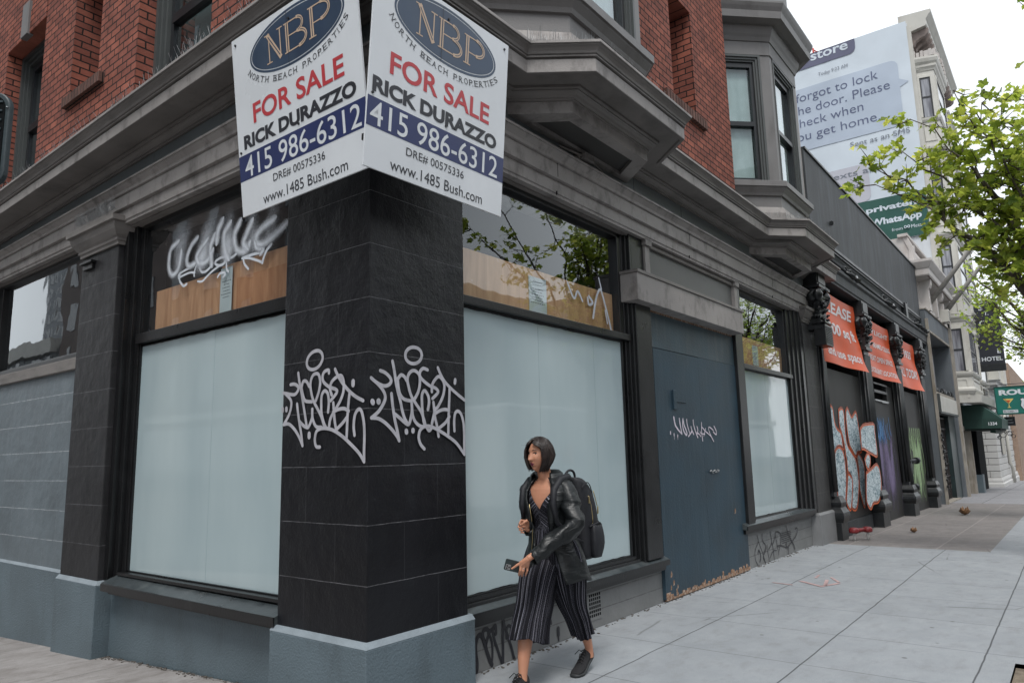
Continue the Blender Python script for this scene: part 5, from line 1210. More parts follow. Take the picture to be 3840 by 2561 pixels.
    S([(-0.072,b0+.01),(-0.072,b1-.01)],0.008,d,0.0038); S(arc(0.03,0.0535,0.062,0.0475,-1.3,1.3),0.005,d,0.004); S(arc(0.045,-0.0475,0.078,0.0525,-1.3,1.3),0.005,d,0.004)
    # P
    S([(0.185,b0),(0.185,b1)],0.034,o=0.003); S([(0.150,b0+.004),(0.222,b0+.004)],0.008,o=0.0026); S([(0.150,b1-.004),(0.25,b1-.004)],0.008,o=0.0028)
    S([(0.2,b1-.005),(0.28,b1-.005)],0.008,o=0.0029); S(arc(0.275,0.045,0.085,0.058,-math.pi/2,math.pi/2),0.024,o=0.0034); S([(0.2,-0.011),(0.275,-0.011)],0.008,o=0.0024)
    S([(0.185,b0+.01),(0.185,b1-.01)],0.008,d,0.0038); S(arc(0.275,0.045,0.085,0.058,-1.3,1.3),0.005,d,0.004)
    q.build('emblem_letters', M['sign_tan'], t); d.build('emblem_inline', M['sign_oval'], t)
    # arc of small capitals under the oval, with serifs
    q = MB(); s_ = 'NORTH BEACH PROPERTIES'; N = len(s_)
    a0, a1 = math.pi*1.105, math.pi*1.895
    # equal arc length
    erx, ery = rx+0.070, ry+0.070
    T = [a0+(a1-a0)*i/400 for i in range(401)]; P_ = [(erx*math.cos(a), ery*math.sin(a)) for a in T]; cum = [0]
    for i in range(400): cum.append(cum[-1]+math.hypot(P_[i+1][0]-P_[i][0], P_[i+1][1]-P_[i][1]))
    wid = {'I':0.5,' ':0.75}
    tot = sum(wid.get(c,1) for c in s_); acc = 0
    for c in s_:
        wd = wid.get(c,1)
        if c != ' ':
            Lp = cum[-1]*(acc+wd*0.12)/tot; i = min(range(401), key=lambda j: abs(cum[j]-Lp)); a = T[i]
            tx, ty = -erx*math.sin(a), ery*math.cos(a); r_ = math.atan2(ty, tx)
            cw = cum[-1]*wd*0.66/tot
            if c == 'I': cw = cum[-1]*0.07/tot
            text(q, c, fr, cx+P_[i][0], cx+P_[i][0]+cw, cy+P_[i][1], 0.040, -0.006, 0.002, rot=r_) if False else None
            V, F = text_geo(c, -0.002); bb0, bb1 = capH(-0.002); xs_ = [v[0] for v in V]; mn, mx_ = min(xs_), max(xs_)
            kk = 0.042/(bb1-bb0); sx_ = cw/(mx_-mn); P3 = []
            for vx, vy in V:
                ax_ = (vx-mn)*sx_; ay_ = (vy-bb0)*kk
                P3.append(O + ex*(cx+P_[i][0]+ax_*math.cos(r_)-ay_*math.sin(r_)) + ey*(cy+P_[i][1]+ax_*math.sin(r_)+ay_*math.cos(r_)) + n*0.002)
            q.add(P3, F)
            # serifs
            for u0 in ((0, 1) if c in 'NRHAPTIEFB' else ()):
                for yy in ((0.0,) if c in 'PRA' else (0.0, 0.042)):
                    if c == 'T' and yy == 0.0: uu = 0.5
                    else: uu = u0
                    ax_ = cw*uu; hw = 0.007
                    P3 = []
                    for dx_, dy_ in ((-hw,0),(hw,0),(hw,0.003),(-hw,0.003)):
                        xx_ = ax_+dx_; yy_ = yy+dy_-(0.003 if yy > 0 else 0)
                        P3.append(O + ex*(cx+P_[i][0]+xx_*math.cos(r_)-yy_*math.sin(r_)) + ey*(cy+P_[i][1]+xx_*math.sin(r_)+yy_*math.cos(r_)) + n*(0.0022+0.0001*u0))
                    q.add(P3, [(0,1,2,3)])
        acc += wd
    q.build('lettering', M['sign_black'], t)
    # panel seam, bolts and back frame
    q = MB(); flat(q, [(X(0.595),0.895),(X(0.599),0.895),(X(0.599),1.27),(X(0.595),1.27)], fr, 0.0042); q.build('panel_seam', M['sign_black'], t)
    q = MB()
    for a, c in ((0.05,h-0.05),(w-0.05,h-0.05),(0.035,0.46),(w*0.52,0.47),(w*0.5,h-0.1)):
        p = O+ex*a+ey*c; q.tube([p-n*0.002, p+n*0.008], 0.009, 8)
    split_build(q, 'bolt', M['sash'], t)
    q = MB(); c0 = O-n*0.035
    for a in (0.12, w-0.12): q.bar(c0+ex*a+ey*0.1, c0+ex*a+ey*(h-0.03), 0.04, 0.035, n)
    for c in (0.2, h-0.15): q.bar(c0-n*0.03+ex*0.04+ey*c, c0-n*0.03+ex*(w-0.04)+ey*c, 0.04, 0.03, n)
    q.build('back_frame', M['black'], t)
    return t
eyR = Vector((-0.010,-0.092,0.996)).normalized()
exR = Vector((1,0,0.020)); exR = (exR - eyR*exR.dot(eyR)).normalized()
sale_sign(Vector((2.677,3.150,3.260)), exR, eyR, 1.305, 1.31, 'right-hand of the two white for sale boards, overlapping its twin')
eyL = Vector((-0.108,0.006,0.994)).normalized()
exL = Vector((0,-1,-0.006)); exL = (exL - eyL*exL.dot(eyL)).normalized()
sale_sign(Vector((2.760,4.545,3.275)), exL, eyL, 1.372, 1.31, 'left-hand of the two white for sale boards, its bottom hanging over the spray-tagged window', 1.035, 0.045)
# ================================================================== the row of buildings down the street
M['charcoal'] = paint('charcoal_stucco', (0.030,0.034,0.038), 0.65, 0.18, 1.2, 0.3, 40, dirt=(0.085,0.10,0.115), dscale=(3.5,3.5,0.5), damt=0.6, dpos=(0.48,0.75))
M['charcoal_d'] = paint('charcoal_board', (0.026,0.026,0.026), 0.6, 0.15, 1.5, 0.15, 40)
M['iron'] = paint('painted_black_iron', (0.013,0.015,0.017), 0.38, 0.25, 5, 0.25, 60, dirt=(0.05,0.06,0.065), dscale=(8,8,3), damt=0.5, dpos=(0.55,0.75))
M['orange'] = paint('orange_banner_vinyl', (0.60,0.085,0.022), 0.5, 0.10, 1.5, 0.12, 6)
M['orange_txt'] = paint('banner_white', (0.66,0.62,0.64), 0.5, 0.05, 3, 0.0, 20)
M['stucco_grey'] = paint('blue_grey_stucco', (0.11,0.125,0.14), 0.7, 0.15, 1.2, 0.3, 30, dirt=(0.05,0.055,0.06), dscale=(1.5,1.5,0.6), damt=0.5)
M['beige'] = paint('flaking_beige_post', (0.30,0.275,0.24), 0.7, 0.2, 3, 0.3, 50, dirt=(0.16,0.12,0.07), dscale=(6,6,1), damt=0.8, dpos=(0.5,0.65))
M['cream'] = paint('cream_painted_wood', (0.50,0.47,0.45), 0.6, 0.08, 1.5, 0.15, 50, dirt=(0.30,0.24,0.21), dscale=(2,2,1.2), damt=0.6, dpos=(0.5,0.78))
M['cream_w'] = paint('off_white_paint', (0.52,0.51,0.47), 0.55, 0.07, 1.5, 0.15, 50, dirt=(0.32,0.29,0.25), dscale=(2.5,2.5,0.9), damt=0.6, dpos=(0.52,0.8))
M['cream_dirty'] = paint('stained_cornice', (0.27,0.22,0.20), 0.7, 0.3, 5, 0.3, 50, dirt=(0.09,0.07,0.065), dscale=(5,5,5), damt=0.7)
M['whitewall'] = paint('white_party_wall', (0.60,0.63,0.66), 0.7, 0.06, 1.0, 0.2, 30, dirt=(0.40,0.40,0.42), dscale=(3,3,0.7), damt=0.4)
M['tan_brick'] = brickmat('tan_brick', (0.42,0.30,0.225), (0.36,0.25,0.19), (0.30,0.24,0.2), vary=0.2)
M['green_cloth'] = paint('green_awning_cloth', (0.018,0.060,0.048), 0.6, 0.12, 2, 0.15, 30)
M['awn_under'] = paint('awning_underside', (0.02,0.03,0.028), 0.8, 0.1, 2, 0, 30)
M['bar_green'] = paint('green_sign_face', (0.012,0.155,0.125), 0.35, 0.08, 2, 0.03, 20)
M['amber'] = paint('amber_yellow', (0.75,0.55,0.16), 0.4, 0.05, 3, 0, 20)
M['winter'] = paint('grey_lace_curtain', (0.33,0.34,0.37), 0.8, 0.15, 3, 0.1, 20, dirt=(0.2,0.2,0.23), dscale=(9,9,1), damt=0.6)
M['rust_white'] = paint('white_rusticated_stone', (0.56,0.56,0.55), 0.65, 0.06, 2, 0.2, 50, dirt=(0.4,0.39,0.37), dscale=(2,2,1), damt=0.5)
def glassdark():
    m, nt, nd, lk, b = newmat('far_window_glass'); b.inputs['Base Color'].default_value = (0.03,0.035,0.04,1); b.inputs['Roughness'].default_value = 0.08; b.inputs['Specular IOR Level'].default_value = 0.9
    return m
M['farglass'] = glassdark()

# ---------------------------------------------------------------- black building with iron columns
BB = thing('black_building', 'single storey charcoal black building with cast iron columns and a tall blank parapet', 'building', (13.52, 3.5, 0))
def Q(name, mb, m, parent=None, bevel=0.0): return split_build(mb, name, M[m] if isinstance(m, str) else m, parent or BB, bevel)
b = MB().box(13.53, 25.38, 3.43, 3.9, 5.52, 7.12); Q('parapet_wall', b, 'charcoal')
b = MB().box(13.53, 25.40, 3.40, 3.95, 7.12, 7.16); Q('parapet_flashing', b, 'iron')
b = MB().box(13.53, 25.38, 3.47, 3.9, 5.0, 5.52); Q('recessed_band', b, 'charcoal')
b = MB(); b.box(13.53, 25.38, 3.40, 3.47, 5.47, 5.53); b.box(13.53, 25.38, 3.395, 3.42, 5.40, 5.42); Q('band_moulding', b, 'iron')
b = MB().sweep([(13.56,3.5),(25.38,3.5)], [(-0.3,4.66),(0.16,4.66),(0.16,4.70),(0.18,4.72),(0.18,4.90),(0.22,4.94),(0.22,4.99),(-0.3,5.02)]); Q('lintel', b, 'charcoal')
b = MB(); b.box(22.45,22.75,3.36,3.47,5.02,5.55); b.box(22.85,22.93,3.38,3.47,5.55,5.62); Q('wall_box', b, 'iron')
b = MB(); b.tube([(13.6,3.36,5.14),(25.2,3.36,5.10)], 0.03, 6); b.tube([(15.0,3.40,6.02),(15.04,3.40,6.02)],0.05,6)
rr = random.Random(11)
for x in (15.6,16.0,19.3,19.8,23.6,24.2,24.6,24.9): b.tube([(x,3.36,5.12),(x+0.1,3.28,5.06),(x+0.2,3.24,5.02)], [0.03,0.05,0.06], 6); b.tube([(x-0.3,3.38,5.16),(x,3.34,5.2+rr.uniform(0,.05)),(x+.3,3.38,5.14)],0.015,5)
Q('lamp_track', b, 'iron')
b = MB()
for x in (15.75,19.55,24.75): b.box(x, x+0.14, 3.19, 3.25, 5.00, 5.05)
Q('lamp_head', b, 'metal')
# infill walls between columns
colx = [13.60, 16.78, 20.32, 23.88]
b = MB(); b.box(13.53, 16.55, 3.50, 3.7, -0.5, 3.02); b.box(16.95,20.1,3.52,3.7,-0.5,2.62); b.box(16.95,17.95,3.52,3.7,2.62,3.02); b.box(19.35,20.1,3.52,3.7,2.62,3.02); b.box(20.5,23.65,3.50,3.7,-0.6,3.02); b.box(24.05,25.25,3.52,3.7,-0.6,3.02)
Q('infill_board', b, 'charcoal_d')
b = MB().box(17.95,19.35,3.62,3.7,2.55,3.05); Q('door_recess', b, 'void')
b = MB(); b.box(17.9,19.4,3.49,3.53,2.60,2.635); b.box(18.6,19.3,3.485,3.50,2.58,2.60); Q('door_head_strip', b, 'metal')
b = MB(); b.box(17.93,19.37,3.5,3.56,2.80,2.86); b.box(17.93,19.37,3.5,3.56,2.99,3.03);Q('door_head_frame', b, 'iron')
b = MB().box(13.53,25.38,4.2,4.3,2.9,4.9); b.box(13.53,25.38,3.7,4.3,2.98,3.02); Q('recess_back', b, 'void')
b = MB()
for x0, x1 in ((13.53,13.62),(16.5,17.0),(20.05,20.55),(23.6,24.1),(25.25,25.38)): b.box(x0,x1,3.52,4.25,-0.6,4.7)
Q('pier', b, 'charcoal_d')
b = MB(); b.box(14.0,16.35,3.46,3.50,-0.15,0.22); Q('skirting', b, 'charcoal')
# columns
def iron_column(x, first=False):
    g = gh(x, 3.3); y = 3.50 if first else 3.42; w = 0.095 if first else 0.22; ph = 0.2 if first else 0.31; kk = ph/0.36
    c = MB()
    # pedestal: square block with stepped, moulded top
    c.box(x-ph+(0.1 if first else 0), x+ph+(0.1 if first else 0), y-0.14, y+0.25, g-0.3, g+0.30)
    rings = []
    for r_, z_ in ((0.36,0.30),(0.37,0.33),(0.40,0.37),(0.41,0.42),(0.40,0.47),(0.33,0.52),(0.30,0.56),(0.33,0.60),(0.34,0.64),(0.30,0.68),(0.25,0.74)):
        k_ = r_*kk; kd = r_*0.48; xo = x+(0.1 if first else 0); rings.append([(xo-k_,y-kd,g+z_),(xo+k_,y-kd,g+z_),(xo+k_,y+0.25,g+z_),(xo-k_,y+0.25,g+z_)])
    c.loft(rings, smooth=False)
    ped = Q('column', c, 'iron', bevel=0.006)
    c = MB(); c.box(x-w, x+w, y-0.06, y+0.25, g+0.74, 3.62)
    # fluting ribs on the front and sides
    for k_ in range(6):
        xx_ = x-w+0.015+k_*(2*w-0.03)/5; c.tube([(xx_,y-0.065,g+0.82),(xx_,y-0.065,3.5)],0.027,8)
    for k_ in range(3):
        yy_ = y-0.01+k_*0.09; c.tube([(x-w-0.004,yy_,g+0.82),(x-w-0.004,yy_,3.5)],0.027,8)
    Q('shaft', c, 'iron', ped)
    if first: x, w, y = 13.22, 0.17, 3.38
    c = MB()   # capital: collar, leaf bell, two scroll volutes and abacus
    c.box(x-w-0.06, x+w+0.06, y-0.13, y+0.25, 3.60, 3.66); c.box(x-w-0.03, x+w+0.03, y-0.10, y+0.25, 3.66, 3.70)
    rings = []
    for r_, z_ in ((0.20,3.70),(0.20,3.85),(0.19,3.95),(0.22,4.05),(0.27,4.14),(0.29,4.18)):
        rings.append([(x-r_,y-r_*0.55,z_),(x+r_,y-r_*0.55,z_),(x+r_,y+0.25,z_),(x-r_,y+0.25,z_)])
    c.loft(rings, smooth=False)
    rr = random.Random(int(x*10))
    for k_ in range(46):      # curled leaf relief
        px = x+rr.uniform(-0.2,0.2); pz = rr.uniform(3.74,4.12)
        side = rr.random() < 0.4
        p = Vector((px, y-0.11-rr.uniform(0,.03), pz)) if not side else Vector((x-0.20-rr.uniform(0,.03), y+rr.uniform(-.1,.15), pz))
        c.tube([p, p+Vector((rr.uniform(-.02,.02),-0.02,0.04)), p+Vector((rr.uniform(-.03,.03),-0.04,0.045)), p+Vector((rr.uniform(-.03,.03),-0.045,0.02))], [0.02,0.022,0.017,0.008], 5)
    for sx_ in (-1,1):        # volutes as stepped discs on the corners
        cx_ = x+sx_*0.25; cz_ = 4.20
        for r_, d_ in ((0.115,0.0),(0.088,0.016),(0.06,0.028),(0.028,0.04)):
            c.lathe([(r_,-0.17-d_),(r_,-0.08)], (cx_, y+0.02, cz_), 14, 'y')
            c.lathe([(r_,-0.12-d_),(r_,0.02)], (x+sx_*0.22, y+0.0, cz_), 12, 'x') if sx_ < 0 else None
    c.box(x-0.34, x+0.34, y-0.17, y+0.25, 4.32, 4.37); c.box(x-0.27, x+0.27, y-0.12, y+0.25, 4.37, 4.66); c.box(x-0.22,x+0.22,y-0.135,y-0.11,4.42,4.61)
    for k_ in range(10):
        p = Vector((x+rr.uniform(-.28,.28), y-0.15, rr.uniform(4.27,4.33))); c.tube([p,p+Vector((0.02,-0.02,0.02))],[0.025,0.012],5)
    Q('capital', c, 'iron', ped)
    return ped
for x in colx: iron_column(x, x < 14)
# standpipe valve on the third column, small box on the first
b = MB(); b.tube([(20.4,3.38,1.18),(20.85,3.28,1.20)], 0.06, 10); b.tube([(20.83,3.285,1.20),(20.93,3.26,1.205)], 0.085, 10); b.tube([(20.45,3.36,1.2),(20.45,3.36,0.62),(20.58,3.32,0.55)], 0.055, 10); b.tube([(20.56,3.33,0.55),(20.66,3.30,0.56)],0.09,10)
st = thing('standpipe_valve', 'black standpipe valve jutting from the third iron column', 'pipe valve', (20.3,3.3,0.5)); b.build('valve', M['iron'], st)
sb = thing('speaker_box', 'small black louvred box mounted high between grey pilaster and first orange banner', 'wall box', (13.2,3.3,3.3))
b = MB().box(13.00,13.46,3.205,3.40,3.31,3.68); b.build('box', M['black'], sb, 0.01)
b = MB(); b.box(12.98,13.47,3.19,3.41,3.70,3.725); b.build('hood', M['black'], sb)
b = MB()
for k_ in range(10): z_ = 3.345+k_*0.031; b.box(13.04,13.44,3.197,3.206,z_,z_+0.014)
b.build('louvre', M['charcoal'], sb)
# painted graffiti piece on the first infill board (runs over the column shaft)
gp = MB(); oc = Spray(); frp = frR(3.497)
def clipx(poly, xm):
    return [(min(x, xm), z) for x, z in poly]
for i, poly in enumerate(WILD):
    on_col = i in (4, 7, 8)
    y_ = 3.497
    if on_col: y_ = 3.325
    # positions were read on the board plane; for shapes on the column bring them forward along x
    pts = [Vector((x*(y_/3.5), 1.53+(z-1.53)*(y_/3.5))) for x, z in poly]
    sm_ = smooth_path([tuple(p) for p in pts]+[tuple(pts[0])], 4)[:-1]
    fr_ = frR(y_)
    cm = M['piece_fill'] if 'piece_fill' in M else None
    if cm is None:
        m, nt, nd, lk, bs = newmat('ice_blue_fill'); tc = nd.new('ShaderNodeTexCoord')
        mp = nd.new('ShaderNodeMapping'); mp.inputs['Scale'].default_value = (5,5,9)
        wv = nd.new('ShaderNodeTexNoise'); wv.inputs['Scale'].default_value = 1.7; wv.inputs['Detail'].default_value = 5; wv.inputs['Distortion'].default_value = 1.8
        lk.new(tc.outputs['Object'], mp.inputs['Vector']); lk.new(mp.outputs['Vector'], wv.inputs['Vector'])
        rp = ramp(nd, [(0.40,(0.10,0.20,0.25)),(0.47,(0.40,0.50,0.55)),(0.56,(0.60,0.68,0.72))]); lk.new(wv.outputs['Fac'], rp.inputs['Fac']); lk.new(rp.outputs['Color'], bs.inputs['Base Color']); bs.inputs['Roughness'].default_value = 0.5
        M['piece_fill'] = cm = m
    f = MB(); O_, ex_, ey_, n_ = fr_
    f.add([O_+ex_*p.x+ey_*p.y+n_*(0.002+0.0012*i) for p in sm_], [tuple(range(len(sm_)))])
    f.build('graffiti_piece', cm, BB, recalc=False)
    oc.stroke([tuple(p) for p in pts]+[tuple(pts[0])], 0.075, fr_, 0.0026+0.0012*i, 0.5)
oc.build('graffiti_outline', M['sp_orange'], BB)
oc = Spray()
for i, poly in enumerate(WILD):
    y_ = 3.497 if i not in (4,7,8) else 3.325
    pts = [(x*(y_/3.5)+0.012, 1.53+(z-1.53)*(y_/3.5)+0.01) for x, z in poly]
    oc.stroke(pts+[pts[0]], 0.022, frR(y_), 0.0032+0.0012*i, 0.4)
oc.build('graffiti_outline', M['sp_black'], BB)
rr = random.Random(9); oc = Spray()
for k_ in range(26):
    x = rr.uniform(17.1,19.9); z = rr.uniform(0.8,1.9); oc.stroke([(x,z),(x+rr.uniform(-.05,.05),z-rr.uniform(.3,.9))], rr.uniform(.03,.07), frR(3.515), 0.004+k_*0.0002, 0.6, 0.45)
oc.build('graffiti_tag', M['sp_purple'], BB)
mist('graffiti_mist', M['sp_purple'], frR(3.517), 16.95, 20.05, 0.15, 2.15, 1.25, 0.0, BB, 1, 1.2)
mist('graffiti_mist', M['sp_blue'], frR(3.5155), 16.95, 19.0, 1.55, 2.35, 0.8, 0.0, BB, 5, 2.0)
oc = Spray()
for k_ in range(12):
    x = 17.0+k_*0.2; oc.stroke([(x,2.1+rr.uniform(-.1,.15)),(x+rr.uniform(-.1,.15),1.95),(x+0.12,1.75+rr.uniform(-.1,.1))], 0.06, frR(3.510), 0.002+k_*0.0002, 0.6, 0.8)
oc.build('graffiti_tag', M['sp_blue'], BB)
oc = Spray()
mist('graffiti_mist', M['sp_green'], frR(3.4985), 20.5, 23.6, 0.0, 2.05, 1.5, 0.0, BB, 9, 1.6)
for k_ in range(16):
    x = rr.uniform(20.7,23.4); z = rr.uniform(0.5,1.9); oc.stroke([(x,z),(x+rr.uniform(-.25,.25),z-rr.uniform(.2,.5)),(x+rr.uniform(-.2,.2),z-rr.uniform(.4,.8))], rr.uniform(.04,.07), frR(3.497), 0.004+k_*0.0002, 0.5, 0.8)
for k_ in range(9):
    x = 20.75+k_*0.29; oc.stroke([(x,1.75),(x+.1,2.05),(x+.2,1.75),(x+.12,1.5)], 0.06, frR(3.497), 0.009+k_*0.0002, 0.5, 0.9)
oc.build('graffiti_tag', M['sp_green'], BB)
# orange banners: vinyl sheets tied at the top, bellied out at the bottom right
def banner(xa, xb, z0, z1, rows, label, cut=0.0, bulge=0.18):
    t = thing('lease_banner', label, 'banner', ((xa+xb)/2, 3.44, z0), 'orange lease banners between the iron columns')
    n = 22; m_ = 16; V = []; U = lambda u, v: Vector((xa+(xb-xa)*u, 3.46 - bulge*(1-v)**2*(0.25+0.75*u**2) - 0.02*math.sin(u*9+v*4)*(1-v) - 0.012*math.sin(v*13+u*3), z0+(z1-z0)*v - 0.04*math.sin(u*math.pi)*v))
    for j in range(m_+1):
        for i in range(n+1): V.append(U(i/n, j/m_))
    F = [(j*(n+1)+i, j*(n+1)+i+1, (j+1)*(n+1)+i+1, (j+1)*(n+1)+i) for j in range(m_) for i in range(n)]
    o = MB().add(V, F, True).build('sheet', M['orange'], t)
    q = MB()
    for s_, u0, u1, v, h, bd in rows:
        Vv, Ff = text_geo(s_, bd); xs_ = [p[0] for p in Vv]; mn, mx_ = min(xs_), max(xs_); b0, b1 = capH(bd)
        P3 = []
        for px, py in Vv:
            u = u0+(u1-u0)*(px-mn)/(mx_-mn); vv = v+h*(py-b0)/(b1-b0)
            p = U(u, vv); P3.append((p.x, p.y-0.006, p.z))
        q.add(P3, Ff)
    split_build(q, 'lettering', M['orange_txt'], t, gap=0.12, recalc=False)
    return t
banner(13.55, 16.45, 3.10, 4.52, [('LEASE',0.22,0.88,0.74,0.16,0.03),('3,000 sq ft',0.08,0.90,0.44,0.16,0.03),('and use space',0.10,0.93,0.12,0.13,0.02)], 'orange banner lettered LEASE, nearest of the three')
banner(17.1, 20.0, 3.10, 4.48, [('SKYLIGHT',0.10,0.92,0.78,0.08,0.02),('HIGH BEAMED CEILING',0.08,0.95,0.54,0.09,0.02),('GREAT OPEN SPACE',0.1,0.9,0.30,0.09,0.02),('EXCELLENT LOCATION',0.05,0.95,0.08,0.09,0.02)], 'middle orange banner with four rows of small white words')
banner(20.65, 23.5, 3.10, 4.45, [('415 1933',0.06,0.80,0.66,0.16,0.03),('CALL TODAY',0.05,0.92,0.24,0.18,0.03)], 'orange banner ending in the word TODAY, farthest of the three')

# ---------------------------------------------------------------- grey low building with gate
GB = thing('grey_shop_building', 'low blue grey stucco shop with recessed upper window, white sign box and iron gate', 'building', (25.4,3.3,gh(28,3)))
def G_(name, mb, m, parent=None, bevel=0.0): return split_build(mb, name, M[m] if isinstance(m, str) else m, parent or GB, bevel)
b = MB(); b.box(25.42,30.85,3.30,3.9,5.15,5.80); b.box(25.42,25.62,3.30,3.9,-0.6,5.15); b.box(30.30,30.62,3.30,3.9,-0.7,5.15); G_('stucco_front', b, 'stucco_grey')
b = MB(); b.box(25.39,25.47,3.24,3.32,-0.6,5.5); b.box(25.60,25.66,3.27,3.33,-0.6,5.15); G_('flaking_post', b, 'beige')
b = MB(); b.box(30.55,30.86,3.22,3.42,-0.7,6.0); G_('flaking_post', b, 'beige')
b = MB(); b.box(25.6,30.35,3.26,3.30,5.10,5.16); b.box(25.4,30.86,3.26,3.9,5.80,5.83); G_('opening_trim', b, 'beige')
b = MB().box(25.6,30.4,4.2,4.3,-0.7,5.2); b.box(25.6,25.62,3.5,4.3,-.7,5.2); G_('recess', b, 'charcoal')
b = MB()
for k_ in range(34): b.tube([(25.7+k_*0.135,3.86,3.30),(25.7+k_*0.135,3.86,5.15)],0.05,6)
G_('ribbed_shutter', b, 'winter')
b = MB(); b.box(25.62,30.3,3.32,4.2,3.14,3.26); G_('ledge', b, 'beige')
rr = random.Random(2); b = MB()
for k_ in range(14): x = rr.uniform(25.7,30); b.tube([(x,3.38,3.24),(x+rr.uniform(-.1,.1),3.34,3.34+rr.uniform(0,.1)),(x+rr.uniform(-.2,.2),3.32,3.28)],0.03,5)
G_('cable', b, 'iron')
b = MB().box(25.66,29.9,3.22,3.42,2.62,3.12); G_('sign_box', b, 'cream_w', bevel=0.01)
b = MB(); b.box(25.62,25.67,3.18,3.44,2.58,3.16); b.box(25.66,29.92,3.20,3.44,2.56,2.62); G_('sign_frame', b, 'bay_trim')
b = MB(); fr_ = frR(3.219)
for i_, (x0_, x1_, z_) in enumerate(((26.6,28.4,2.95),(26.3,29.2,2.78))):
    x = x0_
    while x < x1_: w_ = rr.uniform(.12,.3); flat(b, [(x,z_),(x+w_,z_),(x+w_,z_+.07),(x,z_+.07)], fr_, 0.002); x += w_+.07
G_('sign_print', b, M['sp_teal'])
# iron gate of bars and scrolls
b = MB(); g0 = -0.25
for k_ in range(22): x = 25.75+k_*0.135; b.box(x,x+0.022,3.52,3.545,g0,2.5)
for z_ in (g0+0.05,0.55,0.95,1.35,2.1,2.45): b.box(25.72,28.7,3.515,3.55,z_,z_+0.05)
for k_ in range(7):
    x = 25.95+k_*0.40
    b.tube([(x+0.12*math.cos(a_/6*6.28),3.51,1.15+0.15*math.sin(a_/6*6.28)) for a_ in range(7)],0.014,5)
    b.tube([(x+0.12*math.cos(a_/6*6.28),3.51,0.3+0.15*math.sin(a_/6*6.28)) for a_ in range(7)],0.014,5)
gt = G_('iron_gate', b, M['gate'] if 'gate' in M else paint('rusty_black_iron',(0.022,0.017,0.017),0.5,0.4,8,0.3,50))
b = MB(); b.box(28.72,30.5,3.40,3.9,-0.7,2.6); b.box(25.66,30.5,3.9,4.0,-0.7,2.62); G_('green_black_wall', b, paint('green_black_paint',(0.018,0.032,0.034),0.4,0.4,2,0.2,30))
b = MB(); b.box(25.7,28.9,3.3,3.52,-0.28,-0.17); G_('step', b, 'beige')
rr = random.Random(12)
b = MB()
for k_ in range(10):
    z_ = 1.9-k_*0.17; p = [(25.42+rr.uniform(-.1,.25),3.225,z_+rr.uniform(-.06,.06)) for _ in range(4)]; b.tube(p,0.022,5)
G_('tangled_cable', b, 'iron')

# ---------------------------------------------------------------- cream house set on the shop
CH = thing('cream_house', 'cream painted house front with bracketed cornice and panelled gable above the grey shop', 'building', (28,3.4,5.8))
def C_(name, mb, m, parent=None, bevel=0.0): return split_build(mb, name, M[m] if isinstance(m, str) else m, parent or CH, bevel)
b = MB(); b.box(25.9,30.88,3.46,4.2,5.5,6.75); C_('front_wall', b, 'cream')
b = MB(); b.box(25.85,30.88,3.28,3.46,5.83,5.95)
for x in (26.0,27.6,29.2,30.55): b.box(x,x+0.22,3.20,3.5,5.83,6.55)
b.box(26.4,27.4,3.40,3.47,6.0,6.5); C_('wall_trim', b, 'cream')
b = MB()
for x in (28.0,28.5,29.6,30.0): b.box(x,x+0.3,3.44,3.47,5.95,6.5)
C_('window', b, 'farglass')
prof = [(-0.4,6.70),(0.10,6.70),(0.12,6.80),(0.48,6.86),(0.50,6.90),(0.50,7.08),(0.53,7.12),(0.60,7.26),(0.62,7.30),(0.62,7.38),(-0.4,7.50)]
b = MB().sweep([(25.95,4.3),(25.95,3.56),(30.88,3.56)], prof); C_('cornice', b, 'cream')
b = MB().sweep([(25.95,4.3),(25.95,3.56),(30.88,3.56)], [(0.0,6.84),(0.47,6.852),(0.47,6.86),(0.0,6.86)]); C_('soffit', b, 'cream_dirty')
b = MB()
for x in (26.02,28.6,30.5):
    b.extr([(x,3.5,6.10),(x,3.40,6.12),(x,3.36,6.25),(x,3.38,6.4),(x,3.28,6.5),(x,3.16,6.56),(x,3.12,6.66),(x,3.12,6.84),(x,3.5,6.84)], (0.26,0,0))
C_('bracket', b, 'cream', bevel=0.01)
b = MB(); b.extr([(26.0,3.6,7.45),(26.0,3.55,7.9),(26.0,3.75,8.35),(26.0,4.4,8.35),(26.0,4.4,7.45)], (4.8,0,0))
C_('mansard_panel', b, 'cream')
b = MB(); b.extr([(25.97,3.52,7.45),(25.97,3.48,7.95),(25.97,3.66,8.42),(25.97,3.80,8.42),(25.97,3.62,7.9),(25.97,3.66,7.45)], (0.25,0,0)); b.box(25.9,30.8,3.6,3.9,8.35,8.45); b.box(26.3,26.42,3.50,3.6,7.45,8.1)
C_('mansard_trim', b, 'cream', bevel=0.01)
b = MB().box(25.92,26.6,4.4,5.2,6.5,8.5); C_('side_wall', b, 'tan_brick')
b = MB(); b.box(29.05,29.45,3.05,3.46,5.86,6.30); ac = thing('window_unit', 'small white air conditioner under the cream cornice between two grey flagpoles', 'air conditioner', (29.25,3.2,5.86)); b.build('casing', M['cream_w'], ac, 0.01)
b = MB()
for k_ in range(5): b.box(29.08,29.42,3.04,3.052,5.92+k_*0.07,5.95+k_*0.07)
b.build('vent', M['farglass'], ac)
M['pole'] = paint('grey_pole_paint', (0.30,0.29,0.27), 0.6, 0.2, 6, 0.15, 50, dirt=(0.5,0.48,0.46), dscale=(4,4,4), damt=0.6)
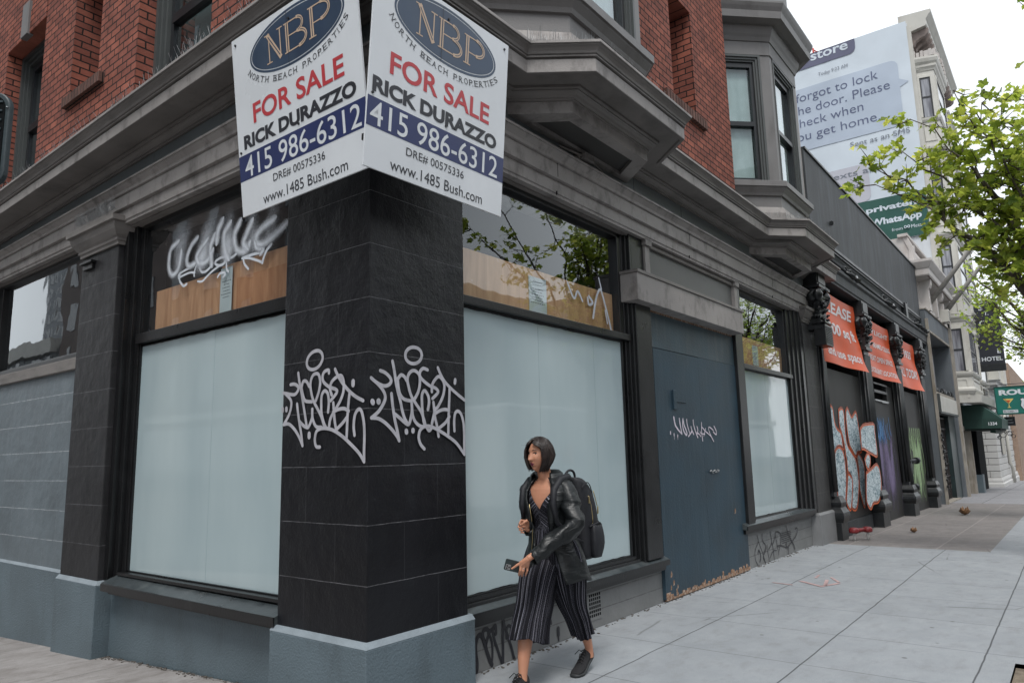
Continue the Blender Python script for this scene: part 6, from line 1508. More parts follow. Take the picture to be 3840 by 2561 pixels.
for i_, (x, lab) in enumerate(((27.0,'thick grey pole angled out from the cream house, nearer one'),(30.0,'thick grey pole angled out from the cream house, farther one over the air conditioner'))):
    f = thing('flagpole', lab, 'flagpole', (x,3.4,6.1), 'angled poles on the cream house')
    MB().tube([(x,3.42,6.12),(x,2.0,7.85),(x,1.75,8.15)], [0.085,0.07,0.05], 10).build('pole', M['pole'], f)
    b = MB().box(x-0.13,x+0.13,3.28,3.47,5.9,6.3); b.build('bracket', M['cream'], f, 0.02)

# ---------------------------------------------------------------- tall white building with bays
TB = thing('white_bay_building', 'tall off white building with stacked bay windows and heavy bracketed cornice', 'building', (31,3.45,gh(33,3)))
def T_(name, mb, m, parent=None, bevel=0.0): return split_build(mb, name, M[m] if isinstance(m, str) else m, parent or TB, bevel)
b = MB().box(30.92,39.0,3.47,14.0,3.0,18.35); T_('walls', b, 'whitewall')
b = MB(); b.box(30.90,31.05,3.36,3.55,-0.8,18.2); b.box(38.7,39.0,3.36,3.5,3.0,18.0); T_('corner_trim', b, 'cream_w')
# main cornice
prof = [(-0.3,17.65),(0.05,17.65),(0.08,17.80),(0.12,17.95),(0.62,18.02),(0.66,18.06),(0.66,18.30),(0.70,18.34),(0.76,18.42),(0.84,18.52),(0.86,18.56),(0.86,18.64),(-0.3,18.75)]
b = MB().sweep([(30.93,4.4),(30.93,3.47),(38.98,3.47),(38.98,4.4)], [(p if p < 0.05 else p, z) for p, z in prof]); 
b = MB().sweep([(30.95,3.47),(38.98,3.47)], prof); T_('main_cornice', b, 'cream_w')
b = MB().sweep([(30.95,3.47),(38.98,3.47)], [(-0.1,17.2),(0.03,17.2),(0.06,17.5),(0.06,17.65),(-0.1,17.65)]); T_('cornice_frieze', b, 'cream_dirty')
b = MB()
for k_ in range(16):
    x = 31.15+k_*0.50
    b.extr([(x,3.47,17.42),(x,3.34,17.44),(x,3.27,17.56),(x,3.12,17.66),(x,2.94,17.70),(x,2.82,17.80),(x,2.78,17.985),(x,3.47,17.985)], (0.21,0,0))
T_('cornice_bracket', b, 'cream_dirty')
b = MB()
for k_ in range(44): x = 31.05+k_*0.18; b.box(x,x+0.09,3.38,3.47,17.30,17.42)
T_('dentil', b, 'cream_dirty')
def tbay(x0, x1, yf, floors, z0, z1, name='bay'):
    """stack of canted bays: floors = list of (sill z, head z)"""
    d = 3.47-yf; xa, xb = x0+d*0.30, x1-d*0.30
    path = [(x0,3.47),(xa,yf),(xb,yf),(x1,3.47)]
    body = MB().sweep(path, [(-0.3,z0),(0,z0),(0,z1),(-0.3,z1)]); by = T_('bay', body, 'cream_w')
    for zs, zh in floors:
        q = MB().sweep(path, [(-0.1,zh+0.28),(0.03,zh+0.28),(0.05,zh+0.34),(0.11,zh+0.42),(0.12,zh+0.50),(-0.1,zh+0.56)]); T_('moulding', q, 'cream_w', by)
        q = MB().sweep(path, [(-0.1,zs-0.20),(0.04,zs-0.20),(0.08,zs-0.12),(0.09,zs-0.05),(-0.1,zs)]); T_('moulding', q, 'cream_w', by)
        for A, B, m_ in ((path[0],path[1],0.16),(path[1],path[2],0.2),(path[2],path[3],0.16)):
            A = Vector((*A,0)); B = Vector((*B,0)); dd = (B-A); L = dd.length; dd.normalize(); nn = Vector((dd.y,-dd.x,0))
            def bx(mb, u0, u1, za, zb_, o0, o1):
                V = [A+dd*u+nn*o+Z3*z for z in (za,zb_) for u, o in ((u0,o0),(u1,o0),(u1,o1),(u0,o1))]
                mb.add(V, [(3,2,1,0),(4,5,6,7),(0,1,5,4),(1,2,6,5),(2,3,7,6),(3,0,4,7)])
            if L < 0.6: m_ = 0.13
            q = MB(); bx(q, m_-0.09, m_, zs, zh+0.09, -0.02, 0.05); bx(q, L-m_, L-m_+0.09, zs, zh+0.09, -0.02, 0.05); bx(q, m_, L-m_, zh, zh+0.09, -0.02, 0.05)
            w_ = T_('window', q, 'cream_w', by)
            q = MB(); zm = (zs+zh)/2
            bx(q, m_, m_+0.05, zs, zh, 0.005, 0.03); bx(q, L-m_-0.05, L-m_, zs, zh, 0.005, 0.03); bx(q, m_+.05, L-m_-.05, zm-0.03, zm+0.03, 0.005, 0.035); bx(q, m_+.05, L-m_-.05, zh-0.05, zh, 0.005, 0.03); T_('sash', q, 'sash', by)
            q = MB(); bx(q, m_+.05, L-m_-.05, zs, zh-.05, 0.0, 0.012); T_('pane', q, 'farpane', by)
            # recessed panel below each window
            q = MB(); bx(q, m_-0.02, L-m_+0.02, zs-1.0, zs-0.95, 0.0, 0.03); bx(q, m_-0.02, L-m_+0.02, zs-0.35, zs-0.30, 0.0, 0.03); bx(q, m_-0.02, m_+0.03, zs-0.95, zs-0.35, 0.0, 0.03); bx(q, L-m_-0.03, L-m_+0.02, zs-0.95, zs-0.35, 0.0, 0.03); T_('panel', q, 'cream_w', by)
    return by
def farpane():
    m, nt, nd, lk, b = newmat('curtained_far_pane'); tc = nd.new('ShaderNodeTexCoord'); mp = nd.new('ShaderNodeMapping'); mp.inputs['Scale'].default_value = (7,7,0.6)
    n = nd.new('ShaderNodeTexNoise'); n.inputs['Scale'].default_value = 1.5; lk.new(tc.outputs['Object'], mp.inputs['Vector']); lk.new(mp.outputs['Vector'], n.inputs['Vector'])
    r = ramp(nd, [(0.35,(0.10,0.10,0.12)),(0.65,(0.30,0.31,0.34))]); lk.new(n.outputs['Fac'], r.inputs['Fac']); lk.new(r.outputs['Color'], b.inputs['Base Color'])
    b.inputs['Roughness'].default_value = 0.12; b.inputs['Specular IOR Level'].default_value = 0.6; return m
M['farpane'] = farpane()
tbay(31.15, 34.2, 2.80, [(4.30,5.88),(7.45,9.12),(10.9,12.6),(14.35,16.0)], 3.95, 16.6)
tbay(35.0, 38.4, 2.86, [(4.25,5.65),(7.1,8.70),(10.4,12.1),(13.9,15.5)], 3.95, 16.0)
# crown on the upper bay
b = MB().sweep([(31.1,3.47),(31.36,2.80),(33.9,2.80),(34.25,3.47)], [(-0.2,16.35),(0.04,16.35),(0.08,16.5),(0.16,16.6),(0.20,16.72),(0.20,16.80),(-0.2,16.86)]); T_('bay_crown', b, 'cream_w')
b = MB(); rr = random.Random(6)
P_ = smooth_path([(31.05,3.47),(31.2,3.0),(31.3,2.7),(32.5,2.6),(33.9,2.65)], 4)
for i_ in range(len(P_)-1):
    p = P_[i_]; h_ = 0.10+0.12*abs(math.sin(i_*1.4)); b.box(p.x-0.04,p.x+0.05,p.y-0.05,p.y+0.05,16.82,16.90+h_)
T_('crest', b, 'cream')
# corbelled base of the lower bay
b = MB().sweep([(31.12,3.47),(31.36,2.80),(33.9,2.80),(34.25,3.47)], [(-0.3,3.35),(-0.1,3.35),(0.03,3.42),(0.10,3.55),(0.10,3.62),(0.02,3.70),(0.0,3.98),(-0.3,3.98)]); T_('bay_corbel', b, 'cream_w')
b = MB().sweep([(31.0,3.47),(31.5,2.60),(36.0,2.55),(39,2.6)], [(-0.5,3.12),(-0.02,3.12),(0.02,3.40),(-0.5,3.42)]); T_('storefront_cornice', b, 'cream_w')
# ground floor doorway
b = MB(); b.box(30.92,39.0,3.95,4.1,-0.9,3.1); T_('lobby_wall', b, paint('dark_green_lobby',(0.018,0.024,0.018),0.5,0.3,2,0.1,30))
b = MB(); b.box(33.25,33.55,3.25,3.5,-0.7,2.2); b.box(30.95,33.5,3.4,3.5,2.15,2.3); T_('door_frame', b, 'beige')
b = MB(); b.box(34.0,34.3,3.13,3.5,-0.7,2.2); b.box(34.3,39,3.35,3.5,-.8,3.1); T_('shopfront', b, 'void')
b = MB(); b.box(33.95,34.6,3.08,3.52,-0.7,0.42); T_('stall_riser', b, 'plinth')
# sagging pipe from wall under the sign
# ---- billboard banner on the side wall
BL = thing('wall_billboard', 'huge pale wall banner with a dark speech bubble and text on the white side wall', 'billboard', (30.90,3.5,9.58))
frb = (Vector((30.865,0,0)), -Y3, Z3, -X3)     # u runs towards -y
V = []; F = []; ny, nz = 44, 36
def BU(y, z): return 30.865-0.03*noise.noise(Vector((y*0.9, z*0.9, 0)))-0.012*noise.noise(Vector((y*2.3+z*1.9, z*1.1-y, 3)))
for j in range(nz+1):
    for i in range(ny+1):
        y = 3.50+(13.0-3.50)*i/ny; z = 9.58+(18.42-9.58)*j/nz; V.append((BU(y,z), y, z))
F = [(j*(ny+1)+i, j*(ny+1)+i+1, (j+1)*(ny+1)+i+1, (j+1)*(ny+1)+i) for j in range(nz) for i in range(ny)]
M['bb_white'] = paint('banner_pale_blue', (0.58,0.645,0.71), 0.6, 0.06, 0.7, 0.5, 1.3)
M['bb_bubble'] = paint('bubble_blue_grey', (0.42,0.485,0.58), 0.6, 0.06, 0.7, 0.5, 1.3)
M['bb_lilac'] = paint('bubble_lilac', (0.47,0.475,0.535), 0.6, 0.06, 0.7, 0.5, 1.3)
M['bb_dark'] = paint('bubble_dark', (0.115,0.12,0.19), 0.6, 0.1, 0.7, 0.4, 1.3)
M['bb_green'] = paint('banner_dark_green', (0.018,0.085,0.068), 0.6, 0.1, 0.7, 0.4, 1.3)
M['bb_text'] = paint('banner_slate_text', (0.095,0.115,0.20), 0.6, 0.05, 1, 0, 5)
M['bb_text2'] = paint('banner_grey_text', (0.16,0.18,0.22), 0.6, 0.05, 1, 0, 5)
MB().add(V, F, True).build('cloth', M['bb_white'], BL, recalc=False)
def patch(y0, y1, z0, z1, m, o, r=0.0, nm='print'):
    ys_ = rng(y0,y1,0.2); zs_ = rng(z0,z1,0.2); V = []
    for z in zs_:
        for y in ys_:
            yy, zz = y, z
            # round the corners
            for cy_, cz_ in ((y0+r,z0+r),(y1-r,z0+r),(y0+r,z1-r),(y1-r,z1-r)):
                if (yy-cy_)*(1 if cy_ > (y0+y1)/2 else -1) > 0 and (zz-cz_)*(1 if cz_ > (z0+z1)/2 else -1) > 0 and r > 0:
                    dd = math.hypot(yy-cy_, zz-cz_)
                    if dd > r: yy, zz = cy_+(yy-cy_)*r/dd, cz_+(zz-cz_)*r/dd
            zz = min(zz, 18.415)
            V.append((BU(yy,zz)-o, yy, zz))
    n_ = len(ys_); F = [(j*n_+i, j*n_+i+1, (j+1)*n_+i+1, (j+1)*n_+i) for j in range(len(zs_)-1) for i in range(n_-1)]
    return MB().add(V, F, True).build(nm, M[m], BL, recalc=False)
patch(5.40, 12.9, 17.80, 18.75, 'bb_dark', 0.02, 0.25, 'dark_bubble')
patch(3.95, 12.8, 14.15, 16.95, 'bb_bubble', 0.02, 0.28, 'speech_bubble')
patch(5.4, 12.9, 11.37, 12.95, 'bb_lilac', 0.02, 0.25, 'lower_bubble')
patch(3.505, 12.95, 9.60, 11.36, 'bb_green', 0.02, 0.0, 'green_panel')
q = MB(); flat(q, [(-3.97,16.1),(-3.62,15.88),(-3.97,15.72)], frb, 0.03); q.build('bubble_tail', M['bb_bubble'], BL, recalc=False)
def bt(s_, y0, y1, z, h, m, bd=0.0, nm='lettering'):
    q = MB(); text(q, s_, frb, -y0, -y1, z, h, bd, 0.0)
    q.v = [(BU(p[1], min(p[2],18.41))-0.030, p[1], min(p[2],18.41)) for p in q.v]; return q.build(nm, M[m], BL, recalc=False)
bt('y store', 7.72, 5.68, 18.06, 0.42, 'bb_white', 0.02)
bt('Today 9:23 AM', 6.93, 5.76, 17.28, 0.145, 'bb_text2', 0.0)
bt('forgot to lock', 7.93, 4.69, 16.37, 0.375, 'bb_text', -0.004)
bt('the door. Please', 8.10, 4.30, 15.79, 0.375, 'bb_text', -0.004)
bt('check when', 8.13, 5.34, 15.21, 0.375, 'bb_text', -0.004)
bt('you get home.', 8.32, 4.77, 14.61, 0.375, 'bb_text', -0.004)
bt('Sent as an SMS', 5.97, 3.78, 13.77, 0.21, 'bb_text2', 0.0)
bt('texts are', 6.95, 4.9, 12.54, 0.24, 'bb_text2', 0.0)
bt('noted,', 6.75, 5.60, 12.01, 0.24, 'bb_text2', 0.0)
bt('Message privately', 7.65, 3.72, 10.84, 0.24, 'bb_white', 0.035)
bt('on WhatsApp', 6.05, 3.72, 10.29, 0.27, 'bb_white', 0.035)
bt('from', 4.80, 4.42, 9.93, 0.12, 'bb_white', 0.0)
bt('Meta', 4.12, 3.76, 9.93, 0.14, 'bb_white', 0.0)
q = MB(); q.tube([Vector((30.80, 4.26+0.09*math.sin(t), 10.0+0.05*math.sin(2*t))) for t in [2*math.pi*i/28 for i in range(29)]], 0.016, 6, cap=False); q.build('loop_mark', M['bb_white'], BL)
# red railing on the roof behind
RR = MB(); 
RR.tube([(31.2,6.92,18.52),(31.2,7.45,19.10),(31.2,8.6,19.14),(31.2,10,19.14)],0.03,6); RR.tube([(31.2,7.2,18.52),(31.2,7.9,18.95)],0.025,6)
for y in (7.12,8.2,9.4): RR.tube([(31.2,y,18.4),(31.2,y,18.80 if y < 8 else 19.14)],0.04,6)
tag(RR.build('roof_railing', paint('red_railing_paint',(0.40,0.05,0.04),0.5)), 'thin red railing on the roof above the wall banner', 'railing')

# ---------------------------------------------------------------- awning
AW = thing('door_awning', 'dark green cloth awning numbered 1334 over the building entrance', 'awning', (33,3.4,2.2))
side = [(3.44,2.19),(3.44,3.10),(2.80,3.10),(2.16,2.53),(2.18,2.17)]
b = MB().extr([(33.0,y,z) for y, z in side], (3.2,0,0)); b.build('cloth', M['green_cloth'], AW)
b = MB(); fr_ = (Vector((32.995,0,0)), -Y3, Z3, -X3); flat(b, [(-3.44,2.19),(-2.18,2.17),(-2.16,2.53),(-3.44,2.57)], fr_, 0.006); b.build('valance', paint('green_valance',(0.014,0.048,0.038),0.6,0.1,2,0.1,30), AW)
b = MB(); b.box(32.985,32.996,2.775,2.80,2.18,3.10); b.build('seam', M['green_cloth'], AW)
b = MB(); text(b, '1334', fr_, -2.60, -2.32, 2.30, 0.115, 0.03, 0.012); b.build('number', M['sign_white'], AW)
b = MB().box(33.05,36.1,2.25,3.40,2.12,2.17); b.build('underside', M['awn_under'], AW)
b = MB().box(33.3,36.0,2.42,2.60,2.02,2.12); b.build('small_flap', M['green_cloth'], AW)

# ---------------------------------------------------------------- blade signs
HS = thing('hotel_sign', 'tall black blade sign ending in the word HOTEL on the white building', 'hotel sign', (36,2.4,4.6))
b = MB().box(35.95,36.10,1.975,2.84,4.90,7.50); b.build('board', M['sign_black'], HS, 0.01)
b = MB().box(35.94,36.11,1.965,2.85,4.60,4.895); b.build('foot_panel', M['iron'], HS, 0.01)
frh = (Vector((35.95,0,0)), -Y3, Z3, -X3)
b = MB(); text(b, 'HOTEL', frh, -2.775, -2.045, 5.03, 0.17, 0.02, 0.005)
text(b, 'E', frh, -2.20, -2.08, 5.33, 0.19, 0.02, 0.005)
text(b, 'T.', frh, -2.50, -2.34, 6.97, 0.17, 0.02, 0.005)
text(b, 'S', frh, -2.68, -2.53, 7.20, 0.20, 0.02, 0.005)
text(b, 'C', frh, -2.70, -2.52, 6.52, 0.24, 0.02, 0.005)
split_build(b, 'lettering', M['sign_white'], HS, gap=0.08)
b = MB(); b.tube([(36.02,2.84,4.72),(36.02,3.4,4.66)],0.025,6); b.tube([(36.02,2.84,7.3),(36.02,3.4,7.3)],0.025,6); b.build('bracket', M['cream_w'], HS)
RS = thing('bar_sign', 'green bar sign with cocktail glass and lettering hanging over the far pavement', 'bar sign', (36,1.9,2.8))
b = MB(); b.box(35.94,36.12,0.75,2.47,2.80,3.90); b.build('board', M['bar_green'], RS, 0.01)
b = MB(); b.box(35.92,36.14,0.74,2.48,3.895,3.93); b.box(35.92,36.14,0.74,2.48,2.78,2.80); b.box(35.92,36.14,2.465,2.495,2.78,3.93); b.build('frame', paint('green_frame',(0.006,0.06,0.05),0.4), RS)
frs = (Vector((35.94,0,0)), -Y3, Z3, -X3)
b = MB(); text(b, 'ROUTE', frs, -2.34, -0.85, 3.57, 0.22, 0.05, 0.006); b.build('lettering', M['sign_white'], RS)
# cocktail glass
b = MB(); flat(b, [(-2.22,3.42),(-1.86,3.42),(-2.04,3.20)], frs, 0.006); b.build('glass_bowl', M['amber'], RS)
b = MB(); flat(b, [(-2.12,3.36),(-1.96,3.36),(-2.04,3.26)], frs, 0.009); b.build('drink', M['orange'], RS)
b = MB(); flat(b, [(-2.05,3.20),(-2.03,3.20),(-2.025,3.08),(-2.055,3.08)], frs, 0.007); flat(b, [(-2.11,3.05),(-1.97,3.05),(-2.0,3.08),(-2.08,3.08)], frs, 0.0075); b.build('glass_stem', M['amber'], RS)
b = MB(); b.bar(Vector((35.93,2.22,3.50)), Vector((35.93,2.02,3.20)), 0.012, 0.006, X3); b.build('stirrer', M['sign_black'], RS)
b = MB(); flat(b, [(-2.27,2.84),(-1.76,2.84),(-1.76,2.96),(-2.27,2.96)], frs, 0.006); b.build('caption_strip', M['sign_white'], RS)
b = MB(); text(b, 'BIG SCREEN TV', frs, -2.25, -1.78, 2.866, 0.07, 0.01, 0.010); b.build('caption', M['sign_black'], RS)
sh = [(-1.66,3.40),(-1.58,3.44),(-1.50,3.40),(-1.40,3.45),(-1.30,3.40),(-1.22,3.44),(-1.14,3.40),(-1.18,3.30),(-1.13,3.12),(-1.22,2.95),(-1.40,2.87),(-1.58,2.95),(-1.67,3.12),(-1.62,3.30)]
b = MB(); flat(b, sh, frs, 0.006); b.build('shield_edge', M['sign_black'], RS)
b = MB(); flat(b, [(-1.40+(x+1.40)*0.90, 3.16+(z-3.16)*0.90) for x, z in sh], frs, 0.009); b.build('shield', M['sign_white'], RS)
b = MB(); text(b, '66', frs, -1.55, -1.25, 3.02, 0.22, 0.03, 0.013); b.build('shield_number', M['sign_black'], RS)
b = MB(); b.tube([(36.02,0.8,4.02),(36.02,2.9,4.02)],0.014,6); b.tube([(36.02,2.47,3.86),(36.02,3.2,3.86)],0.02,6)
for k_ in range(3): b.tube([(36.02,2.6-k_*0.25+0.1*math.cos(t),2.98+0.12*math.sin(t)) for t in [i*0.8 for i in range(8)]],0.012,5) if k_ == 0 else None
b.build('hanger', M['iron'], RS)
SS = thing('small_sign', 'small black board hanging under the green bar sign', 'small sign', (36.5,2.1,2.3))
b = MB().box(36.45,36.52,1.93,2.30,2.33,2.70); b.build('board', M['sign_black'], SS, 0.01)
b = MB(); b.tube([(36.48,2.0,2.7),(36.48,2.0,2.8)],0.01,5); b.tube([(36.48,2.22,2.7),(36.48,2.22,2.8)],0.01,5); b.build('hanger', M['iron'], SS)
b = MB(); frx = (Vector((36.45,0,0)), -Y3, Z3, -X3); flat(b, [(-2.22,2.56),(-2.02,2.56),(-2.02,2.585),(-2.22,2.585)], frx, 0.004); flat(b, [(-2.25,2.44),(-2.0,2.44),(-2.0,2.47),(-2.25,2.47)], frx, 0.004); b.build('lettering', M['silver'], SS)
SC_ = thing('scroll_bracket', 'curled wrought iron bracket on the white block wall', 'bracket', (41,2.6,2.2))
b = MB(); 
for (cy_, cz_, r_) in ((2.75,2.02,0.16),(2.5,2.08,0.13),(2.35,1.95,0.1),(2.9,1.9,0.09)): b.tube([(41.6, cy_+r_*(1-i/14*0.5)*math.cos(i*0.6), cz_+r_*(1-i/14*0.5)*math.sin(i*0.6)) for i in range(14)],0.016,5)
b.tube([(41.6,3.0,2.2),(41.6,2.3,2.16)],0.02,5); b.build('scroll', M['iron'], SC_)

# ---------------------------------------------------------------- white block building and the tan brick one beyond
WB = thing('white_block_building', 'white building of grooved stone blocks beyond the awning', 'building', (41,3.0,gh(41,3)))
def W_(name, mb, m, parent=None, bevel=0.0): return split_build(mb, name, M[m] if isinstance(m, str) else m, parent or WB, bevel)
b = MB(); g_ = gh(41,3)
b.box(41.03,52,3.03,9,g_-0.5,8.2); W_('core', b, 'charcoal_d')
b = MB(); rowh = 0.30; z = g_+0.42; r_ = 0
while z < 4.2:
    L_ = 0.75; y = 3.0 if r_ % 2 == 0 else 3.0
    ys_ = [3.0,3.42,4.3,5.2,6.1] if r_ % 2 == 0 else [3.0,3.9,4.8,5.7]
    for a, c in zip(ys_[:-1], ys_[1:]): b.box(41.0,41.08,a+(0.008 if a > 3.0 else 0),c-0.008,z+0.012,z+rowh-0.012)
    xs_ = [41.08]+[41.5+(0.45 if r_ % 2 else 0)+0.9*k_ for k_ in range(12)]
    for a, c in zip(xs_[:-1], xs_[1:]):
        if c < 52 and not (1.2 < z < 3.3 and 43.0 < a < 44.6): b.box(a+0.008,c-0.008,3.0,3.07,z+0.012,z+rowh-0.012)
    z += rowh; r_ += 1
W_('stone_block', b, 'rust_white', bevel=0.012)
b = MB(); b.sweep([(41.0,6),(41.0,3.0),(52,3.0)], [(-0.1,g_-0.3),(0.10,g_-0.3),(0.10,g_+0.14),(0.06,g_+0.18),(0.06,g_+0.30),(0.02,g_+0.42),(-0.1,g_+0.42)]); W_('moulded_base', b, 'rust_white')
b = MB().sweep([(41.0,6),(41.0,3.0),(52,3.0)], [(-0.1,4.15),(0.1,4.15),(0.15,4.25),(0.3,4.35),(0.3,4.5),(0.38,4.6),(-0.1,4.66)]); W_('belt_cornice', b, 'rust_white')
b = MB()
for k_ in range(14): b.box(41.1+k_*0.35,41.22+k_*0.35,2.72,3.0,4.18,4.36)
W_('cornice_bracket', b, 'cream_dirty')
b = MB().box(41.0,52,3.0,3.03,4.6,8.2); b.box(40.99,41.03,3.0,9,4.6,8.2); W_('upper_wall', b, 'cream_w')
b = MB(); b.box(41.5,42.6,2.6,3.0,4.66,7.9); b.box(45,46.5,2.6,3.0,4.66,7.9); bz = W_('bay', b, 'cream_w')
b = MB(); b.box(41.49,41.505,2.68,2.92,5.2,6.8); W_('pane', b, 'farpane', bz)
b = MB().sweep([(41.0,6),(41.0,3.0),(52,3.0)], [(-0.1,8.0),(0.1,8.0),(0.35,8.2),(0.4,8.4),(-0.1,8.5)]); W_('roof_cornice', b, 'rust_white')
b = MB(); b.box(43.0,44.5,2.96,3.05,1.1,3.3); W_('window', b, 'farglass')
b = MB()
for k_ in range(9): b.box(43.0+k_*0.17,43.03+k_*0.17,2.9,2.93,1.1,3.3)
W_('window_bars', b, 'cream_w')
b = MB(); b.tube([(46.5,2.92,4.1),(46.5,2.92,0.6),(46.7,2.85,0.4),(46.8,2.85,-0.4)],0.08,8); W_('downpipe', b, 'cream_w')
b = MB(); b.box(52,80,2.75,12,-1.5,6.4); TN = b.build('tan_building', M['tan_brick']); tag(TN, 'plain tan brick building at the far end of the row', 'building')
b = MB(); b.box(39.0,41.0,4.3,9,-0.9,7.5); tag(b.build('narrow_infill', M['charcoal']), 'dark narrow wall set back behind the awning', 'wall')

# sprinkler connection with two red caps by the block
SI = thing('sprinkler_connection', 'white stub pipes with two dark red caps standing by the wall', 'sprinkler pipe', (13.75,3.12,gh(13.8,3)))
g_ = gh(13.75,3.1); M['redcap'] = paint('dark_red_cap', (0.20,0.022,0.025), 0.4, 0.2, 8)
for i_, (x, y) in enumerate(((13.60,3.20),(13.86,3.04))):
    MB().tube([(x,y,g_),(x,y,g_+0.17)],0.022,8).build('stub_pipe', M['rust_white'], SI)
    MB().lathe([(0.03,0.13),(0.072,0.135),(0.082,0.155),(0.08,0.20),(0.06,0.22),(0.0,0.228)],(x,y,g_),16).build('cap', M['redcap'], SI)
MB().tube([(13.60,3.20,g_+0.175),(13.86,3.04,g_+0.175)],0.035,8).build('crossbar', M['redcap'], SI)
# litter: curled brown leaves / scraps
M['leafbrown'] = paint('dry_leaf', (0.22,0.12,0.06), 0.8, 0.4, 20)
def litter(x, y, s, label):
    g_ = gh(x,y); V = []; n=6
    for i in range(n+1):
        for j in range(5):
            u = i/n-0.5; v = j/4-0.5
            V.append((x+u*s*1.4, y+v*s*(1-abs(u)*1.2), g_+0.006+s*(1.6*u*u+1.4*v*v)))
    F = [(i*5+j,i*5+j+1,(i+1)*5+j+1,(i+1)*5+j) for i in range(n) for j in range(4)]
    o = MB().add(V,F,True).build('dry_leaf', M['leafbrown'], recalc=False); md = o.modifiers.new('thick','SOLIDIFY'); md.thickness = 0.004
    tag(o, label, 'dry leaf', 'dry leaves on the pavement')
litter(20.9,2.36,0.26,'larger curled brown leaf lying on the old pavement')
litter(15.6,2.62,0.13,'small tan leaf on the near edge of the old pavement')
# ================================================================== street trees
def leafmat(name, c_dark, c_mid, c_light):
    m, nt, nd, lk, b = newmat(name)
    out = [n for n in nd if n.type == 'OUTPUT_MATERIAL'][0]
    at = nd.new('ShaderNodeAttribute'); at.attribute_name = 'hue'
    r = ramp(nd, [(0.0, c_dark), (0.5, c_mid), (1.0, c_light)]); lk.new(at.outputs['Fac'], r.inputs['Fac'])
    lk.new(r.outputs['Color'], b.inputs['Base Color']); b.inputs['Roughness'].default_value = 0.45; b.inputs['Specular IOR Level'].default_value = 0.35
    tl = nd.new('ShaderNodeBsdfTranslucent')
    hs = nd.new('ShaderNodeHueSaturation'); hs.inputs['Value'].default_value = 3.4; hs.inputs['Saturation'].default_value = 1.05; hs.inputs['Hue'].default_value = 0.485
    lk.new(r.outputs['Color'], hs.inputs['Color']); lk.new(hs.outputs['Color'], tl.inputs['Color'])
    mx = nd.new('ShaderNodeMixShader'); mx.inputs['Fac'].default_value = 0.5
    lk.new(b.outputs[0], mx.inputs[1]); lk.new(tl.outputs[0], mx.inputs[2]); lk.new(mx.outputs[0], out.inputs['Surface'])
    return m
M['leaf_a'] = leafmat('plane_leaf', (0.06,0.10,0.02), (0.18,0.235,0.045), (0.36,0.38,0.10))
M['leaf_b'] = leafmat('young_plane_leaf', (0.10,0.16,0.03), (0.22,0.31,0.06), (0.38,0.44,0.13))
M['bark'] = paint('mottled_bark', (0.075,0.062,0.052), 0.85, 0.3, 6, 0.6, 30, dirt=(0.20,0.18,0.15), dscale=(7,7,5), damt=0.7, dpos=(0.5,0.62))
LOBE = []
for k_ in range(5):
    a = math.pi/2 + (k_-2)*R(58); rad = (0.62,0.86,1.0,0.86,0.62)[k_]
    LOBE.append((a-R(18), rad*0.74)); LOBE.append((a-R(8), rad*0.82)); LOBE.append((a, rad)); LOBE.append((a+R(8), rad*0.82)); LOBE.append((a+R(18), rad*0.74))
    LOBE.append((a+R(29), 0.50))
LOBE = sorted([(a, r_) for a, r_ in LOBE], key=lambda t: t[0])
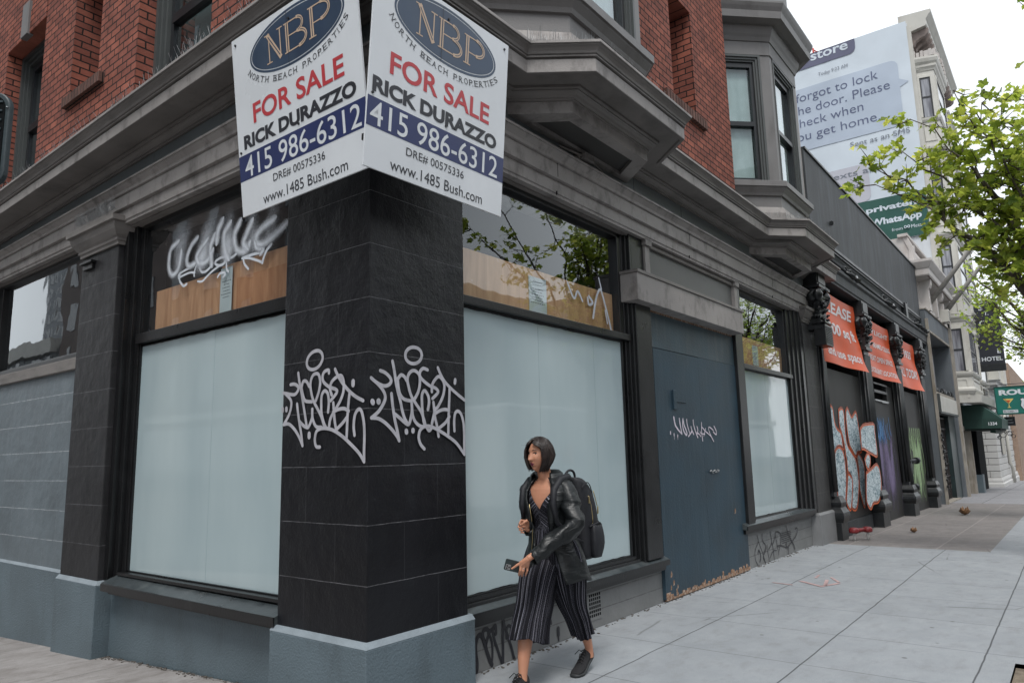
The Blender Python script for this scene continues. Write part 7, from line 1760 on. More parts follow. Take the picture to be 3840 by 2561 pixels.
def tree(name, label, base, limbs, leafm, nleaf, lsize, spread, seed, twig_r=0.006, group='street trees along the kerb', trunk_r=0.15, fork=2.7, extra=14, zlo=5.0):
    rr = random.Random(seed); bx_, by_, bz_ = base
    t = thing(name, label, 'tree', base, group)
    # every limb: curved path from the fork to its target, with side twigs
    br = MB(); tips = []
    fk = Vector((bx_, by_, bz_+fork))
    MB().tube([(bx_,by_,bz_-0.2),(bx_+0.02,by_,bz_+0.3),(bx_-0.03,by_+0.03,bz_+1.4),tuple(fk)], [trunk_r*1.3,trunk_r*1.05,trunk_r*0.92,trunk_r*0.85], 14).build('trunk', M['bark'], t)
    allL = [Vector(l) for l in limbs]
    for k_ in range(extra):
        a = rr.uniform(0, 2*math.pi); rad = rr.uniform(1.2,2.6)
        allL.append(Vector((bx_+rad*math.cos(a), by_-0.4+rad*math.sin(a)*0.8, bz_+rr.uniform(zlo,7.4))))
    lead = []
    for i_, T in enumerate(allL):
        D = T-fk; L = D.length
        c1 = fk + Vector((D.x*0.15, D.y*0.15, L*0.35)) + Vector((rr.uniform(-.15,.15), rr.uniform(-.15,.15), 0))
        c2 = fk + D*0.66 + Vector((rr.uniform(-.25,.25), rr.uniform(-.25,.25), L*0.10))
        pts = []
        n = 12
        for k_ in range(n+1):
            u = k_/n
            p = fk*(1-u)**3 + c1*3*u*(1-u)**2 + c2*3*u*u*(1-u) + T*u**3
            p += Vector((noise.noise(p*1.7), noise.noise(p*1.7+Vector((9,0,0))), noise.noise(p*1.7+Vector((0,9,0)))))*0.22*u + Vector((noise.noise(p*4.3), noise.noise(p*4.3+Vector((5,0,0))), noise.noise(p*4.3+Vector((0,5,0)))))*0.06
            pts.append(p)
        r0 = trunk_r*(0.42 if i_ < 3 else 0.22)
        br.tube(pts, [max(0.006, r0*(1-k_/n)**0.85+0.004) for k_ in range(n+1)], 7)
        for k_ in range(4, n+1):
            for q_ in range(rr.choice((1,2,2))):
                d = Vector((rr.gauss(0,1), rr.gauss(0,1), rr.gauss(0.15,0.7))).normalized(); l_ = rr.uniform(0.35,0.95)*spread*(1.15-0.5*k_/n)
                p0 = pts[k_]; mid = p0+d*l_*0.5+Vector((rr.uniform(-.08,.08),rr.uniform(-.08,.08),-0.04)); e = p0+d*l_+Vector((rr.uniform(-.1,.1),rr.uniform(-.1,.1),0.06))
                br.tube([p0,mid,e], [twig_r*1.9,twig_r*1.3,twig_r*0.5], 5, cap=False)
                tips.append(e); tips.append(mid.lerp(e,0.5))
                for w_ in range(2):
                    d2 = (d+Vector((rr.gauss(0,.8), rr.gauss(0,.8), rr.gauss(0,.6)))).normalized(); e2 = mid+d2*l_*0.55
                    br.tube([mid, e2], [twig_r, twig_r*0.4], 4, cap=False); tips.append(e2)
    br.build('limb', M['bark'], t)
    V = []; F = []; H = []
    per = max(1, nleaf//len(tips))
    for tp in tips:
        ch = rr.gauss(0.45,0.16)
        for k_ in range(rr.randint(max(1,int(per*0.5)), int(per*1.5)+1)):
            p = tp + Vector((rr.gauss(0,0.11), rr.gauss(0,0.11), rr.gauss(-0.02,0.08)))*spread
            nrm = Vector((rr.gauss(0,0.55), rr.gauss(0,0.55), rr.uniform(0.35,1))).normalized()
            ax = nrm.orthogonal().normalized(); ay = nrm.cross(ax); a0 = rr.uniform(0,2*math.pi)
            ux = ax*math.cos(a0)+ay*math.sin(a0); uy = nrm.cross(ux); s_ = lsize*rr.uniform(0.55,1.2)*0.55
            h = min(1,max(0,ch+rr.gauss(0,0.16))); o_ = len(V); droop_ = rr.uniform(0.1,0.45)
            V.append(tuple(p - uy*s_*0.25)); H.append(h)
            for a, r_ in LOBE:
                x_, y_ = r_*math.cos(a), r_*math.sin(a)
                V.append(tuple(p + ux*x_*s_ + uy*y_*s_ + nrm*(abs(x_)*0.22 - y_*y_*droop_)*s_)); H.append(h)
            m_ = len(LOBE)
            for q_ in range(m_-1): F.append((o_, o_+1+q_, o_+2+q_))
    mb = MB(); mb.add(V, F)
    o = mb.build('crown', leafm, t, recalc=False)
    at = o.data.attributes.new('hue', 'FLOAT', 'POINT'); at.data.foreach_set('value', H)
    return t
LA = [(11.5,0.24,5.19),(11.6,0.9,5.7),(11.5,1.29,5.10),(11.6,0.57,6.31),(11.4,2.0,5.75),(11.3,1.95,5.35),(11.5,1.65,5.95),(11.5,1.25,6.25),(11.6,0.85,6.5),(11.6,0.25,6.4),(11.8,0.84,5.75),(11.6,0.69,4.85),(12.0,-0.1,6.8),(11.2,0.3,5.6)]
tree('plane_tree', 'nearer street tree with large lobed green leaves reaching in from the right edge', (12.0,-0.1,0), LA, M['leaf_a'], 3000, 0.18, 0.60, 5, extra=5, zlo=6.2)
LB = [(19.0,1.0,5.9),(19.0,1.5,5.5),(19.0,1.2,4.75),(19.0,0.9,4.3),(19.2,1.35,4.1),(19.0,0.57,5.32),(19.0,0.6,3.9),(19.2,1.6,4.4),(19.1,0.8,5.9),(19.0,0.8,3.6),(19.4,1.7,5.2),(19.2,0.4,4.6),(19.5,1.2,5.2)]
tree('plane_tree', 'farther street tree with small yellow green leaves in front of the hotel sign', (19.6,-0.1,gh(19.6,0)), LB, M['leaf_b'], 3600, 0.105, 0.62, 8, extra=10, twig_r=0.005)
# ================================================================== buildings across the two streets (seen mirrored in the glass)
M['across_a'] = paint('across_pale_stucco', (0.40,0.39,0.36), 0.8, 0.1, 0.6, 0.2, 20)
M['across_b'] = paint('across_grey_stucco', (0.22,0.23,0.24), 0.8, 0.1, 0.6, 0.2, 20)
M['across_c'] = paint('across_peach_stucco', (0.42,0.30,0.24), 0.8, 0.1, 0.6, 0.2, 20)
M['across_d'] = paint('across_dark_brick', (0.11,0.085,0.075), 0.8, 0.2, 0.6, 0.2, 20)
winproto = {}
def across(x0, x1, y0, y1, h, face, m, label, nw, nf, cat='building'):
    """face: '+y' (seen from the right street) or '+x' (seen from the left street)"""
    g_ = -0.6
    t = thing('street_building', label, cat, ((x0+x1)/2, (y0+y1)/2, g_))
    MB().box(x0,x1,y0,y1,g_-1.5,h).build('wall', M[m], t)
    b = MB()
    if face == '+y': b.box(x0-0.1,x1+0.1,y1,y1+0.5,h-0.7,h+0.3); b.box(x0,x1,y1,y1+0.12,3.9,4.3)
    else: b.box(x1,x1+0.5,y0-0.1,y1+0.1,h-0.7,h+0.3); b.box(x1,x1+0.12,y0,y1,3.9,4.3)
    b.build('cornice', M['across_a'], t)
    L = (x1-x0) if face == '+y' else (y1-y0); step = L/nw; fh = (h-4.8)/max(1,nf)
    proto = None
    for j in range(nf):
        for i in range(nw):
            c = (x0 if face == '+y' else y0) + step*(i+0.5); z = 4.9+fh*j
            if proto is None:
                b = MB()
                if face == '+y': b.box(c-0.55,c+0.55,y1,y1+0.05,z,z+min(1.9,fh*0.68)); pos0 = (c, z)
                else: b.box(x1,x1+0.05,c-0.55,c+0.55,z,z+min(1.9,fh*0.68)); pos0 = (c, z)
                proto = b.build('window', M['farglass'], t)
            else:
                w = proto.copy(); COL.objects.link(w); w.parent = t
                w.location = ((c-pos0[0]), 0, z-pos0[1]) if face == '+y' else (0, (c-pos0[0]), z-pos0[1])
    b = MB()
    if face == '+y': b.box(x0+0.6,x1-0.6,y1,y1+0.06,0.2,3.5)
    else: b.box(x1,x1+0.06,y0+0.6,y1-0.6,0.2,3.5)
    b.build('shopfront', M['farglass'], t)
across(-12,8,-28,-15.6,13,'+y','across_c','peach stuccoed block across the right-hand street, near the corner',6,3)
across(8.3,22,-28,-15.6,10.5,'+y','across_b','grey stuccoed block across the right-hand street',5,2)
across(22.3,40,-28,-15.6,9.5,'+y','across_a','pale stuccoed block across the right-hand street',6,2)
across(40.3,70,-28,-15.6,12,'+y','across_d','dark brick block across the right-hand street',9,3)
across(-28,-14.2,2,20,12,'+x','across_a','pale block across the side street, near the corner',6,3)
across(-28,-14.2,20.3,57,42,'+x','across_d','tall dark brick block across the side street',10,12)
across(-28,-14.2,57.3,90,10.5,'+x','across_b','low grey block far along the side street',12,2)
across(-62,-50,118,128,34,'+x','across_c','distant peach tower far along the side street',4,11,'tower')
across(-60,-48,150,160,48,'+x','across_b','distant grey tower far along the side street',4,16,'tower')

# white delivery van parked across the road, seen only as a faint mirror image in the filmed panes
VN = thing('delivery_van', 'white step van parked at the far kerb, mirrored in the big right pane', 'van', (16.2,-4.2,-0.2))
M['tyre'] = paint('tyre_rubber', (0.02,0.02,0.02), 0.8)
M['van'] = paint('van_white', (0.62,0.63,0.64), 0.3, 0.04, 1, 0.02, 10, coat=0.5)
b = MB(); b.box(13.2,17.6,-5.25,-3.2,0.35,2.75); b.build('cargo_body', M['van'], VN, 0.08)
b = MB(); b.extr([(17.62,-5.2,0.35),(19.5,-5.2,0.35),(19.5,-5.2,1.05),(18.75,-5.2,1.20),(18.25,-5.2,2.45),(17.62,-5.2,2.55)], (0,1.95,0)); cb_ = b.build('cab', M['van'], VN, 0.05)
b = MB(); b.extr([(17.8,-3.243,1.3),(18.62,-3.243,1.3),(18.25,-3.243,2.2),(17.8,-3.243,2.3)], (0,0.01,0)); b.box(18.3,18.9,-5.0,-3.4,1.3,1.32); b.build('side_window', M['farglass'], cb_)
for x in (14.2,18.6):
    for y in (-3.45,-5.2):
        w_ = MB().lathe([(0.20,-0.02),(0.36,0.0),(0.38,0.05),(0.38,0.20),(0.36,0.24)], (x,y,0.22), 24, 'y').build('wheel', M['tyre'], VN)
        MB().lathe([(0.19,0.235),(0.17,0.25),(0.0,0.25)], (x,y,0.22), 20, 'y').build('rim', M['metal'], w_)
b = MB(); b.box(19.48,19.55,-5.15,-3.3,0.35,0.6); b.build('bumper', M['sash'], VN, 0.02)
b = MB(); b.box(19.45,19.52,-3.6,-3.35,0.75,0.95); b.build('headlight', M['cream_w'], VN, 0.02)
b = MB(); b.box(19.45,19.52,-5.1,-4.85,0.75,0.95); b.build('headlight', M['cream_w'], VN, 0.02)
frv = (Vector((0,-3.2,0)), -X3, Z3, Y3)
b = MB(); text(b, 'Fed', frv, -17.0, -16.0, 1.35, 0.5, 0.03, 0.006); b.build('lettering', M['sp_purple_v'] if 'sp_purple_v' in M else paint('van_purple', (0.09,0.04,0.22), 0.4), VN)
b = MB(); text(b, 'Ex', frv, -15.95, -15.3, 1.35, 0.5, 0.03, 0.006); b.build('lettering', paint('van_orange', (0.65,0.18,0.02), 0.4), VN)
# traffic signal housing beside the camera, only its edge in the frame
TS = thing('traffic_signal', 'rounded black signal housing cut off by the left edge of the photo', 'traffic signal', (0.90,3.60,-0.0))
M['sig'] = paint('signal_green_black', (0.020,0.034,0.040), 0.4, 0.15, 5, 0.1, 60)
e_ = Vector((0.611,-0.7915,0)); f_ = Vector((0.7915,0.611,0)); c_ = Vector((0.905,3.436,2.889)); rad_ = 0.06
ol = []
for sx_, sz_, a0 in ((1,1,0),(-1,1,90),(-1,-1,180),(1,-1,270)):
    for k_ in range(7): a = R(a0+90*k_/6); ol.append((sx_*(0.085-rad_)+rad_*math.cos(a), sz_*(0.205-rad_)+rad_*math.sin(a)))
b = MB(); b.extr([c_+e_*x+Z3*z for x, z in ol], f_*0.03); b.build('housing', M['sig'], TS, 0.006)
b = MB(); b.extr([c_+e_*x*0.80+Z3*z*0.92-f_*0.003 for x, z in ol], f_*0.004); b.build('black_face', M['void'], TS)
b = MB()
for k_ in range(9): b.obox(c_-f_*0.006+Z3*(-0.16+0.04*k_), e_*0.06, Vector((0,0,0.004)), f_*0.002)
b.build('louvre', M['sig'], TS)
b = MB(); b.lathe([(0.004,-0.002),(0.004,0.002),(0,0.003)], tuple(c_+e_*0.077+Z3*0.135-f_*0.004), 8); b.build('screw', M['metal'], TS)
b = MB(); pc = c_-e_*0.30+f_*0.05; b.tube([(pc.x,pc.y,-0.1),(pc.x,pc.y,3.6)], 0.06, 16); b.tube([pc+Z3*0.12, c_+f_*0.025+Z3*0.12-e_*0.05], 0.03, 10); b.tube([pc-Z3*0.12, c_+f_*0.025-Z3*0.12-e_*0.05], 0.03, 10); b.build('pole', M['sig'], TS)
WP = {
'wristL': [3.944, 2.955, 0.865] ,
'L_index': [[3.916, 2.998, 0.838], [3.902, 3.019, 0.824], [3.893, 3.035, 0.811], [3.883, 3.05, 0.801]] ,
'L_middle': [[3.92, 2.997, 0.822], [3.913, 2.998, 0.792], [3.923, 3.015, 0.768], [3.936, 3.028, 0.753]] ,
'L_ring': [[3.938, 2.983, 0.817], [3.93, 2.985, 0.787], [3.94, 3.003, 0.764], [3.952, 3.016, 0.748]] ,
'L_pinky': [[3.957, 2.972, 0.811], [3.954, 2.97, 0.788], [3.959, 2.986, 0.765], [3.97, 3.001, 0.749]] ,
'L_thumb': [[3.941, 2.997, 0.847], [3.939, 3.029, 0.827], [3.934, 3.049, 0.809], [3.929, 3.059, 0.793]] ,
'palmL': [[3.934, 2.971, 0.85], [3.93, 2.989, 0.831]] ,
'phone': [[3.879, 3.096, 0.785], [3.873, 3.082, 0.868], [3.952, 3.001, 0.837]] ,
'phone_c': [3.912, 3.043, 0.812] ,
'cam': [3.881, 3.072, 0.804] ,
'cuffL': [3.978, 2.945, 0.86] ,
'wristR': [4.196, 3.134, 1.02] ,
'palmR': [4.157, 3.142, 1.056] ,
'R_index': [[4.162, 3.129, 1.083], [4.132, 3.149, 1.091], [4.115, 3.152, 1.069], [4.128, 3.132, 1.053]] ,
'R_middle': [[4.162, 3.134, 1.065], [4.127, 3.161, 1.07], [4.114, 3.16, 1.045], [4.128, 3.136, 1.035]] ,
'R_ring': [[4.166, 3.134, 1.044], [4.131, 3.162, 1.046], [4.12, 3.157, 1.026], [4.133, 3.133, 1.02]] ,
'R_pinky': [[4.17, 3.134, 1.026], [4.142, 3.155, 1.022], [4.129, 3.15, 1.008], [4.14, 3.128, 1.005]] ,
'R_thumb': [[4.162, 3.115, 1.072], [4.14, 3.106, 1.089], [4.122, 3.115, 1.078], [4.115, 3.129, 1.061]] ,
}
# ================================================================== walking woman
M['skin'] = paint('warm_brown_skin', (0.47,0.225,0.14), 0.45, 0.07, 9, 0.06, 60, spec=0.4)
M['skin'].node_tree.nodes['Principled BSDF'].inputs['Subsurface Weight'].default_value = 0.08
M['skin'].node_tree.nodes['Principled BSDF'].inputs['Subsurface Radius'].default_value = (0.02,0.008,0.005)
M['lips'] = paint('plum_lipstick', (0.16,0.025,0.05), 0.35, 0.1, 9)
M['eye_dark'] = paint('dark_eye', (0.012,0.008,0.007), 0.15, 0.1, 9)
M['eye_white'] = paint('eye_white', (0.26,0.235,0.22), 0.25, 0.05, 9)
def hairmat():
    m, nt, nd, lk, b = newmat('dark_bob_hair'); at = nd.new('ShaderNodeAttribute'); at.attribute_name = 'u'
    n = nd.new('ShaderNodeTexNoise'); n.noise_dimensions = '1D'; n.inputs['Scale'].default_value = 60; n.inputs['Detail'].default_value = 6
    lk.new(at.outputs['Fac'], n.inputs['W'])
    r = ramp(nd, [(0.35,(0.010,0.008,0.009)),(0.55,(0.028,0.020,0.018)),(0.72,(0.085,0.062,0.052))]); lk.new(n.outputs['Fac'], r.inputs['Fac']); lk.new(r.outputs['Color'], b.inputs['Base Color'])
    b.inputs['Roughness'].default_value = 0.36; b.inputs['Specular IOR Level'].default_value = 0.45
    bp = nd.new('ShaderNodeBump'); bp.inputs['Strength'].default_value = 0.6; bp.inputs['Distance'].default_value = 0.004
    lk.new(n.outputs['Fac'], bp.inputs['Height']); lk.new(bp.outputs['Normal'], b.inputs['Normal']); return m
M['hair'] = hairmat()
def leathermat():
    m, nt, nd, lk, b = newmat('black_leather'); tc = nd.new('ShaderNodeTexCoord')
    b.inputs['Base Color'].default_value = (0.008,0.010,0.011,1); b.inputs['Roughness'].default_value = 0.40; b.inputs['Specular IOR Level'].default_value = 0.42
    mp = nd.new('ShaderNodeMapping'); mp.inputs['Rotation'].default_value = (0.3,0.5,0); mp.inputs['Scale'].default_value = (5,5,11)
    n = nd.new('ShaderNodeTexNoise'); n.inputs['Scale'].default_value = 1.3; n.inputs['Detail'].default_value = 3; n.inputs['Distortion'].default_value = 1.2
    lk.new(tc.outputs['Object'], mp.inputs['Vector']); lk.new(mp.outputs['Vector'], n.inputs['Vector'])
    bp = nd.new('ShaderNodeBump'); bp.inputs['Strength'].default_value = 0.45; bp.inputs['Distance'].default_value = 0.03
    lk.new(n.outputs['Fac'], bp.inputs['Height'])
    n2 = nd.new('ShaderNodeTexNoise'); n2.inputs['Scale'].default_value = 220; lk.new(tc.outputs['Object'], n2.inputs['Vector'])
    b2 = nd.new('ShaderNodeBump'); b2.inputs['Strength'].default_value = 0.2; b2.inputs['Distance'].default_value = 0.002
    lk.new(n2.outputs['Fac'], b2.inputs['Height']); lk.new(bp.outputs['Normal'], b2.inputs['Normal']); lk.new(b2.outputs['Normal'], b.inputs['Normal'])
    return m
M['leather'] = leathermat()
def stripemat(name, k):
    m, nt, nd, lk, b = newmat(name); at = nd.new('ShaderNodeAttribute'); at.attribute_name = 'u'
    mu = nd.new('ShaderNodeMath'); mu.operation = 'MULTIPLY'; mu.inputs[1].default_value = k; lk.new(at.outputs['Fac'], mu.inputs[0])
    n = nd.new('ShaderNodeTexNoise'); n.noise_dimensions = '1D'; n.inputs['Scale'].default_value = 1; n.inputs['Detail'].default_value = 2.5; n.inputs['Roughness'].default_value = 0.8
    lk.new(mu.outputs[0], n.inputs['W'])
    r = ramp(nd, [(0.0,(0.006,0.006,0.009)),(0.53,(0.13,0.13,0.16)),(0.555,(0.006,0.006,0.010)),(0.62,(0.27,0.27,0.32)),(0.66,(0.006,0.006,0.009)),(0.74,(0.16,0.155,0.20)),(1.0,(0.006,0.006,0.009))]); r.color_ramp.interpolation = 'CONSTANT'
    lk.new(n.outputs['Fac'], r.inputs['Fac']); lk.new(r.outputs['Color'], b.inputs['Base Color']); b.inputs['Roughness'].default_value = 0.85; b.inputs['Specular IOR Level'].default_value = 0.2
    return m
M['stripes'] = stripemat('striped_crepe', 54)
M['stripes_b'] = stripemat('striped_bodice', 30)
M['knit'] = paint('black_knit', (0.014,0.014,0.016), 0.85, 0.2, 20, 0.5, 260)
M['sole'] = paint('dark_sole', (0.022,0.025,0.027), 0.6, 0.1, 9)
M['nylon'] = paint('black_nylon', (0.009,0.010,0.014), 0.62, 0.2, 6, 0.3, 30)
M['gold'] = paint('pale_gold_zip', (0.60,0.48,0.26), 0.3, 0.1, 9, metal=0.9)
M['phone'] = paint('dark_green_phone_case', (0.020,0.032,0.034), 0.4, 0.1, 9)

PW = thing('person', 'woman striding along in black leather jacket and striped cropped jumpsuit, holding a phone', 'person', (4.25,3.03,0))
FW = Vector((-1.0,-0.06,0)).normalized(); LF = Vector((-FW.y, FW.x, 0)); LF = Vector((0,0,1)).cross(FW)   # walking direction and her left
def ring(c, rf, rl, n=32, f=FW, l=LF, pw=2.0, fn=None, tilt=None, a0=0.0, a1=2*math.pi, closed=True):
    """cross-section: angle 0 = forward, pi/2 = her left"""
    out = []; c = Vector(c); cnt = n if closed else n+1
    for i in range(cnt):
        a = a0+(a1-a0)*i/n; ca, sa = math.cos(a), math.sin(a)
        x = math.copysign(abs(ca)**(2/pw), ca)*rf; y = math.copysign(abs(sa)**(2/pw), sa)*rl
        k = fn(a) if fn else 0.0
        r_ = math.hypot(x, y) or 1
        x += x/r_*k; y += y/r_*k
        p = c + f*x + l*y
        if tilt: p.z += tilt[0]*x + tilt[1]*y
        out.append(p)
    return out
def lerp(a, b_, t): return a+(b_-a)*t
def resample(keys, n):
    """keys: list of tuples -> n smooth samples (catmull-rom on every component, nested vectors allowed)"""
    flatk = [[*Vector(k[0]), *k[1:]] for k in keys]; out = []
    for i in range(n):
        u = i/(n-1)*(len(keys)-1); j = min(int(u), len(keys)-2); t = u-j
        p0 = flatk[max(0,j-1)]; p1 = flatk[j]; p2 = flatk[j+1]; p3 = flatk[min(len(keys)-1,j+2)]
        v = [0.5*((2*b1)+(c-a)*t+(2*a-5*b1+4*c-d)*t*t+(3*b1-a-3*c+d)*t**3) for a, b1, c, d in zip(p0,p1,p2,p3)]
        out.append((Vector(v[:3]), *v[3:]))
    return out
def attr(o, name, vals):
    at = o.data.attributes.new(name, 'FLOAT', 'POINT'); at.data.foreach_set('value', vals)
# ---- body (one skin surface, remeshed)
body = MB()
torso = resample([((4.34,3.03,0.78),0.10,0.15),((4.335,3.03,0.90),0.115,0.165),((4.315,3.03,1.05),0.088,0.12),((4.29,3.03,1.18),0.10,0.135),((4.285,3.03,1.29),0.085,0.155),((4.285,3.03,1.345),0.055,0.11),((4.278,3.03,1.385),0.047,0.052),((4.262,3.03,1.43),0.045,0.047),((4.250,3.03,1.49),0.045,0.046)], 26)
body.loft([ring(c, a, b_) for c, a, b_ in torso])
def limb(keys, n=18, seg=20): body.loft([ring(c, a, b_, seg) for c, a, b_ in resample(keys, n)])
limb([((4.33,3.11,0.86),0.085,0.085),((4.25,3.11,0.66),0.072,0.075),((4.13,3.11,0.46),0.054,0.054),((4.10,3.105,0.40),0.052,0.05),((4.085,3.10,0.31),0.056,0.05),((4.055,3.095,0.20),0.044,0.040),((4.035,3.09,0.11),0.033,0.030),((4.02,3.09,0.05),0.042,0.034)])
limb([((4.35,2.95,0.86),0.085,0.085),((4.42,2.95,0.66),0.072,0.075),((4.485,2.955,0.46),0.054,0.054),((4.55,2.96,0.38),0.052,0.050),((4.61,2.965,0.29),0.048,0.044),((4.655,2.97,0.20),0.036,0.033),((4.675,2.97,0.14),0.032,0.029),((4.67,2.97,0.09),0.04,0.032)])
def tubeV(pts, rad, n=10): body.tube([Vector(p) for p in pts], rad, n)
WL = Vector(WP['wristL']); WR = Vector(WP['wristR'])
shL = Vector((4.30,2.875,1.30)); elL = Vector((4.23,2.765,1.06)); shR = Vector((4.29,3.185,1.30)); elR = Vector((4.40,3.27,1.07))
tubeV([shL, shL.lerp(elL,.5), elL, elL.lerp(WL,.5), WL], [0.050,0.040,0.030,0.025,0.022])
tubeV([shR, shR.lerp(elR,.5), elR, elR.lerp(WR,.5), WR], [0.050,0.040,0.030,0.025,0.022])
def hand(W, palm, sides, pre):
    # palm: a flattened slab between wrist and knuckles
    K = [Vector(WP[pre+f][0]) for f in ('index','middle','ring','pinky')]
    for i, k_ in enumerate(K):
        tubeV([W.lerp(k_,0.02), W.lerp(k_,0.55), k_], [0.019,0.0165,0.0125], 8)
    for a, b1 in zip(K[:-1], K[1:]): tubeV([a.lerp(W,.15), b1.lerp(W,.15)], [0.0125,0.0125], 8)
    for f, r_ in (('index',0.0088),('middle',0.0092),('ring',0.0088),('pinky',0.0076)):
        tubeV(WP[pre+f], [r_*1.12,r_*1.0,r_*0.92,r_*0.72], 8)
    th = [Vector(p) for p in WP[pre+'thumb']]
    tubeV([W.lerp(th[0],0.5)]+th, [0.015,0.0135,0.0115,0.0105,0.008], 8)
hand(WL, None, None, 'L_'); hand(WR, None, None, 'R_')
# ---- head
HF = Vector((-0.972,0.20,-0.06)).normalized(); HL = Vector((0,0,1)).cross(HF).normalized(); HU = HF.cross(HL).normalized()
if HU.z < 0: HU = -HU
HC = Vector((4.232,3.045,1.535))
def g_(x, s_): return math.exp(-(x/s_)**2)
def head_pt(az, el, k=0.0):
    """az 0 = face, +pi/2 = her left; el latitude"""
    f = math.cos(el)*math.cos(az); l = math.cos(el)*math.sin(az); u = math.sin(el)
    F_, L_, U_ = f*0.094, l*0.073, u*0.113
    if U_ < 0:
        t = -U_/0.113
        L_ *= 1-0.30*t**1.6; F_ = F_*(1-0.10*t) + (0.012*t if f > 0 else 0.034*t*abs(f))
    if f > 0:
        F_ = F_*(0.93)
        if abs(L_) < 0.06:
            # flatten the face, then model the features
            F_ -= 0.004*g_(U_-0.02, 0.05)
            ridge = 0.0
            if -0.032 < U_ < 0.030: ridge = max(0, min(1, (0.030-U_)/0.050))
            if U_ <= -0.022: ridge *= max(0, (U_+0.036)/0.014)
            F_ += 0.026*ridge*g_(L_, 0.0095+0.004*ridge) + 0.007*g_(abs(L_)-0.011,0.006)*g_(U_+0.020,0.008)
            F_ -= 0.011*g_(abs(L_)-0.030, 0.014)*g_(U_-0.022, 0.011)
            F_ += 0.005*g_(abs(L_)-0.026, 0.018)*g_(U_-0.042, 0.008)
            F_ += 0.006*g_(abs(L_)-0.036, 0.016)*g_(U_+0.012, 0.018)
            F_ += 0.008*g_(L_, 0.019)*(g_(U_+0.047,0.006)+g_(U_+0.060,0.0065)) - 0.003*g_(L_,0.024)*g_(U_+0.0535,0.003)
            F_ -= 0.004*g_(L_,0.02)*g_(U_+0.072,0.006)
            F_ += 0.010*g_(L_,0.018)*g_(U_+0.092,0.014)
    s_ = 1+k
    return HC + HF*F_*s_ + HL*L_*s_ + HU*U_*s_
nA, nE = 84, 72
V = []; Fc = []
for j in range(1, nE):
    el = -math.pi/2+math.pi*j/nE
    for i in range(nA): V.append(head_pt(2*math.pi*i/nA, el))
for j in range(nE-2):
    for i in range(nA): Fc.append((j*nA+i, j*nA+(i+1) % nA, (j+1)*nA+(i+1) % nA, (j+1)*nA+i))
V.append(head_pt(0,-math.pi/2)); V.append(head_pt(0,math.pi/2)); s0 = len(V)-2
for i in range(nA): Fc.append((s0,(i+1) % nA,i)); Fc.append((s0+1,(nE-2)*nA+i,(nE-2)*nA+(i+1) % nA))
body.add(V, Fc, True)
# neck joins under the jaw; ears
body.loft([ring(c, a, b_, 24) for c, a, b_ in resample([((4.278,3.03,1.37),0.048,0.052),((4.265,3.035,1.42),0.046,0.048),((4.256,3.04,1.47),0.048,0.048),((4.25,3.043,1.52),0.05,0.05)], 8)])
bo = body.build('body', M['skin'], PW)
rm = bo.modifiers.new('remesh', 'REMESH'); rm.mode = 'VOXEL'; rm.voxel_size = 0.0036; rm.use_smooth_shade = True
sm = bo.modifiers.new('smooth', 'SMOOTH'); sm.factor = 0.5; sm.iterations = 2
dg = bpy.context.evaluated_depsgraph_get(); dg.update()
me2 = bpy.data.meshes.new_from_object(bo.evaluated_get(dg)); bo.modifiers.clear(); bo.data = me2
me2.materials.clear(); me2.materials.append(M['skin']); me2.materials.append(M['lips'])
off = Vector(OFF['person'])
for p in me2.polygons:
    p.use_smooth = True
    q = p.center + off - HC
    u_, l_, f_ = q.dot(HU), q.dot(HL), q.dot(HF)
    if f_ > 0.06 and abs(l_) < 0.024*(1-abs(u_+0.0535-7*l_*l_)/0.018) and -0.067 < u_ < -0.040: p.material_index = 1
# eyes, brows, lashes
def onface(l_, u_, dz=0.0):
    el = math.asin(max(-1,min(1,u_/0.113))); az = math.asin(max(-1,min(1,l_/(0.073*math.cos(el)))))
    p = head_pt(az, el); return p + HF*dz
for sd in (1,-1):
    e = onface(0.030*sd, 0.019, -0.0062)
    b = MB(); b.lathe([(0.0,-0.010),(0.006,-0.008),(0.0095,-0.003),(0.010,0.0),(0.009,0.004),(0.005,0.0085),(0.0,0.0095)], tuple(e), 14); ey = b.build('eye', M['eye_white'], PW)
    ic = e + HF*0.0065 + HL*0.0025*1
    b = MB(); b.lathe([(0.0,-0.0055),(0.0045,-0.003),(0.0056,0),(0.0045,0.003),(0.0,0.0055)], tuple(ic), 10); b.build('iris', M['eye_dark'], ey)
    b = MB(); b.tube([onface((0.030+0.0145*t)*sd if sd > 0 else (0.030-0.0145*t)*sd, 0.0265-0.006*t*t-0.001*t, 0.0012) for t in (-1,-.5,0,.5,1)], [0.0014,0.0022,0.0026,0.0024,0.0012], 6); b.build('eyelid', M['eye_dark'], PW)
    b = MB(); b.tube([onface((0.030+0.018*t)*sd, 0.0415+0.004*(1-t*t)-0.0025*t, 0.0008) for t in (-1,-.5,0,.5,1)], [0.0016,0.0028,0.0026,0.002,0.0008], 6); b.build('eyebrow', M['hair'], PW)
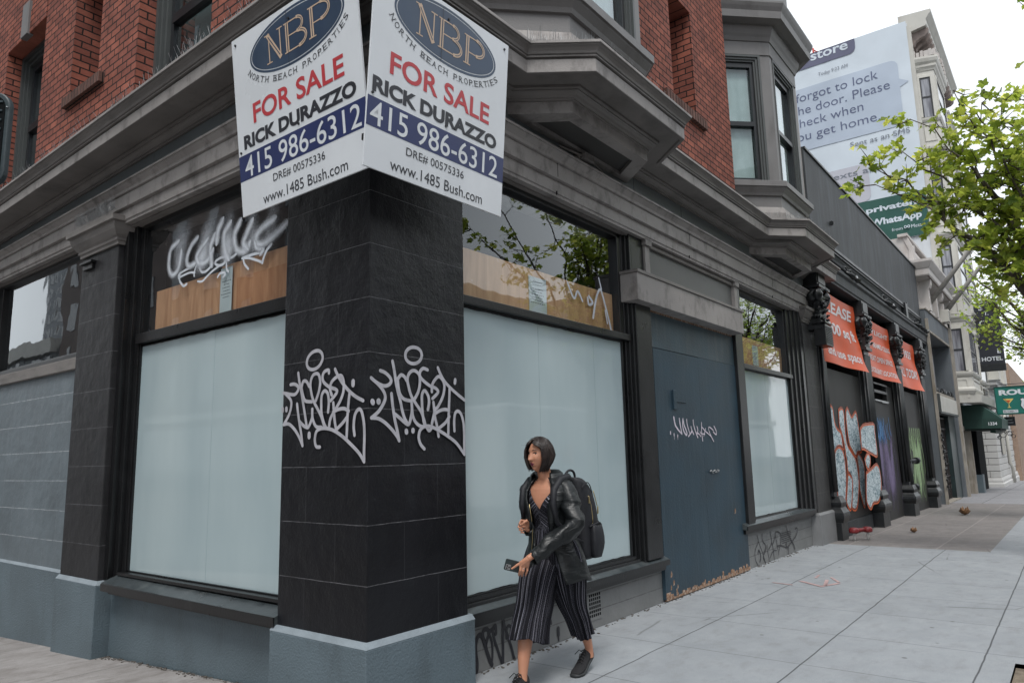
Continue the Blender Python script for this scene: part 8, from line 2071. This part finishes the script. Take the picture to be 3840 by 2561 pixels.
# ---- bob hair
V = []; Fc = []; U_ = []; na, ne = 90, 34
rr = random.Random(3)
def hairp(a, t, inner=False):
    """a: azimuth around head from the left parting round the back; t: 0 crown .. 1 tip"""
    sdl = math.sin(a)
    tip = -0.60 + 0.10*max(0,-sdl)*max(0,math.cos(a)+0.6) + 0.05*noise.noise(Vector((math.cos(a)*4, math.sin(a)*4, 0))) + 0.035*math.sin(a*23)*math.sin(a*7)
    el = lerp(math.pi/2*0.985, tip, t**0.9); az = a
    back = abs(((az+math.pi) % (2*math.pi))-math.pi)/math.pi      # 0 front .. 1 back
    p = HC.copy(); f = math.cos(el)*math.cos(az); l = math.cos(el)*math.sin(az); u = math.sin(el)
    w_ = 0.0125+0.0035*math.sin(t*3.0)+0.002*math.sin(az*9+t*3)+0.0013*math.sin(az*31+t*2)+0.0016*math.sin(az*57)
    F_, L_, Uu = f*(0.097+w_), l*(0.080+w_), u*(0.121+w_*0.6)
    if u < 0:
        tt = -u/0.60
        L_ = math.copysign(abs(math.sin(az))*(0.084+w_-0.044*tt**1.6), l) if abs(l) > 1e-6 else 0
        F_ = math.cos(az)*(0.100+w_ - (0.062*tt**1.4 if math.cos(az) < 0 else 0.012*tt))
        Uu = -tt*(0.112-0.030*max(0,-math.cos(az)))
    if t > 0.9: L_ *= 0.97; F_ *= 0.97
    return HC + HF*F_ + HL*L_ + HU*Uu
for i in range(na+1):
    for j in range(ne+1):
        t = j/ne
        # opening for the face: strands are drawn back from the face edge as they fall
        el_t = lerp(1.55,-0.62,t**0.9)
        e0 = 0.30 if el_t > 0.75 else lerp(1.02, 0.30, max(0,(el_t-0.45)/0.30)) if el_t > 0.45 else 1.02+0.10*max(0,min(1,(0.45-el_t)/0.5))-0.10*max(0,min(1,(-0.1-el_t)/0.4))
        eR = 0.30 if el_t > 0.75 else lerp(0.88, 0.30, max(0,(el_t-0.45)/0.30)) if el_t > 0.45 else 0.90+0.12*max(0,min(1,(0.45-el_t)/0.9))
        if el_t > 0.98: e0 = eR = 0.0 + 0.30*max(0,(1.25-el_t)/0.27) if el_t < 1.25 else 0.0
        a = lerp(e0, 2*math.pi-eR, i/na)
        V.append(hairp(a, t)); U_.append(i/na*3 + 0.06*math.sin(t*3+i*0.2))
n_ = ne+1
for i in range(na):
    for j in range(ne): Fc.append((i*n_+j, i*n_+j+1, (i+1)*n_+j+1, (i+1)*n_+j))
b = MB(); b.add(V, Fc, True); ho = b.build('hair', M['hair'], PW, recalc=False); attr(ho, 'u', U_)
md = ho.modifiers.new('thick', 'SOLIDIFY'); md.thickness = 0.012; md.offset = 0
b = MB(); SU = []
for k_ in range(620):
    a = lerp(1.06, 2*math.pi-0.94, rr.random()); t0 = rr.uniform(0.05,0.55); t1 = min(1.0, t0+rr.uniform(0.3,0.6)); dr_ = rr.uniform(-.10,.10)
    if rr.random() < 0.35: t1 = 1.0
    pts = []
    for q_ in range(7):
        t = lerp(t0, t1, q_/6); p = hairp(a+dr_*q_/6, t); o_ = (p-HC).normalized(); pts.append(p + o_*(0.0065+rr.uniform(0,0.0018)) + Vector((rr.gauss(0,.0008),rr.gauss(0,.0008),(-rr.uniform(0,0.010) if q_ == 6 and t1 > 0.98 else 0))))
    n0 = len(b.v); b.tube(pts, [0.0011,0.0014,0.0014,0.0014,0.0013,0.0010,0.0004], 4, cap=False); SU += [rr.random()*4]*(len(b.v)-n0)
for k_ in range(26):    # loose fly-away hairs
    a = rr.uniform(0,6.28); p = hairp(a, rr.uniform(0.02,0.5)); o_ = (p-HC).normalized()
    n0 = len(b.v); b.tube([p+o_*0.004, p+o_*0.012+Vector((rr.gauss(0,.006),rr.gauss(0,.006),0.002)), p+o_*0.016+Vector((rr.gauss(0,.015),rr.gauss(0,.015),-0.004))], [0.0006,0.0005,0.0003], 3, cap=False); SU += [rr.random()*4]*(len(b.v)-n0)
hs_ = b.build('hair_strands', M['hair'], PW, recalc=False); attr(hs_, 'u', SU)
# ---- jumpsuit: two wide cropped legs and a wrapped bodice
def cloth_leg(keys, seed, n=34, seg=96, hemfn=None):
    rr = random.Random(seed); ph = [rr.uniform(0,6.28) for _ in range(6)]; V = []; U_ = []; Fc = []
    S_ = resample(keys, n)
    for j, (c, a, b_) in enumerate(S_):
        t = j/(n-1)
        fn = lambda an: (0.006+0.013*t)*(math.sin(6*an+ph[0]+t*1.5)+0.7*math.sin(11*an+ph[1]-t*2)+0.4*math.sin(17*an+ph[2]))*0.7 + 0.006*math.sin(t*14+an*2+ph[3])*(1-t)
        R_ = ring(c, a, b_, seg, fn=fn, closed=False)
        for i, p in enumerate(R_):
            if hemfn and t > 0.8: p.z += hemfn(2*math.pi*i/seg)*(t-0.8)/0.2
            V.append(p); U_.append(i/seg + 0.004*math.sin(t*9+i*0.15))
    m_ = seg+1
    for j in range(n-1):
        for i in range(seg): Fc.append((j*m_+i, j*m_+i+1, (j+1)*m_+i+1, (j+1)*m_+i))
    return V, Fc, U_
V, Fc, U_ = cloth_leg([((4.345,3.085,0.95),0.11,0.12),((4.33,3.09,0.84),0.135,0.135),((4.265,3.09,0.72),0.145,0.135),((4.20,3.09,0.54),0.125,0.12),((4.145,3.09,0.42),0.123,0.118),((4.10,3.085,0.30),0.128,0.122)], 2, hemfn=lambda a: 0.035*math.cos(a)+0.01*math.sin(3*a))
o = MB().add(V, Fc, True).build('trouser_leg', M['stripes'], PW, recalc=False); attr(o, 'u', U_)
o.modifiers.new('thick', 'SOLIDIFY').thickness = 0.002
V, Fc, U_ = cloth_leg([((4.36,2.975,0.95),0.11,0.12),((4.38,2.965,0.84),0.135,0.135),((4.42,2.965,0.68),0.135,0.13),((4.475,2.97,0.50),0.098,0.090),((4.545,2.968,0.37),0.078,0.072),((4.605,2.972,0.262),0.068,0.062)], 6, hemfn=lambda a: -0.03*math.cos(a-0.6))
o = MB().add(V, Fc, True).build('trouser_leg', M['stripes'], PW, recalc=False); attr(o, 'u', [u*0.8+3.3 for u in U_])
o.modifiers.new('thick', 'SOLIDIFY').thickness = 0.002
V = []; U_ = []; Fc = []; n, seg = 22, 72
for j in range(n):
    t = j/(n-1)
    for i in range(seg+1):
        an = 2*math.pi*i/seg-math.pi; fr_ = abs(an)
        # bodice top: V neck at the front, up to the shoulders at the side
        top = 1.165+0.19*min(1, fr_/0.95) if fr_ < 0.95 else 1.355-0.03*min(1,(fr_-0.95))
        z = lerp(0.76, top, t)
        k_ = [s_ for s_ in torso]; 
        best = min(torso, key=lambda s_: abs(s_[0].z-z)); lo = best
        idx = torso.index(best); nx_ = torso[min(len(torso)-1, idx+1)] if z > best[0].z else torso[max(0, idx-1)]
        dz = (nx_[0].z-best[0].z) or 1; w_ = min(1,max(0,(z-best[0].z)/dz))
        c = best[0].lerp(nx_[0], w_); a_ = lerp(best[1], nx_[1], w_)+0.008; b_ = lerp(best[2], nx_[2], w_)*0.96+0.004
        bust = 0.020*g_(abs(an)-0.55,0.35)*g_(z-1.20,0.06)
        p = c + FW*math.cos(an)*(a_+bust) + LF*math.sin(an)*b_; p.z = z
        V.append(p)
        diag = (an*0.11 + (z-1.15)*(1.1 if an > -0.12 else -1.1)) if z > 1.03 else an*0.14
        U_.append(diag*2.2+5)
for j in range(n-1):
    for i in range(seg): Fc.append((j*(seg+1)+i, j*(seg+1)+i+1, (j+1)*(seg+1)+i+1, (j+1)*(seg+1)+i))
o = MB().add(V, Fc, True).build('bodice', M['stripes_b'], PW, recalc=False); attr(o, 'u', U_)
o.modifiers.new('thick', 'SOLIDIFY').thickness = 0.003
# ---- leather jacket: open shell, sleeves, collar and lapels
V = []; Fc = []; seg = 88
# (z, centre x, centre y, rf, rl, opening edge angle on her left, on her right)
JK = [(1.365,4.295,3.03,0.062,0.085,0.75,0.75),(1.335,4.295,3.03,0.085,0.150,0.72,0.72),(1.29,4.295,3.03,0.115,0.178,0.66,0.66),(1.22,4.300,3.03,0.135,0.178,0.62,0.60),(1.12,4.310,3.03,0.135,0.166,0.52,0.46),(1.02,4.325,3.03,0.135,0.165,0.50,0.36),(0.92,4.345,3.03,0.160,0.185,0.50,0.30),(0.80,4.365,3.025,0.205,0.215,0.62,0.28),(0.685,4.385,3.025,0.245,0.235,0.80,0.22)]
JS = resample([((x,y,z),a,b_,e1,e2) for z,x,y,a,b_,e1,e2 in JK], 34)
rows = len(JS)
for j, (c, a_, b_, e1, e2) in enumerate(JS):
    t = j/(rows-1)
    for i in range(seg+1):
        an = lerp(e1, 2*math.pi-e2, i/seg)
        wr = 0.004*math.sin(an*7+t*9)+0.005*t*math.sin(an*5-t*3)+0.003*math.sin(t*26+an*3)
        p = c + FW*math.cos(an)*(a_+wr) + LF*math.sin(an)*(b_+wr)
        if t > 0.8: p.z += (t-0.8)/0.2*(0.055*math.cos(an)*(1 if math.cos(an) < 0 else -0.4) + (0.05 if an > 4.2 else 0)) 
        V.append(p)
for j in range(rows-1):
    for i in range(seg): Fc.append((j*(seg+1)+i, j*(seg+1)+i+1, (j+1)*(seg+1)+i+1, (j+1)*(seg+1)+i))
jk = MB().add(V, Fc, True).build('jacket', M['leather'], PW, recalc=False); md = jk.modifiers.new('thick', 'SOLIDIFY'); md.thickness = 0.006; md.offset = 0
def sleeve(pts, rad, seed):
    rr = random.Random(seed); S_ = resample([(p, r_) for p, r_ in zip(pts, rad)], 40); V = []; Fc = []; sg = 28; prev = None
    for j, (c, r_) in enumerate(S_):
        d = (S_[min(39,j+1)][0]-S_[max(0,j-1)][0]).normalized()
        a = (prev - d*prev.dot(d)).normalized() if prev else d.orthogonal().normalized()
        prev = a; b1 = d.cross(a); t = j/39
        for i in range(sg):
            an = 2*math.pi*i/sg
            w_ = 0.0045*math.sin(j*0.95+3*math.sin(an+seed)) + 0.003*math.sin(j*1.7+2*an) + 0.002*math.sin(5*an+j*0.4)
            V.append(c + (a*math.cos(an)+b1*math.sin(an))*(r_+w_*(0.5+1.2*g_(t-0.5,0.28))))
    for j in range(39):
        for i in range(sg): Fc.append((j*sg+i, j*sg+(i+1) % sg, (j+1)*sg+(i+1) % sg, (j+1)*sg+i))
    o = MB().add(V, Fc, True).build('sleeve', M['leather'], jk, recalc=False); md = o.modifiers.new('thick', 'SOLIDIFY'); md.thickness = 0.005
    return o
cL = Vector(WP['cuffL'])
sleeve([(4.30,2.93,1.330),(4.302,2.868,1.285),(4.272,2.815,1.17),(4.232,2.768,1.058),tuple(elL.lerp(WL,0.45)),cL+(Vector((4.235,2.775,1.055))-cL).normalized()*0.05,cL], [0.050,0.067,0.066,0.062,0.057,0.049,0.046], 1)
sleeve([(4.295,3.13,1.330),(4.295,3.19,1.285),(4.34,3.24,1.18),(4.395,3.27,1.07),(4.33,3.22,1.03),WR+Vector((0.03,0.012,0)),WR+Vector((0.012,0.004,0.002))], [0.050,0.066,0.062,0.056,0.050,0.042,0.040], 4)
# standing collar and folded lapels
b = MB(); V = []; sg = 44
for j, (z, rr_, out) in enumerate(((1.335,0.085,0.0),(1.37,0.080,0.004),(1.405,0.084,0.012),(1.42,0.094,0.024),(1.405,0.106,0.036),(1.365,0.112,0.046),(1.34,0.118,0.052))):
    for i in range(sg+1):
        an = lerp(0.70, 2*math.pi-0.70, i/sg)
        V.append(Vector((4.292,3.03,z+0.012*math.cos(an)*(-1))) + FW*math.cos(an)*(rr_*0.80+out*0.3) + LF*math.sin(an)*(rr_+out*0.3))
Fc = [(j*(sg+1)+i, j*(sg+1)+i+1, (j+1)*(sg+1)+i+1, (j+1)*(sg+1)+i) for j in range(6) for i in range(sg)]
o = b.add(V, Fc, True).build('collar', M['leather'], jk, recalc=False); md = o.modifiers.new('thick', 'SOLIDIFY'); md.thickness = 0.005
def jpt(an, z, k=0.014):
    best = min(JS, key=lambda s_: abs(s_[0].z-z)); return Vector((best[0].x,best[0].y,z)) + FW*math.cos(an)*(best[1]+k) + LF*math.sin(an)*(best[2]+k)
for sd in (1,-1):
    e = lambda z: (0.60 if z > 1.2 else 0.50)*sd
    V = []; zs_ = [1.385,1.34,1.29,1.24,1.19,1.14,1.09,1.04]; wd = [0.45,0.62,0.72,0.62,0.50,0.36,0.22,0.06]
    for z, w_ in zip(zs_, wd):
        for k_ in range(6):
            u = k_/5; V.append(jpt(e(z)-0.08*sd+sd*w_*u, z-0.02*u, 0.012+0.010*math.sin(u*math.pi)+0.004))
    Fc = [(j*6+i, j*6+i+1, (j+1)*6+i+1, (j+1)*6+i) for j in range(7) for i in range(5)]
    o = MB().add(V, Fc, True).build('lapel', M['leather'], jk, recalc=False); md = o.modifiers.new('thick', 'SOLIDIFY'); md.thickness = 0.005
# snaps and the zip edge
for an, z in ((0.46,1.235),(0.46,1.175)):
    p = jpt(an, z, -0.006); MB().lathe([(0.006,-0.003),(0.006,0.003),(0.0,0.004)], tuple(p), 8, 'x').build('snap', M['metal'], jk)
MB().tube([jpt(-0.42, z, 0.008) for z in (1.20,1.12,1.04,0.96,0.88)], 0.0022, 5).build('zip_edge', M['gold'], jk)
# ---- trainers
def shoe(toe, heel, pitch, name='shoe'):
    """toe, heel: ground-plane positions of sole ends; pitch lifts the heel"""
    toe = Vector(toe); heel = Vector(heel); d = (heel-toe); L = d.length; d.normalize(); s_ = Vector((0,0,1)).cross(d).normalized(); up = d.cross(s_); up = up if up.z > 0 else -up
    prof = [(0.0,0.020,0.012,0.020),(0.06,0.036,0.012,0.040),(0.16,0.043,0.012,0.052),(0.30,0.046,0.012,0.062),(0.42,0.043,0.012,0.078),(0.54,0.039,0.012,0.092),(0.64,0.036,0.012,0.098),(0.76,0.036,0.012,0.092),(0.88,0.036,0.012,0.090),(0.96,0.030,0.014,0.096),(1.0,0.020,0.018,0.094)]
    rings = []
    bend = lambda u: (pitch*max(0,(u-0.32))**1.15)
    for u, w_, z0, z1 in prof:
        c = toe + d*(L*u) ; r_ = []
        for i in range(20):
            an = 2*math.pi*i/20; cy_, sy_ = math.cos(an), math.sin(an)
            zz = z0 + (z1-z0)*0.5*(1+sy_); ww = w_*(abs(cy_)**0.7)*(1 if cy_ > 0 else -1)*(1.0 if sy_ < 0 else (1-0.42*sy_*sy_))
            r_.append(c + s_*ww + Vector((0,0,zz+bend(u))))
        rings.append(r_)
    o = MB().loft(rings).build(name, M['knit'], PW); ss = o.modifiers.new('sub','SUBSURF'); ss.levels = 1; ss.render_levels = 2
    rings = []
    for u, w_, z0, z1 in prof:
        c = toe + d*(L*(u*1.03-0.015)); r_ = []
        for i in range(20):
            an = 2*math.pi*i/20; cy_, sy_ = math.cos(an), math.sin(an)
            r_.append(c + s_*(w_+0.004)*(abs(cy_)**0.5)*(1 if cy_ > 0 else -1) + Vector((0,0,0.012+0.012*sy_+bend(u)+(0.006*u if sy_ > 0 else 0))))
        rings.append(r_)
    MB().loft(rings).build('sole', M['sole'], o)
    b = MB(); rr = random.Random(2)
    for k_ in range(5):
        u = 0.36+0.055*k_; c = toe + d*(L*u) + Vector((0,0,0.078+0.016*k_*0.6+bend(u)+0.004*k_*0))
        b.tube([c - s_*0.022 - Vector((0,0,0.008)), c + Vector((0,0,0.004)) + d*0.006, c + s_*0.022 - Vector((0,0,0.008))], 0.0035, 6)
    c = toe + d*(L*0.56) + Vector((0,0,0.108+bend(0.56)))
    b.tube([c, c-s_*0.03+Vector((0,0,0.016))-d*0.01, c-s_*0.045-d*0.02+Vector((0,0,-0.004))], 0.003, 5); b.tube([c, c+s_*0.03+Vector((0,0,0.014)), c+s_*0.05-d*0.03+Vector((0,0,-0.012))], 0.003, 5)
    b.tube([c, c-d*0.05+Vector((0,0,-0.004)), c-d*0.09-s_*0.02+Vector((0,0,-0.012))], 0.003, 5)
    b.build('lace', M['knit'], o)
    return o
shoe((4.455,2.965,0.0), (4.715,2.985,0.0), 0.145)
shoe((3.835,3.075,0.0), (4.085,3.095,0.0), 0.0)
# wedding band
rp = [Vector(p) for p in WP['L_ring']]; c = rp[0].lerp(rp[1],0.55); d = (rp[1]-rp[0]).normalized(); a = d.orthogonal().normalized(); b1 = d.cross(a)
MB().tube([c+(a*math.cos(t*math.pi/8)+b1*math.sin(t*math.pi/8))*0.0098 for t in range(17)], 0.0016, 6, cap=False).build('ring', M['metal'], PW)
# ---- phone held in the left hand
PH = thing('phone', 'dark green cased phone in the walking woman\'s hand', 'phone', WP['phone_c'])
A_, B_, C_2 = [Vector(p) for p in WP['phone']]; ax_ = (C_2-B_).normalized(); ay_ = (A_-B_); ay_ = (ay_-ax_*ay_.dot(ax_)).normalized(); nz_ = ax_.cross(ay_).normalized()
ctr = B_ + ax_*0.073 + ay_*0.037
b = MB(); rc = 0.010; ol = []
for sx_, sy_, a0 in ((1,1,0),(-1,1,90),(-1,-1,180),(1,-1,270)):
    for k_ in range(6):
        a = R(a0+90*k_/5); ol.append((sx_*(0.073-rc)+rc*math.cos(a), sy_*(0.037-rc)+rc*math.sin(a)))
b.extr([ctr+ax_*x+ay_*y-nz_*0.005 for x, y in ol], nz_*0.010); b.build('case', M['phone'], PH, 0.002)
cdir = -1 if (Vector((0,0,1.53))-ctr).dot(nz_) < 0 else 1
cc = ctr - ax_*0.048 + ay_*0.013
b = MB(); b.obox(cc+nz_*cdir*0.0065, ax_*0.017, ay_*0.017, nz_*0.0016); cm_ = b.build('camera_plate', M['metal'], PH, 0.003)
b = MB()
for x, y in ((-0.007,-0.007),(0.007,0.0),(-0.007,0.008)):
    p = cc+ax_*x+ay_*y; b.tube([p+nz_*cdir*0.008, p+nz_*cdir*0.010], 0.0055, 10)
b.build('camera_lens', M['eye_dark'], cm_)
# ---- backpack
BP = thing('backpack', 'black nylon backpack with pale gold zips on the walking woman\'s back', 'backpack', (4.60,3.02,1.1))
def bring(c, rx_, ry_, z, n=28, pw=3.2):
    out = []
    for i in range(n):
        a = 2*math.pi*i/n; ca, sa = math.cos(a), math.sin(a)
        out.append(Vector((c[0]+math.copysign(abs(ca)**(2/pw),ca)*rx_, c[1]+math.copysign(abs(sa)**(2/pw),sa)*ry_, z)))
    return out
S_ = resample([((4.50,3.00,1.375),0.02,0.05),((4.53,3.0,1.365),0.05,0.10),((4.565,3.0,1.31),0.085,0.125),((4.60,3.0,1.20),0.115,0.14),((4.625,3.0,1.05),0.125,0.145),((4.625,3.0,0.90),0.12,0.145),((4.62,3.0,0.81),0.10,0.135),((4.61,3.0,0.785),0.06,0.10)], 22)
MB().loft([bring(c, a, b_, c.z) for c, a, b_ in S_]).build('bag', M['nylon'], BP)
S_ = resample([((4.735,2.99,1.07),0.02,0.05),((4.745,2.99,1.05),0.045,0.09),((4.755,2.99,0.97),0.06,0.105),((4.755,2.99,0.86),0.06,0.105),((4.74,2.99,0.79),0.045,0.09)], 12)
MB().loft([bring(c, a, b_, c.z) for c, a, b_ in S_]).build('front_pocket', M['nylon'], BP)
S_ = resample([((4.64,2.855,1.04),0.03,0.010),((4.64,2.845,1.02),0.06,0.025),((4.64,2.84,0.90),0.07,0.035),((4.64,2.85,0.80),0.05,0.020)], 10)
MB().loft([bring(c, a, b_, c.z) for c, a, b_ in S_]).build('side_pocket', M['nylon'], BP)
MB().tube(smooth_path([(4.46,2.99,1.37),(4.455,2.975,1.40),(4.49,2.965,1.425),(4.54,2.96,1.41),(4.565,2.965,1.355)],5), 0.009, 8).build('top_handle', M['nylon'], BP)
MB().tube([(4.44,2.93,1.36),(4.36,2.90,1.385),(4.27,2.90,1.365),(4.20,2.905,1.30),(4.175,2.90,1.20),(4.20,2.89,1.08),(4.30,2.86,0.98),(4.50,2.88,0.92)], [0.022,0.027,0.028,0.027,0.024,0.018,0.012,0.012], 8).build('strap', M['nylon'], BP)
MB().tube([(4.44,3.10,1.36),(4.36,3.15,1.38),(4.27,3.165,1.36),(4.19,3.165,1.30),(4.165,3.16,1.20),(4.175,3.16,1.10)], [0.022,0.027,0.028,0.027,0.022,0.014], 8).build('strap', M['nylon'], BP)
MB().tube([(4.575,2.868,1.24),(4.60,2.862,1.18),(4.61,2.857,1.10),(4.61,2.855,1.04)], 0.0045, 6).build('zip', M['gold'], BP)
MB().tube([(4.68,2.885,1.27),(4.715,2.89,1.21),(4.735,2.89,1.16)], 0.004, 6).build('zip', M['gold'], BP)
b = MB(); b.box(4.568,4.580,2.853,2.860,1.185,1.235); b.build('zip_pull', M['gold'], BP, 0.002)
b = MB(); b.box(4.722,4.736,2.878,2.885,1.10,1.155); b.build('zip_pull', M['gold'], BP, 0.002)
b = MB()
for y_ in (2.872,2.87): pass
b.tube(smooth_path([(4.50,2.872,1.30),(4.56,2.862,1.335),(4.62,2.87,1.30),(4.66,2.872,1.20)],5), 0.004, 6); b.tube(smooth_path([(4.68,2.875,1.18),(4.70,2.872,1.06),(4.70,2.872,0.92),(4.68,2.88,0.82)],5), 0.0035, 6)
b.tube(smooth_path([(4.56,2.853,1.02),(4.64,2.822,1.045),(4.72,2.85,1.02)],5), 0.006, 6); b.build('seam', M['nylon'], BP)
MB().lathe([(0.009,-0.003),(0.009,0.003),(0.0,0.004)], (4.56,2.955,1.335), 10, 'y').build('rivet', M['gold'], BP)
